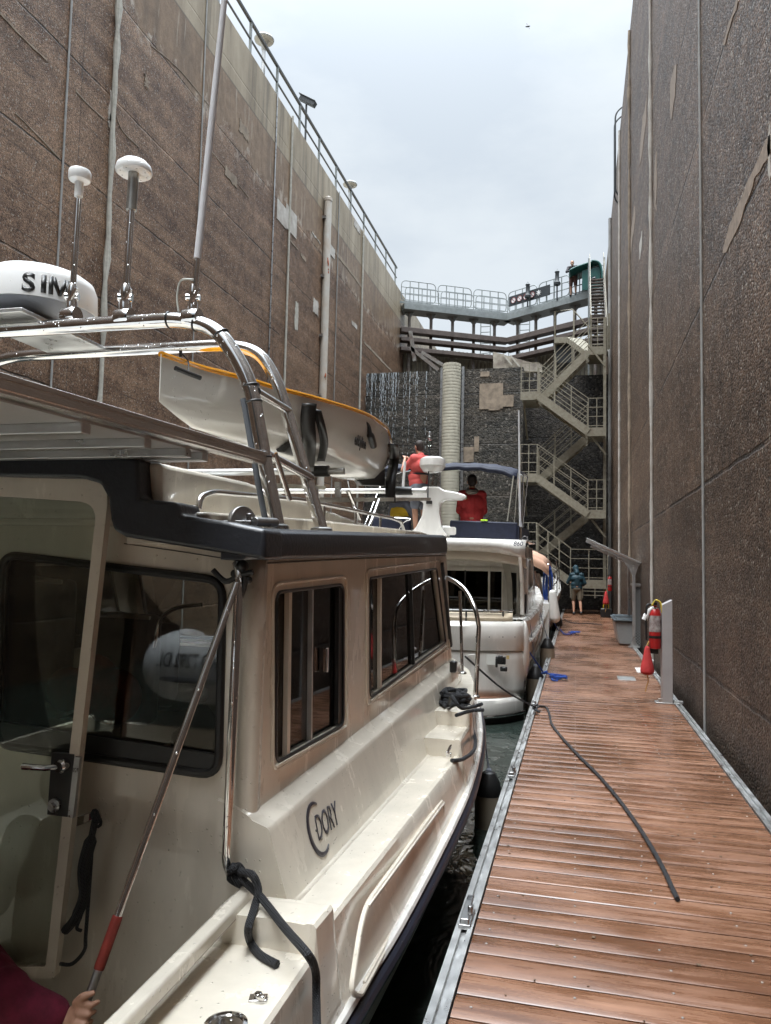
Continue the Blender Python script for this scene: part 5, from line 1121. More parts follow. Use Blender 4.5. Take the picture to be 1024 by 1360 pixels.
def person(label, J, rot, s, top=None, bottom=None, shoes=None, hair=HAIR, name='person', look=None, sleeves='long', hood=False, vest=None, bare_legs=True, curl=.5, vox=.011, topname='shirt', bottomname='shorts', group=None):
    f_ = rot @ Vector((0,1,0)); r_ = rot @ Vector((1,0,0)); u = Vector((0,0,1)); h = J['head']; lk = (look or f_).normalized(); lr = lk.cross(u).normalized()
    q = MB()
    def head(q):
        q.ball(h+u*.025*s, (.077*s,.09*s,.10*s), 18); q.ball(h+lk*.018*s-u*.04*s, (.058*s,.062*s,.072*s), 16); q.cap(h+lk*.07*s-u*.085*s, h+lk*.055*s-u*.08*s, .022*s,.028*s,10)
        q.cap(h+lk*.092*s+u*.012*s, h+lk*.113*s-u*.026*s, .008*s,.014*s,8)
        q.cap(h+lk*.085*s+lr*.03*s+u*.035*s, h+lk*.085*s-lr*.03*s+u*.035*s, .012*s,.012*s,8); q.cap(h+lk*.088*s+lr*.018*s-u*.056*s, h+lk*.088*s-lr*.018*s-u*.056*s, .009*s,.009*s,8)
        for g_ in (-1,1): q.ball(h+lr*g_*.080*s-u*.005*s-lk*.008*s, (.014*s,.02*s,.032*s), 10)
    head(q); q.cap(J['neck']-u*.04*s, h-u*.06*s, .058*s,.052*s,12)
    q.cap(J['chest']+r_*.07*s, J['chest']-r_*.07*s, .125*s,.125*s,14); q.cap(J['pelvis']+r_*.05*s, J['pelvis']-r_*.05*s, .125*s,.125*s,14); q.cap(J['pelvis'], J['chest'], .14*s,.14*s,14); q.cap(J['shL'], J['shR'], .062*s,.062*s,12)
    for g_ in 'LR':
        q.cap(J['sh'+g_], J['el'+g_], .052*s,.038*s,12); q.cap(J['el'+g_], J['wr'+g_], .038*s,.026*s,12)
        hand(q, J['wr'+g_], J['wr'+g_]-J['el'+g_], s, 1 if g_=='R' else -1, curl, palm=f_*.3+u*.2-(J['sh'+g_]-J['chest'])*.8)
        q.cap(J['hi'+g_], J['kn'+g_], .085*s,.055*s,14); kn, an = J['kn'+g_], J['an'+g_]; q.cap(kn, lerp(kn,an,.35)-f_*.012*s, .054*s,.055*s,12); q.cap(lerp(kn,an,.35)-f_*.012*s, an, .055*s,.034*s,12); q.cap(an-u*.04*s-f_*.02*s, J['to'+g_]+u*.01*s, .04*s,.028*s,10)
    body = q.build(name, SKIN, voxel=vox, smooth=2); tag(body, label, 'person', group)
    for g_ in (-1,1):
        e_ = MB(); e_.ball(h+lk*.083*s+lr*g_*.031*s+u*.012*s, (.011*s,)*3, 10); e_.build('eye', BLACKP, body)
    if hair and not hood:
        q = MB(); q.ball(h+u*.042*s-lk*.016*s, (.084*s,.092*s,.094*s), 18); q.ball(h-lk*.035*s+u*.0*s, (.078*s,.07*s,.09*s), 14); q.build('hair', hair, body, voxel=.012)
    if top:
        q = MB(); e = .022*s
        q.cap(J['chest']+r_*.075*s, J['chest']-r_*.075*s, .135*s+e*.4,.135*s+e*.4,16); q.cap(J['waist']+r_*.06*s, J['waist']-r_*.06*s, .135*s+e*.6,.135*s+e*.6,16); q.cap(J['pelvis']+u*.02*s+r_*.06*s, J['pelvis']+u*.02*s-r_*.06*s, .130*s+e*.5,.130*s+e*.5,16)
        q.cap(J['waist'], J['chest'], .15*s+e*.5,.15*s+e*.3,14); q.cap(J['shL'], J['shR'], .062*s+e,.062*s+e,14); q.cap(J['neck']-u*.06*s, J['neck']-u*.015*s, .085*s,.068*s,14)
        for g_ in 'LR':
            q.cap(J['sh'+g_], J['el'+g_] if sleeves=='long' else lerp(J['sh'+g_],J['el'+g_],.72), .060*s+e*.6,.050*s+e*.7,12)
            if sleeves=='long': q.cap(J['el'+g_], lerp(J['el'+g_],J['wr'+g_],.95), .048*s+e*.7,.036*s+e*.5,12)
        if hood: q.ball(h+u*.03*s-lk*.02*s, (.105*s,.108*s,.118*s), 18); q.cap(J['neck']-lk*.04*s, h-lk*.04*s, .09*s,.09*s,12)
        q.build(topname, top, body, voxel=vox, smooth=2)
    if vest:
        q = MB(); q.cap(J['chest']+r_*.085*s, J['chest']-r_*.085*s, .165*s,.165*s,16); q.cap(J['waist']+r_*.07*s, J['waist']-r_*.07*s, .16*s,.16*s,16); q.cap(J['waist'], J['chest']+u*.03*s, .175*s,.16*s,14); q.cap(lerp(J['shL'],J['chest'],.25), lerp(J['shR'],J['chest'],.25), .09*s,.09*s,12); q.build('life_vest', vest, body, voxel=vox, smooth=2)
    if bottom:
        q = MB(); q.cap(J['pelvis']+r_*.05*s, J['pelvis']-r_*.05*s, .142*s,.142*s,16)
        for g_ in 'LR': q.cap(J['hi'+g_], lerp(J['hi'+g_],J['kn'+g_],.85 if bare_legs else 1.), .105*s,.085*s if bare_legs else .072*s,14)
        if not bare_legs:
            for g_ in 'LR': q.cap(J['kn'+g_], J['an'+g_], .072*s,.055*s,12)
        q.build(bottomname, bottom, body, voxel=vox, smooth=2)
    if shoes:
        for g_ in 'LR':
            q = MB(); an, to = J['an'+g_], J['to'+g_]; q.cap(an-u*.045*s-f_*.03*s, to+u*.012*s, .047*s,.037*s,12); q.cap(an-u*.05*s-f_*.01*s, an-u*.02*s, .045*s,.042*s,12); q.build('shoe', shoes, body, voxel=.012)
    return body
# walker on the dock
fy = PZ(766,812,0); J, rot, s = skeleton((fy.x-.01,26.6,.0), .12, 1.66, dict(elL=(-.30,.06,1.14),wrL=(-.24,.28,1.13),elR=(.28,-.03,1.13),wrR=(.26,.18,1.05),knL=(-.10,.10,.50),anL=(-.10,-.05,.10),toL=(-.11,.12,.03),knR=(.12,.0,.50),anR=(.14,-.16,.12),toR=(.15,-.02,.03),head=(-.03,.06,1.62)))
person('person in teal hooded jacket and khaki shorts walking away on the dock', J, rot, s, TEAL, mat('khaki',(.22,.20,.15),.85,var=.2), BLACKP, hood=True, topname='jacket')
# ================================================================== SECOND BOAT (motor yacht)
mb = thing('motor_yacht', 'white motor yacht with navy bimini and flybridge, moored ahead of the cruiser', 'boat', (-2.1,12,-.4))
C2 = -2.15; XS = -.60
def mir2(P): return [Vector((2*C2-p[0],p[1],p[2])) for p in P]
YT = 10.05
# hull: transom to bow
rows = []
for y, hw, zs in ((YT,1.50,.80),(11.,1.54,.78),(13,1.57,.82),(15,1.55,.92),(16.5,1.42,1.05),(18.,1.05,1.2),(19.2,.5,1.35),(19.7,.03,1.42)):
    k = max(0,(y-14)/5.7); rows.append([Vector((C2+hw*f_, y, z_)) for f_, z_ in ((1-.0,zs),(1.0,zs-.06),(.985-.02*k,zs-.30),(.975-.06*k,zs-.55),(.96-.12*k,.10),(.93-.2*k,-.2),(.86-.3*k,-.6))])
HUL2 = mat('yacht_hull',(.62,.59,.53),.25,var=.12,vscale=1.5,vstretch=(1,1,2),coat=.4)
q = MB(); q.grid(rows); q.grid([mir2(r_) for r_ in rows]); q.build('hull', HUL2, mb, sharp=50)
q = MB(); rr_ = [r_[2]+Vector((.02,0,.02)) for r_ in rows]; q.tube(smoothpath(rr_,4), .042, 10); q.tube(smoothpath(mir2(rr_),4), .042, 10); q.build('rub_rail', WHITE, mb)
q = MB(); q.tube(smoothpath([r_[3]+Vector((.012,0,-.02)) for r_ in rows],4), .025, 8); q.build('hull_stripe', HUL2, mb)
# side deck / gunwale
q = MB(); q.grid([[r_[0]+Vector((0,0,.0)), r_[0]+Vector((-.02,0,.035)), r_[0]+Vector((-.26,0,.03)), r_[0]+Vector((-.30,0,-.05))] for r_ in rows[:6]]); q.build('side_deck', WHITE, mb, sharp=40)
q = MB(); q.prism([(C2-1.4,13.,.80),(C2+1.4,13.,.80),(C2+1.4,16.,.98),(C2,19.6,1.38),(C2-1.4,16.,.98)], (0,0,.03)); q.build('foredeck', WHITE, mb)
# transom: curved plan
def arc(x, bulge): u_ = (x-C2)/1.5; return bulge*(1-abs(u_)**3.2)
def tw(z0, z1, yoff0, yoff1, nm, mt, x0=-1.5, x1=1.5, bul=.32, th=.03, nx=24, roll=None):
    R_ = []
    for i in range(nx+1):
        x = C2+lerp(x0,x1,i/nx); a_ = arc(x,bul); zs_ = roll or [(0,0),(1,1)]
        R_.append([Vector((x, YT+.0-a_+lerp(yoff0,yoff1,f1_)+ex, lerp(z0,z1,f2_))) for f1_, f2_, ex in [(p_[0],p_[1],p_[2] if len(p_)>2 else 0) for p_ in zs_]])
    q = MB(); q.grid(R_); return q.build(nm, mt, mb, solid=th, sharp=40)
tw(-.16,.43,.02,-.02,'transom',WHITE, roll=[(0,0),(.2,.2),(.8,.8),(.9,.95,.0),(1,1,.03),(1,1,.10)])
tw(.43,.80,-.04,-.08,'coaming_band',WHITE, roll=[(0,.02,.06),(0,.06,.0),(.5,.4,-.01),(1,.85,-.01),(1,.97,.02),(1,1,.06)])
tw(.80,.90,-.02,-.02,'coaming_cushion',mat('beige_trim',(.55,.46,.34),.5,var=.1), x0=-1.42,x1=1.36, roll=[(0,0,.02),(0,.5,0),(0,1,.03),(0,1,.10)])
P = [Vector((C2+u_*1.36, YT-arc(C2+u_*1.4,.32)-.03+(.12 if abs(u_)>.96 else 0), .945)) for u_ in [i/12-1 for i in range(25)]]
chrome('stern_rail', smoothpath(P,3), .013, mb, 8, STEEL)
for i in (6,12,19,23): chrome('rail_post', [P[i], P[i]-Vector((0,0,.14))], .011, mb, 8, DARKP)
# corner bustle
q = MB(); q.ball((XS-.05,YT+.12,.42), (.07,.16,.40), 16); q.build('quarter', WHITE, mb)
# swim platform
R_ = []
for i in range(33):
    an = math.pi*i/32; x = C2+1.50*math.cos(an)*(1); bul_ = .62*(1-abs(math.cos(an))**5)
    R_.append(Vector((x, YT+.05-bul_, 0)))
q = MB(); q.grid([[p+Vector((0,.06,-.14)), p+Vector((0,.0,-.155)), p+Vector((0,-.012,-.20)), p+Vector((0,-.02,-.30)), p+Vector((0,.0,-.36)), p+Vector((0,.1,-.37))] for p in R_]); q.build('swim_platform', WHITE, mb, sharp=60)
q = MB(); q.tube([p+Vector((0,-.022,-.345)) for p in R_], .022, 8); q.build('platform_trim', CHROME, mb)
q = MB(); q.prism([p*1.+Vector((0,.09,-.145)) for p in R_[2:-2]], (0,0,.008)); q.build('teak_strip', TEAK, mb)
q = MB(); q.prism([p+Vector((0,.08,-.2)) for p in R_], (0,0,-.5)); q.build('platform_base', mat('antifoul',(.06,.05,.045),.5,var=.3), mb)
# transom fittings
def TY(px,py,d=0): return PY(px,py,YT-.29+d)
q = MB(); p_ = TY(665,877); q.box(p_,(.13,.03,.10)); q.box(p_+Vector((.0,-.03,.02)),(.06,.03,.09)); q.box(p_+Vector((-.05,-.02,-.03)),(.03,.03,.12)); q.build('shore_power_box', BLACKP, mb, bevel=.012)
q = MB(); p_ = TY(669,888.5); q.box(p_,(.09,.03,.06)); q.box(p_+Vector((0,-.02,0)),(.05,.03,.05)); q.build('outlet', BLACKP, mb, bevel=.012)
q = MB(); q.box(TY(653,876,.0),(.13,.012,.13)); q.build('placard', mat('placard',(.60,.60,.56),.5), mb)
q = MB(); q.box(TY(674.5,873,.0),(.035,.012,.045)); q.build('sticker', mat('sticker',(.45,.33,.14),.5), mb)
q = MB(); q.tube(bent([TY(620,873,-.04),TY(622,870,-.04),TY(636,870,-.04),TY(637,873,-.04)],.02),.009,8); q.build('transom_handle', WHITE, mb)
q = MB()
for px in (612,632,650,668,684): q.lathe([(.007,0),(.007,.01)], PY(px,846,YT-.36+.02*abs(px-640)/20), (0,-1,0), 8)
q.build('rivets', DARKP, mb)
# cockpit sole + cabin bulkhead with sliding glass door
YC = 11.7
q = MB(); q.box((C2,10.95,.05),(2.7,1.6,.05)); q.build('cockpit_sole', CREAMIN, mb)
bo = [PY(590,745,YC),PY(676,745,YC),PY(690,762,YC),PY(700,835,YC),PY(700,870,YC)]
zt2 = PY(640,738,YC).z; x2 = PY(690,800,YC).x
hole1 = [PY(596,753,YC),PY(668,757,YC),PY(668,845,YC),PY(596,845,YC)]
outer = [Vector((2*C2-x2,YC,-.0)),Vector((x2,YC,0)),Vector((x2,YC,zt2)),Vector((2*C2-x2,YC,zt2))]
hole1 = [Vector((-3.2,YC,hole1[3].z-.4)),Vector((hole1[1].x,YC,hole1[3].z-.4)),Vector((hole1[1].x,YC,hole1[1].z)),Vector((-3.2,YC,hole1[1].z))]
hole2 = [PY(675,760,YC),PY(686,761,YC),PY(686,840,YC),PY(675,840,YC)]
q = MB(); q.panel(outer,[hole1, hole2],(0,.05,0)); q.build('aft_bulkhead', WHITE, mb, bevel=.006)
q = MB(); q.prism([p+Vector((0,.03,0)) for p in hole1],(0,.01,0)); dg = q.build('sliding_door', glassmat('smoke_glass',(.10,.10,.10),1.55), mb)
q = MB(); q.bar(PY(650,752,YC-.02), PY(649,850,YC-.02), .03,.07,(0,1,0)); q.bar(hole1[2]+Vector((0,-.01,0)),hole1[3]+Vector((0,-.01,0)),.03,.05); q.bar(hole1[2]+Vector((0,-.01,0)),hole1[1]+Vector((0,-.01,0)),.03,.05,(0,1,0)); q.build('door_frame', WHITE, dg)
q = MB(); q.bar(PY(618,757,YC-.01), PY(616,848,YC-.01), .02,.035,(0,1,0)); q.build('door_stile', BLACKP, dg)
q = MB(); q.bar((-3.2,YC-.01,PY(640,823,YC).z), (hole1[1].x,YC-.01,PY(640,823,YC).z), .02,.05); q.build('door_rail', WHITE, dg)
q = MB(); q.prism([p+Vector((0,.02,0)) for p in hole2],(0,.01,0)); q.build('narrow_window', GLASSK, mb)
q = MB(); q.box((C2,13.2,.7),(2.2,.5,.9)).box((C2+.5,12.6,.4),(.6,.5,.5)); q.build('saloon_furniture', INT, mb, bevel=.05)
tb = MB(); tb.lathe([(.12,0),(.16,.04),(.05,.1)], PY(640,785,12.4), n=16); tb.build('saloon_lamp', WHITE, mb)
# inner wing panels / canvas rolled
q = MB(); q.prism([PY(664,735,11.6),PY(676,740,11.6),PY(680,772,11.6),PY(682,840,11.6),PY(676,840,11.6),PY(672,772,11.6)],(0,.02,0)); q.build('side_curtain', mat('clear_vinyl',(.45,.43,.38),.3,var=.2), mb)
# cabin side
xs = -.72
sidep = [(10.7,1.80),(11.0,1.55),(11.2,1.0),(11.25,.80),(14.6,.90),(14.0,1.30),(13.2,1.85)]
wnd = roundpoly([(xs,11.75,1.08),(xs,11.8,1.64),(xs,12.8,1.66),(xs,13.3,1.2)], .18)
for sg_ in (1,-1):
    fx = (lambda P: P) if sg_ == 1 else mir2
    q = MB(); q.panel(fx([Vector((xs,y,z)) for y,z in sidep]), [fx([Vector(p) for p in wnd])], (-.05*sg_,0,0)); q.build('cabin_side', WHITE, mb, bevel=.01)
    q = MB(); q.prism(fx([Vector(p)+Vector((-.02,0,0)) for p in wnd]), (-.01*sg_,0,0)); q.build('side_window', GLASSK, mb)
q = MB(); q.tube([Vector(p)+Vector((.005,0,0)) for p in wnd], .016, 8, closed=True); q.build('window_trim', WHITE, mb)
q = MB(); q.box((xs+.01,11.5,.98),(.02,.35,.28)); q.build('side_box', BLACKP, mb, bevel=.03)
q = MB(); q.prism([(C2+1.4,14.6,.90),(C2+1.4,13.2,1.85),(C2-1.4,13.2,1.85),(C2-1.4,14.6,.90)],(0,-.05,0)); q.build('windscreen', GLASSK, mb)
# flybridge slab with rounded aft edge
YFb = 10.35
R_ = []
for i in range(25):
    u_ = -1+i/12; x = C2+u_*1.47; yb = YFb+.28*abs(u_)**4; dz = -.10*abs(u_)**5
    R_.append([Vector((x,yb+.5,1.72+dz)), Vector((x,yb+.12,1.73+dz)), Vector((x,yb+.02,1.77+dz)), Vector((x,yb,1.82+dz)), Vector((x,yb+.01,1.86+dz)), Vector((x,yb+.05,1.885+dz*.6)), Vector((x,yb+.3,1.89)), Vector((x,13.4,1.93))])
q = MB(); q.grid(R_); q.build('flybridge', WHITE, mb, sharp=50, solid=.02)
q = MB(); R2 = [[p+Vector((0,.03,-.01)), p+Vector((0,.10,-.11)), p+Vector((0,.35,-.13))] for p in [r_[1] for r_ in R_]]; q.grid(R2); q.build('overhang_lining', CREAMIN, mb, solid=.02)
q = MB(); q.box((C2,12.0,1.78),(2.8,2.4,.06)); q.build('cabin_roof', CREAMIN, mb)
for sg_ in (1,-1):
    q = MB(); P = [Vector((XS-.12,10.62,1.70)),Vector((XS-.10,10.75,1.86)),Vector((XS-.15,11.6,1.86)),Vector((XS-.15,11.25,1.4)),Vector((XS-.12,11.1,.84)),Vector((XS-.10,10.95,.84)),Vector((XS-.11,10.95,1.3))]; q.prism(P if sg_==1 else mir2(P), (-.06*sg_,0,0)); q.build('wing', WHITE, mb, bevel=.015)
q = MB(); o0 = PY(682,725,YFb+.14); q.text('860', .085, o0-Vector((0,.05,.0)), (1,0,0), (0,0,1), .002, shear=.2, bold=.002); q.build('lettering', GREYF, mb)
# flybridge coaming and navy dodger, seats
q = MB(); P = [PY(597,692,10.9),PY(687,697,10.9),PY(684,716,10.9),PY(597,715,10.9)]; z_ = [p.z for p in P]; q.box(((P[0].x+P[1].x)/2,10.93,(z_[0]+z_[2])/2),(P[1].x-P[0].x,.05,z_[0]-z_[2]),Matrix.Rotation(.03,3,'Y')); q.build('navy_dodger', NAVY, mb, bevel=.02)
q = MB(); q.bar((P[1].x,10.93,P[1].z-.14),(P[1].x+.0,13.3,P[1].z-.08),.04,.26); q.build('navy_dodger', NAVY, mb)
q = MB(); c_ = PY(520,700,11.4); q.box((c_.x-.0,11.4,c_.z-.05),(.62,.12,.42)); q.build('navy_seat', NAVY, mb, bevel=.05)
q = MB(); q.tube(bent([PY(524,712,11.3),PY(537,692,11.3),PY(548,690,11.3),PY(532,688,11.3),PY(505,688,11.3)],.08),.012,8); q.build('seat_frame', CHROME, mb)
q = MB(); q.box(PY(588,706,11.1),(.5,.4,.16)); q.build('flybridge_locker', WHITE, mb, bevel=.04)
tag(MB().box(PY(643,691,10.9),(.10,.03,.02)).build('clothes_peg', mat('lime_plastic',(.45,.75,.02),.5), bevel=.006), 'tiny lime green clip on top of the navy cloth', 'clip')
# radar arch (moulded white)
YA = 10.75
def AP(pts): return [PY(x,y,YA) for x,y in pts]
arch_ = AP([(518,660),(521,653),(535,652),(556,651),(562,646),(582,646),(590,651),(604,653),(618,657),(619,661),(612,664),(590,664),(584,668),(583,680),(586,700),(594,712),(540,712),(552,700),(560,685),(562,668),(556,664),(536,662),(522,664)])
q = MB(); q.prism(arch_, (0,.16,0)); q.build('radar_arch', WHITE, mb, bevel=.03)
q = MB(); q.box(PY(570,667,YA-.01),(.09,.02,.05)); q.build('arch_light', BLACKP, mb, bevel=.01)
rd = thing('radar_dome', 'round white radar drum above the moulded arch of the motor yacht', 'radar', PY(575,620,YA+.05))
c_ = PY(574.5,618,YA+.05); q = MB(); q.lathe([(.02,.125),(.14,.115),(.18,.09),(.19,.03),(.188,.0),(.19,-.01),(.17,-.05),(.13,-.10),(.05,-.115)], c_, n=32); q.build('dome', WHITE, rd)
chrome('bracket', [c_+Vector((.02,0,-.1)), PY(574,650,YA+.05)], .014, rd, 8, STEEL); chrome('bracket', [c_+Vector((.10,0,-.08)), PY(581,650,YA+.05)], .010, rd, 8, STEEL)
ml = thing('mast_light', 'thin dark pole with glass all-round light beside the radar drum', 'light', PY(569,660,YA-.06))
chrome('pole', [PY(568,664,YA-.06), PY(570.5,592,YA-.06)], .010, ml, 8, DARKP); q = MB(); q.lathe([(.02,-.05),(.035,-.02),(.036,.03),(.02,.04)], PY(570.5,588,YA-.06), n=14); q.build('lens', GLASSD, ml); q = MB(); q.lathe([(.012,0),(.028,.01),(.03,.035),(.02,.05),(.03,.055),(.022,.10),(.005,.11)], PY(570.5,583,YA-.06), n=14); q.build('lamp_cap', STEEL, ml)
hl = thing('rod_tube', 'translucent white fishing rod tube upright at the left arch end', 'rod holder', PY(537,648,YA)); q = MB(); q.tube([PY(535,650,YA-.05), PY(538,613,YA-.05)], .019, 12); q.build('tube', WHITEP, hl)
# bimini
def BM(y, dz=0): return [Vector((C2+u_*1.22, y, 2.98+dz-.10*abs(u_)**3)) for u_ in [i/8-1 for i in range(17)]]
zb = PY(640,617,11.).z
bim = thing('bimini_top', 'navy canvas bimini on steel bows over the flybridge', 'bimini', (C2,12.2,1.9))
xr_ = PY(686,625,11.).x
rows = []
for i in range(9):
    y = lerp(11.3,13.6,i/8); sag = -.03*math.sin(math.pi*i/8)*math.sin(math.pi*i/2)**2; r_ = []
    for j in range(25):
        u_ = j/12-1; x = lerp(2*C2-xr_, xr_, j/24); r_.append(Vector((x, y, 1.48+(zb-1.48)*(1+(y/11.-1)*.86) - .16*abs(u_)**4 + .05*math.sin(math.pi*i/8)+.01*math.sin(j*2.1+i))))
    rows.append(r_)
q = MB(); q.grid(rows); q.grid([[p+Vector((0,-.0,0)) for p in rows[0]],[p+Vector((0,-.015,-.035)) for p in rows[0]],[p+Vector((0,0,-.075)) for p in rows[0]]]); q.build('canopy', NAVY, bim, solid=.012, sharp=60)
for (y_, px_) in ((11.05,684),(12.3,683),(13.5,683)):
    j_ = 0 if y_ < 11.5 else (4 if y_ < 13 else 8); P = [rows[j_][k]+Vector((0,0,-.03)) for k in range(25)]
    P = [Vector((2*C2-(xr_-.0),12.1,1.95))]+[P[0]]+P[1:-1]+[P[-1]]+[Vector((xr_-.0,12.1,1.95))]; q = MB(); q.tube(P, .012, 8); q.build('bow', CHROME, bim)
q = MB(); q.tube([PY(682,632,11.), PY(674,692,11.1)], .010, 6); q.tube([PY(688,628,11.), PY(683,697,11.1)], .005, 6); q.build('strap', LIME, bim)
va = thing('whip_antenna', 'tall grey whip aerial on the right side of the motor yacht', 'antenna', PY(691,715,11.1)); chrome('mount', [PY(691,715,11.1), PY(691,700,11.1)], .022, va, 10); q = MB(); q.tube([PY(691,702,11.1), PY(689,545,11.1)], [.017,.011], 10); q.build('whip', MATS['whip_white'], va)
chrome('ring_bracket', [PY(697+4*math.cos(a_),715+3*math.sin(a_),11.1) for a_ in [i*.8 for i in range(9)]], .006, mb, 6, STEEL)
# people on the flybridge
zf = 1.93
hp = PY(559,594,11.0); H_ = 1.78; base = Vector((hp.x, 11.0, hp.z-H_*.935)); base.z = max(base.z, zf); print('man base z', base.z, hp.z)
s_ = (hp.z-base.z)/1.635
J, rot, s = skeleton(base, math.radians(55), s_*1.75, dict(head=(.0,.05,1.635),elR=(.27,.20,1.20),wrR=(.10,.40,1.44),elL=(-.24,.22,1.20),wrL=(-.03,.40,1.44),waist=(0,.05,1.08),pelvis=(0,.03,.95)))
mn = person('man in coral red shirt and grey shorts holding up a phone on the flybridge', J, rot, s, CORAL, GREYF, BLACKP, sleeves='short', look=rot@Vector((.25,1,-.12)), curl=.75, vox=.010)
q = MB(); u_ = rot@Vector((1,0,0)); q.bar(J['head']+rot@Vector((-.07,.075,.075))*s, J['head']+rot@Vector((.07,.075,.075))*s, .03,.03); q.build('sunglasses', BLACKP, mn, bevel=.008)
q = MB(); q.tube([J['waist']+Vector((math.cos(a_)*.185,math.sin(a_)*.175,.055))*s for a_ in [i*math.pi/10 for i in range(20)]], .016, 8, closed=True); q.build('belt_pouch', BLACKR, mn)
ph = MB(); c_ = (J['wrR']+J['wrL'])/2+rot@Vector((0,.07,.07))*s; ph.box(c_, (.15,.012,.075), rot); tag(ph.build('phone', BLACKP, bevel=.003), 'dark phone held up by the man in the coral shirt', 'phone')
hp = PY(627,640,11.9); J, rot, s = skeleton(Vector((hp.x,11.9,hp.z-1.635*.92)), math.radians(8), 1.61, dict(knL=(-.12,.42,.88),knR=(.12,.42,.88),anL=(-.12,.42,.45),anR=(.12,.42,.45),toL=(-.12,.58,.40),toR=(.12,.58,.40),elL=(-.205,.04,1.14),elR=(.205,.04,1.14),wrL=(-.15,.26,1.12),wrR=(.15,.26,1.12)))
person('person in a red jacket seated with their back to us under the navy bimini', J, rot, s, REDF, GREYF, BLACKP, topname='jacket', bottomname='trousers', bare_legs=False)
q = MB(); q.lathe([(.10,-.03),(.115,0),(.085,.04)], J['neck']+Vector((0,-.02,-.02)), (0,-.3,1), 18); q.build('hood', mat('grey_hood',(.30,.27,.22),.9,var=.3), bpy.data.objects[[o.name for o in COL.objects if o.get('label','').startswith('person in a red jacket seated')][0]])
q = MB(); q.box((J['pelvis'].x,12.05,J['pelvis'].z-.2),(.6,.5,.18)).box((J['pelvis'].x,12.05,J['pelvis'].z-.6),(.14,.14,.8)); q.build('helm_bench', NAVY, mb, bevel=.03)
hp = PY(532,655,11.8); sA = .9
J, rot, s = skeleton(Vector((hp.x,11.8,hp.z-1.635*sA)), math.radians(-35), 1.75*sA, dict(head=(0,.16,1.60),neck=(0,.10,1.47),chest=(0,.05,1.28),knL=(-.12,.42,.90),knR=(.12,.42,.90),anL=(-.12,.40,.47),anR=(.12,.40,.47),toL=(-.12,.56,.42),toR=(.12,.56,.42),elL=(-.33,.06,1.15),elR=(.33,.08,1.16),wrL=(-.2,.28,1.10),wrR=(.2,.3,1.10)))
person('person in yellow life vest and grey sleeves bending beside the man on the flybridge', J, rot, s, GREYF, GREYF, BLACKP, vest=YELLOWF, bare_legs=False, bottomname='trousers')
q = MB(); q.box((J['pelvis'].x,11.8,J['pelvis'].z-.25),(.5,.45,.2)); q.build('navy_seat', NAVY, mb, bevel=.04)
# leaning person on the gate
p_ = gpt(1.80,-.1); hp = PY(757,373,p_.y); J, rot, s = skeleton(Vector((hp.x+.15,p_.y,ZD)), math.radians(170), 1.72, dict(head=(0,.30,1.50),neck=(0,.22,1.40),chest=(0,.12,1.22),waist=(0,.04,1.06),shL=(-.19,.18,1.34),shR=(.19,.18,1.34),elL=(-.24,.36,1.10),elR=(.24,.36,1.10),wrL=(-.10,.50,1.06),wrR=(.10,.50,1.06)))
person('person in dark jacket leaning on the rail of the gate walkway', J, rot, s, mat('dark_jacket',(.03,.025,.03),.8), mat('brown_shorts',(.10,.05,.04),.8), BLACKP, topname='jacket')
# ================================================================== THIRD BOAT
sb = thing('express_cruiser', 'white cruiser with peach canvas top and blue rope on its rail, ahead of the yacht', 'boat', (-1.9,20,-.4)); C3 = -1.72
rows = []
for y, hw, zs in ((17.3,1.15,.72),(19,1.28,.80),(21,1.34,.95),(23,1.28,1.12),(25.,.85,1.35),(26.5,.15,1.55),(26.7,.02,1.58)):
    rows.append([Vector((C3+hw*f_, y+ (zs-z_)*-.2, z_)) for f_, z_ in ((1,zs),(1.,zs-.08),(.92,zs*.55),(.84,.0),(.78,-.5))])
q = MB(); q.grid(rows); q.grid([[Vector((2*C3-p.x,p.y,p.z)) for p in r_] for r_ in rows]); q.build('hull', WHITE, sb, sharp=50)
q = MB(); q.prism([r_[0] for r_ in rows]+[Vector((2*C3-r_[0].x,r_[0].y,r_[0].z)) for r_ in rows[::-1]], (0,0,.02)); q.build('deck', WHITE, sb)
q = MB(); q.prism([(C3-1.15,17.3,-.45),(C3+1.15,17.3,-.45),(C3+1.15,17.3,.72),(C3-1.15,17.3,.72)],(0,.05,0)); q.build('transom', WHITE, sb)
q = MB(); q.prism([(C3+.95,19.5,.85),(C3+.9,22.,1.0),(C3+.8,21.6,1.35),(C3+.85,19.5,1.40)],(-1.8,0,0)); q.build('cabin', WHITE, sb, bevel=.05)
q = MB(); q.prism([(C3+.86,21.5,1.3),(C3+.93,19.6,1.3),(C3+.9,19.6,1.65),(C3+.8,21.0,1.62)],(-1.7,0,0)); q.build('windscreen', GLASSK, sb)
q = MB(); R_ = []
for i in range(7):
    y = lerp(17.9,19.9,i/6); R_.append([Vector((lerp(2*C3-PX(1,1,1).x if False else C3-1.12, C3+1.12, j/14), y, 1.86-.30*abs(j/7-1)**5+.04*math.sin(i*2+j*.9)*.5+.10*math.sin(math.pi*i/6))) for j in range(15)])
q.grid(R_); q.grid([[p for p in R_[0]],[p+Vector((0,-.04,-.10)) for p in R_[0]],[p+Vector((0,0,-.22)) for p in R_[0]]]); q.build('canvas_top', PEACH, sb, solid=.02, sharp=60)
for (y_) in (18.0,19.0,19.8):
    for sg_ in (1,-1): q = MB(); q.tube([(C3+sg_*1.1,y_,1.62),(C3+sg_*1.13,18.9,.80)],.014,6); q.build('canvas_bow', CHROME, sb)
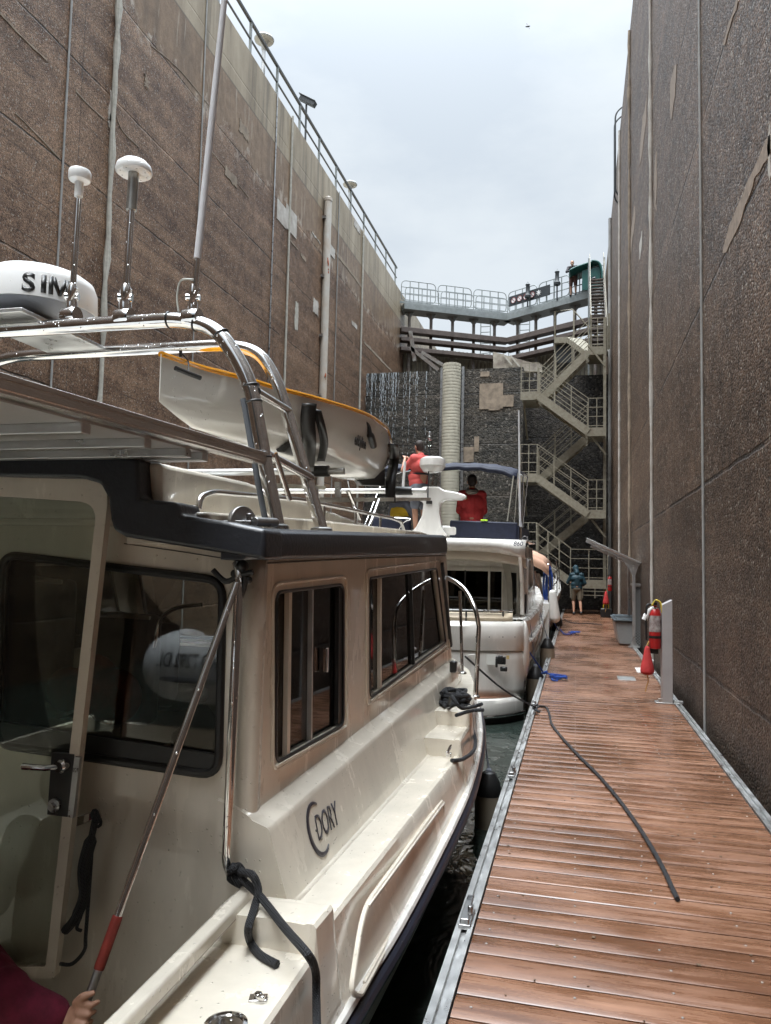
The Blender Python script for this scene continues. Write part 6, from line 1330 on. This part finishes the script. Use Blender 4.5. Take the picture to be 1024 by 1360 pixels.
def rl(y):
    for (a_, b_) in zip(rows, rows[1:]):
        if a_[0].y <= y <= b_[0].y: t_ = (y-a_[0].y)/(b_[0].y-a_[0].y); return lerp(a_[0], b_[0], t_)
    return rows[-1][0]
for h_ in (.62,.34):
    q = MB(); q.tube([rl(17.5+k*.6)+Vector((-.05,0,h_)) for k in range(15)], .015, 6); q.build('side_rail', CHROME, sb)
for k in range(8): q = MB(); p_ = rl(17.6+k*1.15)+Vector((-.05,0,0)); q.tube([p_, p_+Vector((0,0,.62))], .012, 6); q.build('stanchion', CHROME, sb)
q = MB()
for y_ in (17.9,18.3,18.7): 
    for dx in (-.3,.0): q.tube([(C3+.95+dx,y_,.75),(C3+.75+dx,y_+.5,1.45)],.010,6)
q.build('cockpit_struts', CHROME, sb)
rp = MB(); random.seed(9); c_ = PY(729,768,18.2)
for k in range(9):
    x_, z0_ = c_.x+random.uniform(-.05,.05), c_.z; rx_ = random.uniform(.04,.08); P = [(x_+rx_*math.sin(a_), 18.15+random.uniform(-.04,.04), z0_-.15+ (.48+random.uniform(-.1,.1))*math.cos(a_)*.8) for a_ in [i*math.pi/7 for i in range(14)]]; rp.tube(P, .016, 7, closed=True)
tag(rp.build('rope_coil', ROPEBL), 'long blue rope coil hanging from the rail of the peach topped cruiser', 'rope')
fd = thing('white_fender_board', 'white rounded fender hanging at the stern of the peach topped cruiser', 'fender', PY(736,815,17.))
c_ = PY(734,785,17.); d_ = PY(737,828,17.); q = MB(); q.cap(c_+Vector((0,0,-.05)), d_+Vector((0,0,.13)), .08,.12,16); q.build('fender_body', WHITE, fd); chrome('rope', [c_, PY(731,765,17.)], .01, fd, 6, mt=ROPEB)
fb = MB(); fb.ball((-.50,21.0,.05),(.17,.17,.24),16); tag(fb.build('ball_fender', BLACKR), 'black ball fender between the far cruiser and the dock', 'fender')
# ================================================================== FENDERS AND LINES
def fender(px, py, Y, label, cap_mt=BLACKR, body=CREAM, r=.125, L_=.62, tie=None, name='fender'):
    t_ = PY(px,py,Y); o_ = thing(name, label, 'fender', t_+Vector((0,0,-L_)), 'fenders hung between boats and dock')
    q = MB(); q.lathe([(.03,.06),(.05,.05),(.06,.03),(.085,-.02),(r,-.09),(r*1.01,-.11)], t_, n=24); q.build('cap', cap_mt, o_)
    q = MB(); q.lathe([(r,-.11),(r*1.03,-.2),(r*1.03,-L_),(r*.6,-L_-.12),(.02,-L_-.15)], t_, n=24); q.build('cylinder', body, o_)
    q = MB(); q.lathe([(.02,-.02),(.02,.02)], t_+Vector((0,0,.06)), (1,0,0), 10)
    if tie is not None: q.tube([t_+Vector((0,0,.05)), lerp(t_,tie,.5)+Vector((.005,0,0)), tie], .006, 6); q.tube([t_+Vector((.015,0,.05)), lerp(t_,tie,.35)], .005, 6)
    q.build('lanyard', GREYF, o_)
FB = mat('fender_tan',(.36,.31,.24),.5,var=.35,vscale=3,vstretch=(2,2,.4),col2=(.20,.15,.10))
fender(649,1035,5.9,'black capped tan fender hanging beside the cruiser bow, nearest the camera', body=FB, tie=PY(640,945,6.0), r=.10)
fender(711,890,10.9,'black capped fender squeezed between the yacht quarter and the dock', body=FB, tie=Vector((-.62,10.9,.75)), r=.12)
fender(727,852,13.4,'black capped fender midway along the yacht side', body=FB, tie=Vector((-.60,13.4,.8)), r=.12)
def ropeobj(pts, r, mt, label, name='rope', cat='rope', n=8, sm=6, group=None):
    q = MB(); q.tube(smoothpath(pts, sm), r, n); return tag(q.build(name, mt), label, cat, group)
# long black line across the dock
P = [PZ(x,y,.014) for x,y in ((716,938),(726,940),(730,950),(733,962),(745,978),(768,1003),(795,1030),(822,1062),(848,1098),(868,1130),(884,1160),(893,1180),(900,1194))]
P[0] = PZ(716,938,.04); ropeobj(P, .0115, ROPEB, 'long black mooring line snaking across the wet dock boards')
ropeobj([P[0], PZ(712,942,.05), PZ(717,946,.03), PZ(708,940,.06), PZ(714,936,.04)], .011, ROPEB, 'black hitch knot on the dock edge cleat', 'knot', 'knot')
a_ = PY(618,872,6.7); b_ = PZ(712,940,.06); ropeobj([a_, lerp(a_,b_,.5)-Vector((0,0,.05)), b_], .009, ROPEB, 'taut black bow line from the cruiser to the dock edge', 'mooring_line')
# heap of black rope on the foredeck
random.seed(21); q = MB(); cz = .52; c_ = PZ(608,942,cz); pts = []
for k in range(46):
    an = k*1.9+random.uniform(-.5,.5); rr = random.uniform(.03,.12); pts.append(Vector((c_.x-.03+rr*math.cos(an)*1.05, c_.y+rr*math.sin(an)*1.9, cz+.01+k*.0022+random.uniform(0,.012))))
q.tube(smoothpath(pts,5), .0125, 8)
q.tube(smoothpath([PZ(598,945,cz), PZ(590,962,.47), PZ(592,970,.40), PZ(606,970,.39), PZ(609,962,.42), PZ(622,962,.40), PZ(630,975,.38), PZ(630,995,.38), PZ(615,1008,.37), PZ(600,1010,.39)],6), .0115, 8)
q.tube(smoothpath([PZ(640,935,.60),PZ(630,938,.58),PZ(612,940,cz+.1),PZ(600,925,cz+.16),PZ(596,936,cz+.06)],5), .0115, 8)
q.tube(smoothpath([PZ(642,943,.58),PZ(626,944,.57),PZ(606,950,cz+.08)],5), .0115, 8)
tag(q.build('rope', ROPEB), 'tangled heap of black rope on the cruiser foredeck with a tail to the cleat', 'rope')
# stern line from the corner handrail over the coaming
K = PY(316,1163,2.40); q = MB(); random.seed(3)
kp = [K+Vector((random.uniform(-.035,.035),random.uniform(-.02,.02),random.uniform(-.035,.035))) for _ in range(11)]; q.tube(smoothpath(kp,5,True), .0125, 8, closed=True)
q.tube(smoothpath([K+Vector((.02,-.02,0)), PY(345,1190,2.33), PZ(378,1232,.405), PZ(409,1268,.405), PZ(419,1290,.30), PZ(420,1320,.24), PZ(421,1375,.22)],6), .0125, 8)
q.tube(smoothpath([K+Vector((.02,-.02,.02)), PY(335,1162,2.34), PY(343,1182,2.33), PY(338,1205,2.30), PY(330,1232,2.2), PZ(332,1250,.325), PZ(345,1268,.318), PZ(368,1281,.318)],6), .0125, 8)
tag(q.build('rope', ROPEB), 'black stern line knotted at the cabin handrail and led over the coaming', 'rope')
# blue lines
def pile(c_, sc_, seed, r=.0095, n=15):
    random.seed(seed); pts = []
    for k in range(n):
        an = k*2.1+random.uniform(-.6,.6); rr = random.uniform(.02,.1)*sc_; pts.append(Vector((c_.x+rr*math.cos(an)*1.2, c_.y+rr*math.sin(an)*1.7, .012+random.uniform(0,.06)))) 
    q = MB(); q.tube(smoothpath(pts,4), r, 7); return q
c_ = PZ(741,902,.01); q = pile(c_, 1.1, 5); q.tube(smoothpath([PZ(725,894,.03),PZ(731,896,.03),PZ(734,903,.02),PZ(741,904,.02)],5),.011,7); e_ = PZ(723,895,.06); q.tube(smoothpath([e_+Vector((.03,0,.02)),e_+Vector((-.03,.06,0)),e_+Vector((-.02,-.06,.02)),e_+Vector((.03,.03,.03))],4),.014,7)
q.tube([e_, PY(697,857,YT+.1)], .010, 7); tag(q.build('rope', ROPEBL), 'blue mooring line with its tail piled on the near part of the dock', 'rope')
c_ = PZ(762,842,.01); q = pile(c_, 1.3, 6); q.tube(smoothpath([PZ(744,836,.03),PZ(750,842,.02),PZ(758,842,.02)],5),.012,7); e_ = PZ(742,838,.06); q.tube([e_, PY(733,822,17.4)], .010, 7); tag(q.build('rope', ROPEBL), 'blue rope tail piled on the dock farther away, by the far cruiser', 'rope')
ropeobj([PZ(749,822,.05),PZ(756,826,.03),PZ(768,828,.02),PZ(785,828,.02),PZ(800,830,.02)], .014, ROPEB, 'dark thin line lying across the far dock boards')
# ================================================================== DOCK FURNITURE
def extinguisher(base, s_, label):
    o_ = thing('fire_extinguisher', label, 'fire extinguisher', base, 'fire extinguishers on the dock posts'); q = MB(); q.lathe([(.02,0),(.062,.01),(.066,.04),(.066,.40),(.05,.45),(.022,.475),(.022,.50)], base, n=24); body = q.build('cylinder', RED, o_)
    q = MB(); q.lathe([(.0675,.20),(.0675,.385)], base, n=24); q.build('label', mat('ext_label',(.50,.48,.46),.5,var=.6,vscale=14,col2=(.12,.05,.05)), body)
    q = MB(); q.box(base+Vector((0,-.01,.52)),(.035,.12,.03)); q.box(base+Vector((0,-.03,.555)),(.02,.13,.012)); q.tube(smoothpath([base+Vector((-.02,0,.5)),base+Vector((-.085,-.02,.5)),base+Vector((-.10,-.03,.35)),base+Vector((-.095,-.02,.10))],5),.012,8); q.build('valve_and_hose', BLACKR, o_)
    q = MB(); q.lathe([(.068,.125),(.070,.14),(.068,.155)], base, n=24); q.build('clamp', BLACKR, o_)
def throwbag(top, s_, label):
    o_ = thing('throw_bag', label, 'rescue bag', top+Vector((0,0,-.33*s_)), 'red throw bags on the dock posts'); q = MB(); q.lathe([(.012,0),(.03,-.02),(.04,-.10),(.075,-.24),(.082,-.30),(.06,-.325),(.01,-.33)], top, n=20)
    q.v = [top+(v-top)*s_ for v in q.v]; q.build('bag', REDF, o_, subd=1)
    q = MB(); q.tube(smoothpath([top+Vector((0,0,-.33))*s_, top+Vector((.01,0,-.40))*s_, top+Vector((-.01,0,-.47))*s_, top+Vector((-.02,0,-.52))*s_],4),.007,6); q.tube(smoothpath([top, top+Vector((.02,0,.05))],3),.01,6); q.build('yellow_cord', ROPEY, o_)
def post(px, py, h_, label, w_=.20, yaw=0.):
    b_ = PZ(px,py,0); o_ = thing('dock_post', label, 'post', b_, 'grey flat posts on the dock edge'); q = MB(); q.prism([(b_.x-.055,b_.y-w_*.3,.008),(b_.x+.055,b_.y-w_*.3,.008),(b_.x+.055,b_.y-w_*.3,h_+.03),(b_.x-.055,b_.y-w_*.3,h_-.03)], (0,w_,0)); q.build('board', mat('grey_board',(.40,.38,.38),.5,var=.14,vscale=4), o_, bevel=.003)
    q = MB(); q.box((b_.x,b_.y,.008),(.26,.14,.012)); q.box((b_.x-.075,b_.y-.045,.03),(.05,.02,.05)); q.box((b_.x+.12,b_.y+.0,.02),(.10,.04,.03)); q.lathe([(.012,0),(.012,.02)],(b_.x-.10,b_.y-.03,.014),n=8); q.build('foot_bracket', ALU, o_, bevel=.003); return b_
b1 = post(886,934,1.14,'grey upright board on the dock edge with the nearest fire extinguisher')
hb_ = MB(); hb_.box((b1.x-.13,b1.y+.12,.80),(.10,.03,.52)); tag(hb_.build('mounting_board', BLACKP), 'black backing board behind the nearest fire extinguisher', 'board')
extinguisher(Vector((b1.x-.125,b1.y+.03,.60)),1,'red fire extinguisher with grey label on the nearest grey post')
throwbag(Vector((b1.x-.215,b1.y-.02,.64)),1.,'red throw bag with yellow cord hanging below the nearest extinguisher')
q = MB(); c_ = Vector((b1.x-.21,b1.y+.02,1.03)); q.tube(smoothpath([c_+Vector((.10,0,.02)),c_+Vector((.05,0,.03)),c_+Vector((-.0,0,-.03)),c_+Vector((-.03,0,-.10))],5),[.026]*11+[.034]*5,10); tag(q.build('white_hose', WHITEP), 'white wrapped hose end hanging left of the nearest extinguisher', 'hose')
q = MB(); q.tube(smoothpath([(b1.x-.16,b1.y-.01,1.10),(b1.x-.12,b1.y-.02,1.16),(b1.x-.07,b1.y-.02,1.13),(b1.x-.05,b1.y-.02,1.02)],5),.012,7); tag(q.build('yellow_line', mat('yellow_line',(.55,.42,.05),.7)), 'short yellow rope looped over the top of the near post', 'rope')
b2 = post(823,821,1.50,'grey upright board on the far dock edge by the life ring bag', .16)
extinguisher(Vector((b2.x-.30,b2.y,.85)),1,'far red fire extinguisher with white top on the second grey post'); throwbag(Vector((b2.x-.42,b2.y-.05,.85)),1.3,'far red throw bag beside the second grey post')
bx = MB(); p_ = PZ(805,820,0); bx.box((p_.x,p_.y,.15),(.36,.3,.28)); bx = tag(bx.build('tool_box', BLACKP, bevel=.03), 'small black box standing on the far dock boards', 'box'); q = MB(); q.tube(bent([(p_.x-.08,p_.y,.28),(p_.x-.08,p_.y,.42),(p_.x+.08,p_.y,.42),(p_.x+.08,p_.y,.28)],.04),.015,6); q.build('handle', YELLOWF, bx)
lb = thing('rescue_ring_bag', 'yellow and orange rescue bag leaning at the far right dock edge', 'rescue bag', PZ(829,818,0)); p_ = PY(829,800,24.2)
q = MB(); q.cap(p_+Vector((-.08,0,-.5)), p_+Vector((-.05,0,.1)), .11,.06,12); q.build('orange_side', mat('orange_bag',(.70,.12,.02),.6,var=.2), lb); q = MB(); q.cap(p_+Vector((.06,.05,-.45)), p_+Vector((-.0,.05,.38)), .10,.05,12); q.build('yellow_side', YELLOWF, lb)
gp = PY(826,762,25.5); q = MB(); q.box((gp.x,25.5,.95),(.22,.05,1.9)); tag(q.build('green_panel', mat('dark_green',(.01,.045,.045),.5,var=.2), bevel=.01), 'narrow dark green panel standing behind the far post', 'panel')
# lean-to frame
sh = thing('solar_frame', 'grey metal frame holding a slanting flat panel over the dock', 'frame', PZ(842,860,0)); b_ = PZ(842,860,0); Ys = b_.y
q = MB(); q.box((b_.x,Ys,.80),(.055,.09,1.62)); q.build('post', ALU, sh, bevel=.004)
q = MB(); q.box((b_.x,Ys,.012),(.22,.16,.02)); q.prism([(b_.x-.09,Ys-.02,.02),(b_.x+.09,Ys-.02,.02),(b_.x+.03,Ys-.02,.12),(b_.x-.03,Ys-.02,.12)],(0,.04,0)); q.build('base_plate', ALU, sh)
y2_ = Ys+1.4; q = MB(); q.box((b_.x,y2_,.80),(.055,.09,1.62)); q.build('post', ALU, sh, bevel=.004)
a_, c_ = PY(779,716,Ys-.1), PY(851,749,Ys-.1); q = MB(); dx_ = (c_-a_); nrm = Vector((-dx_.z,0,dx_.x)).normalized(); q.prism([a_, c_, c_+nrm*.03, a_+nrm*.03], (0,1.6,0)); q.build('slanting_panel', ALU, sh, bevel=.006)
for yk in (Ys,y2_): q = MB(); q.bar(lerp(a_,c_,.1)+Vector((0,yk-Ys+.05,-.05)), lerp(a_,c_,.98)+Vector((0,yk-Ys+.05,-.03)), .04,.045); q.build('rafter', ALU, sh)
q = MB(); q.prism([Vector((b_.x-.03,Ys-.04,1.42)),Vector((b_.x+.03,Ys-.04,1.42)),Vector((b_.x+.1,Ys-.04,1.66)),Vector((b_.x-.25,Ys-.04,1.78))],(0,.02,0)); q.build('gusset', ALU, sh)
# clear plastic tote and mesh basket
p_ = Vector((b_.x-.10,Ys+1.1,0)); TOTE = mat('cloudy_plastic',(.30,.31,.31),.35,var=.2,vscale=5)
tt = thing('storage_tote', 'cloudy plastic storage bin with blue-grey lid under the metal frame', 'bin', p_)
q = MB(); q.prism([(p_.x-.16,p_.y-.75,.01),(p_.x+.12,p_.y-.75,.01),(p_.x+.18,p_.y-.75,.48),(p_.x-.24,p_.y-.75,.48)],(0,1.5,0)); q.build('bin_body', TOTE, tt, bevel=.03)
q = MB(); q.box((p_.x-.03,p_.y,.50),(.48,1.6,.04)); q.box((p_.x-.03,p_.y,.53),(.4,1.4,.03)); q.build('lid', mat('lid_blue',(.12,.15,.17),.4), tt, bevel=.015)
mbk = thing('mesh_locker', 'perforated grey metal locker between the tote and the wall', 'locker', (b_.x+.07,Ys+.35,0))
def perf():
    M = bpy.data.materials.new('perforated_metal'); M.use_nodes = True; t = M.node_tree; b = t.nodes['Principled BSDF']; v = t.nodes.new('ShaderNodeTexChecker'); v.inputs['Scale'].default_value = 36
    g = t.nodes.new('ShaderNodeTexCoord'); t.links.new(g.outputs['Object'], v.inputs[0]); v.inputs[1].default_value = (.35,.36,.36,1); v.inputs[2].default_value = (.14,.15,.15,1); t.links.new(v.outputs[0], b.inputs[0]); b.inputs['Roughness'].default_value = .4; return M
q = MB(); q.box((b_.x+.10,Ys+.5,.60),(.16,.7,1.18)); q.build('mesh_body', perf(), mbk); q = MB(); q.box((b_.x+.09,Ys+.5,1.22),(.20,.78,.06)); q.build('top', ALU, mbk, bevel=.01)
# cable eye on dock edge near right
q = MB(); p_ = PZ(864,897,.03); q.ball(PZ(866,878,.1),(.03,.03,.03),10); tag(q.build('edge_bumper', WHITEP), 'small white ball fitting on the right dock edge behind the near post', 'fitting')
# ================================================================== KNEELING PERSON with maroon sleeve, mostly outside the frame
sh_ = PY(-75,1235,1.98); el_ = PY(8,1330,1.88); wr_ = PY(88,1350,1.93); hd_ = pb
body = MB()
wr_ = PY(93,1357,1.93); 
body.cap(el_, wr_, .040,.027,12); body.cap(sh_, el_, .055,.042,12)
u = Vector((0,0,1)); ax = (pb-pa).normalized()
pc = PY(112,1346,1.94); side = Vector((0,-1,0))
body.cap(wr_, pc+Vector((-.02,.0,-.012)), .030,.036,12)
for i, ln in enumerate((-.012,.0115,.035,.057)):
    r0 = pc - ax*(.024-ln) + Vector((-.025,-.004,0)); k1 = r0+Vector((.022,-.028,.004)); k2 = k1+Vector((.028,.004,-.002)); k3 = k2+Vector((.004,.024,-.004))
    body.cap(r0,k1,.0100,.0095,10); body.cap(k1,k2,.0095,.0088,10); body.cap(k2,k3,.0088,.0072,10)
t0 = pc + Vector((-.02,-.01,.03)); body.cap(t0, t0+Vector((.028,-.012,.028)), .013,.011,8); body.cap(t0+Vector((.028,-.012,.028)), t0+Vector((.050,.0,.034)), .011,.008,8)
hb = Vector((sh_.x-.20, sh_.y+.0, sh_.z-.0)); body.cap(hb+Vector((.0,0,-.05)), sh_, .09,.07,12); body.cap(hb+Vector((0,0,-.15)), hb+Vector((0,.03,-.45)), .15,.15,14); body.cap(hb, hb+Vector((0,.02,.12)), .06,.055,12); body.ball(hb+Vector((0,.04,.22)), (.078,.095,.12), 16); body.cap(hb+Vector((0,.13,.20)), hb+Vector((0,.145,.185)), .012,.014,8)
body.cap(hb+Vector((-.1,0,-.5)), hb+Vector((-.12,.40,-.42)), .085,.06,12); body.cap(hb+Vector((.1,0,-.5)), hb+Vector((.10,.38,-.42)), .085,.06,12); body.cap(hb+Vector((-.2,0,-.03)), hb+Vector((-.28,.05,-.32)), .055,.04,12)
pr = tag(body.build('person', SKIN, voxel=.0042, smooth=2), 'person in a maroon fleece crouching in the cockpit, gripping the steel pole', 'person')
slv = MB(); slv.cap(sh_, el_, .088,.070,14); slv.cap(el_, lerp(el_,wr_,.70), .068,.052,14); slv.cap(hb+Vector((0,0,-.04)), sh_, .12,.09,14); slv.cap(hb+Vector((0,0,-.1)), hb+Vector((0,.03,-.42)), .175,.17,14); slv.cap(hb+Vector((-.2,0,-.03)), hb+Vector((-.28,.05,-.30)), .075,.06,12)
for k, (t_, r_) in enumerate(((.25,.075),(.5,.072),(.75,.066),(.95,.070))): slv.ball(lerp(sh_,el_,t_)+Vector((.01,-.01,.012)), (r_*1.08,r_,r_*1.1), 12)
slv.build('fleece', MAROON, pr, voxel=.009, smooth=3)
q = MB(); q.ball(hb+Vector((0,.02,.25)), (.088,.10,.11), 16); q.build('hair', HAIR, pr, voxel=.012)
q = MB(); q.cap(hb+Vector((-.1,0,-.5)), hb+Vector((-.12,.40,-.42)), .10,.075,12); q.cap(hb+Vector((.1,0,-.5)), hb+Vector((.10,.38,-.42)), .10,.075,12); q.cap(hb+Vector((-.12,.4,-.42)), hb+Vector((-.12,.1,-.52)), .07,.05,12); q.cap(hb+Vector((.10,.38,-.42)), hb+Vector((.1,.1,-.52)), .07,.05,12); q.build('trousers', GREYF, pr, voxel=.012)

bd = MB(); c_ = PY(701,35,45); bd.ball(c_,(.16,.05,.05),8); bd.prism([c_,c_+Vector((.1,.0,.02)),c_+Vector((-.05,.1,.28)),c_+Vector((-.12,.1,.26))],(0,.02,0)); bd.prism([c_,c_+Vector((.1,.0,-.02)),c_+Vector((.12,-.1,-.24)),c_+Vector((.04,-.1,-.22))],(0,.02,0)); tag(bd.build('bird', DARKP), 'tiny dark bird flying in the sky above the gates', 'bird')
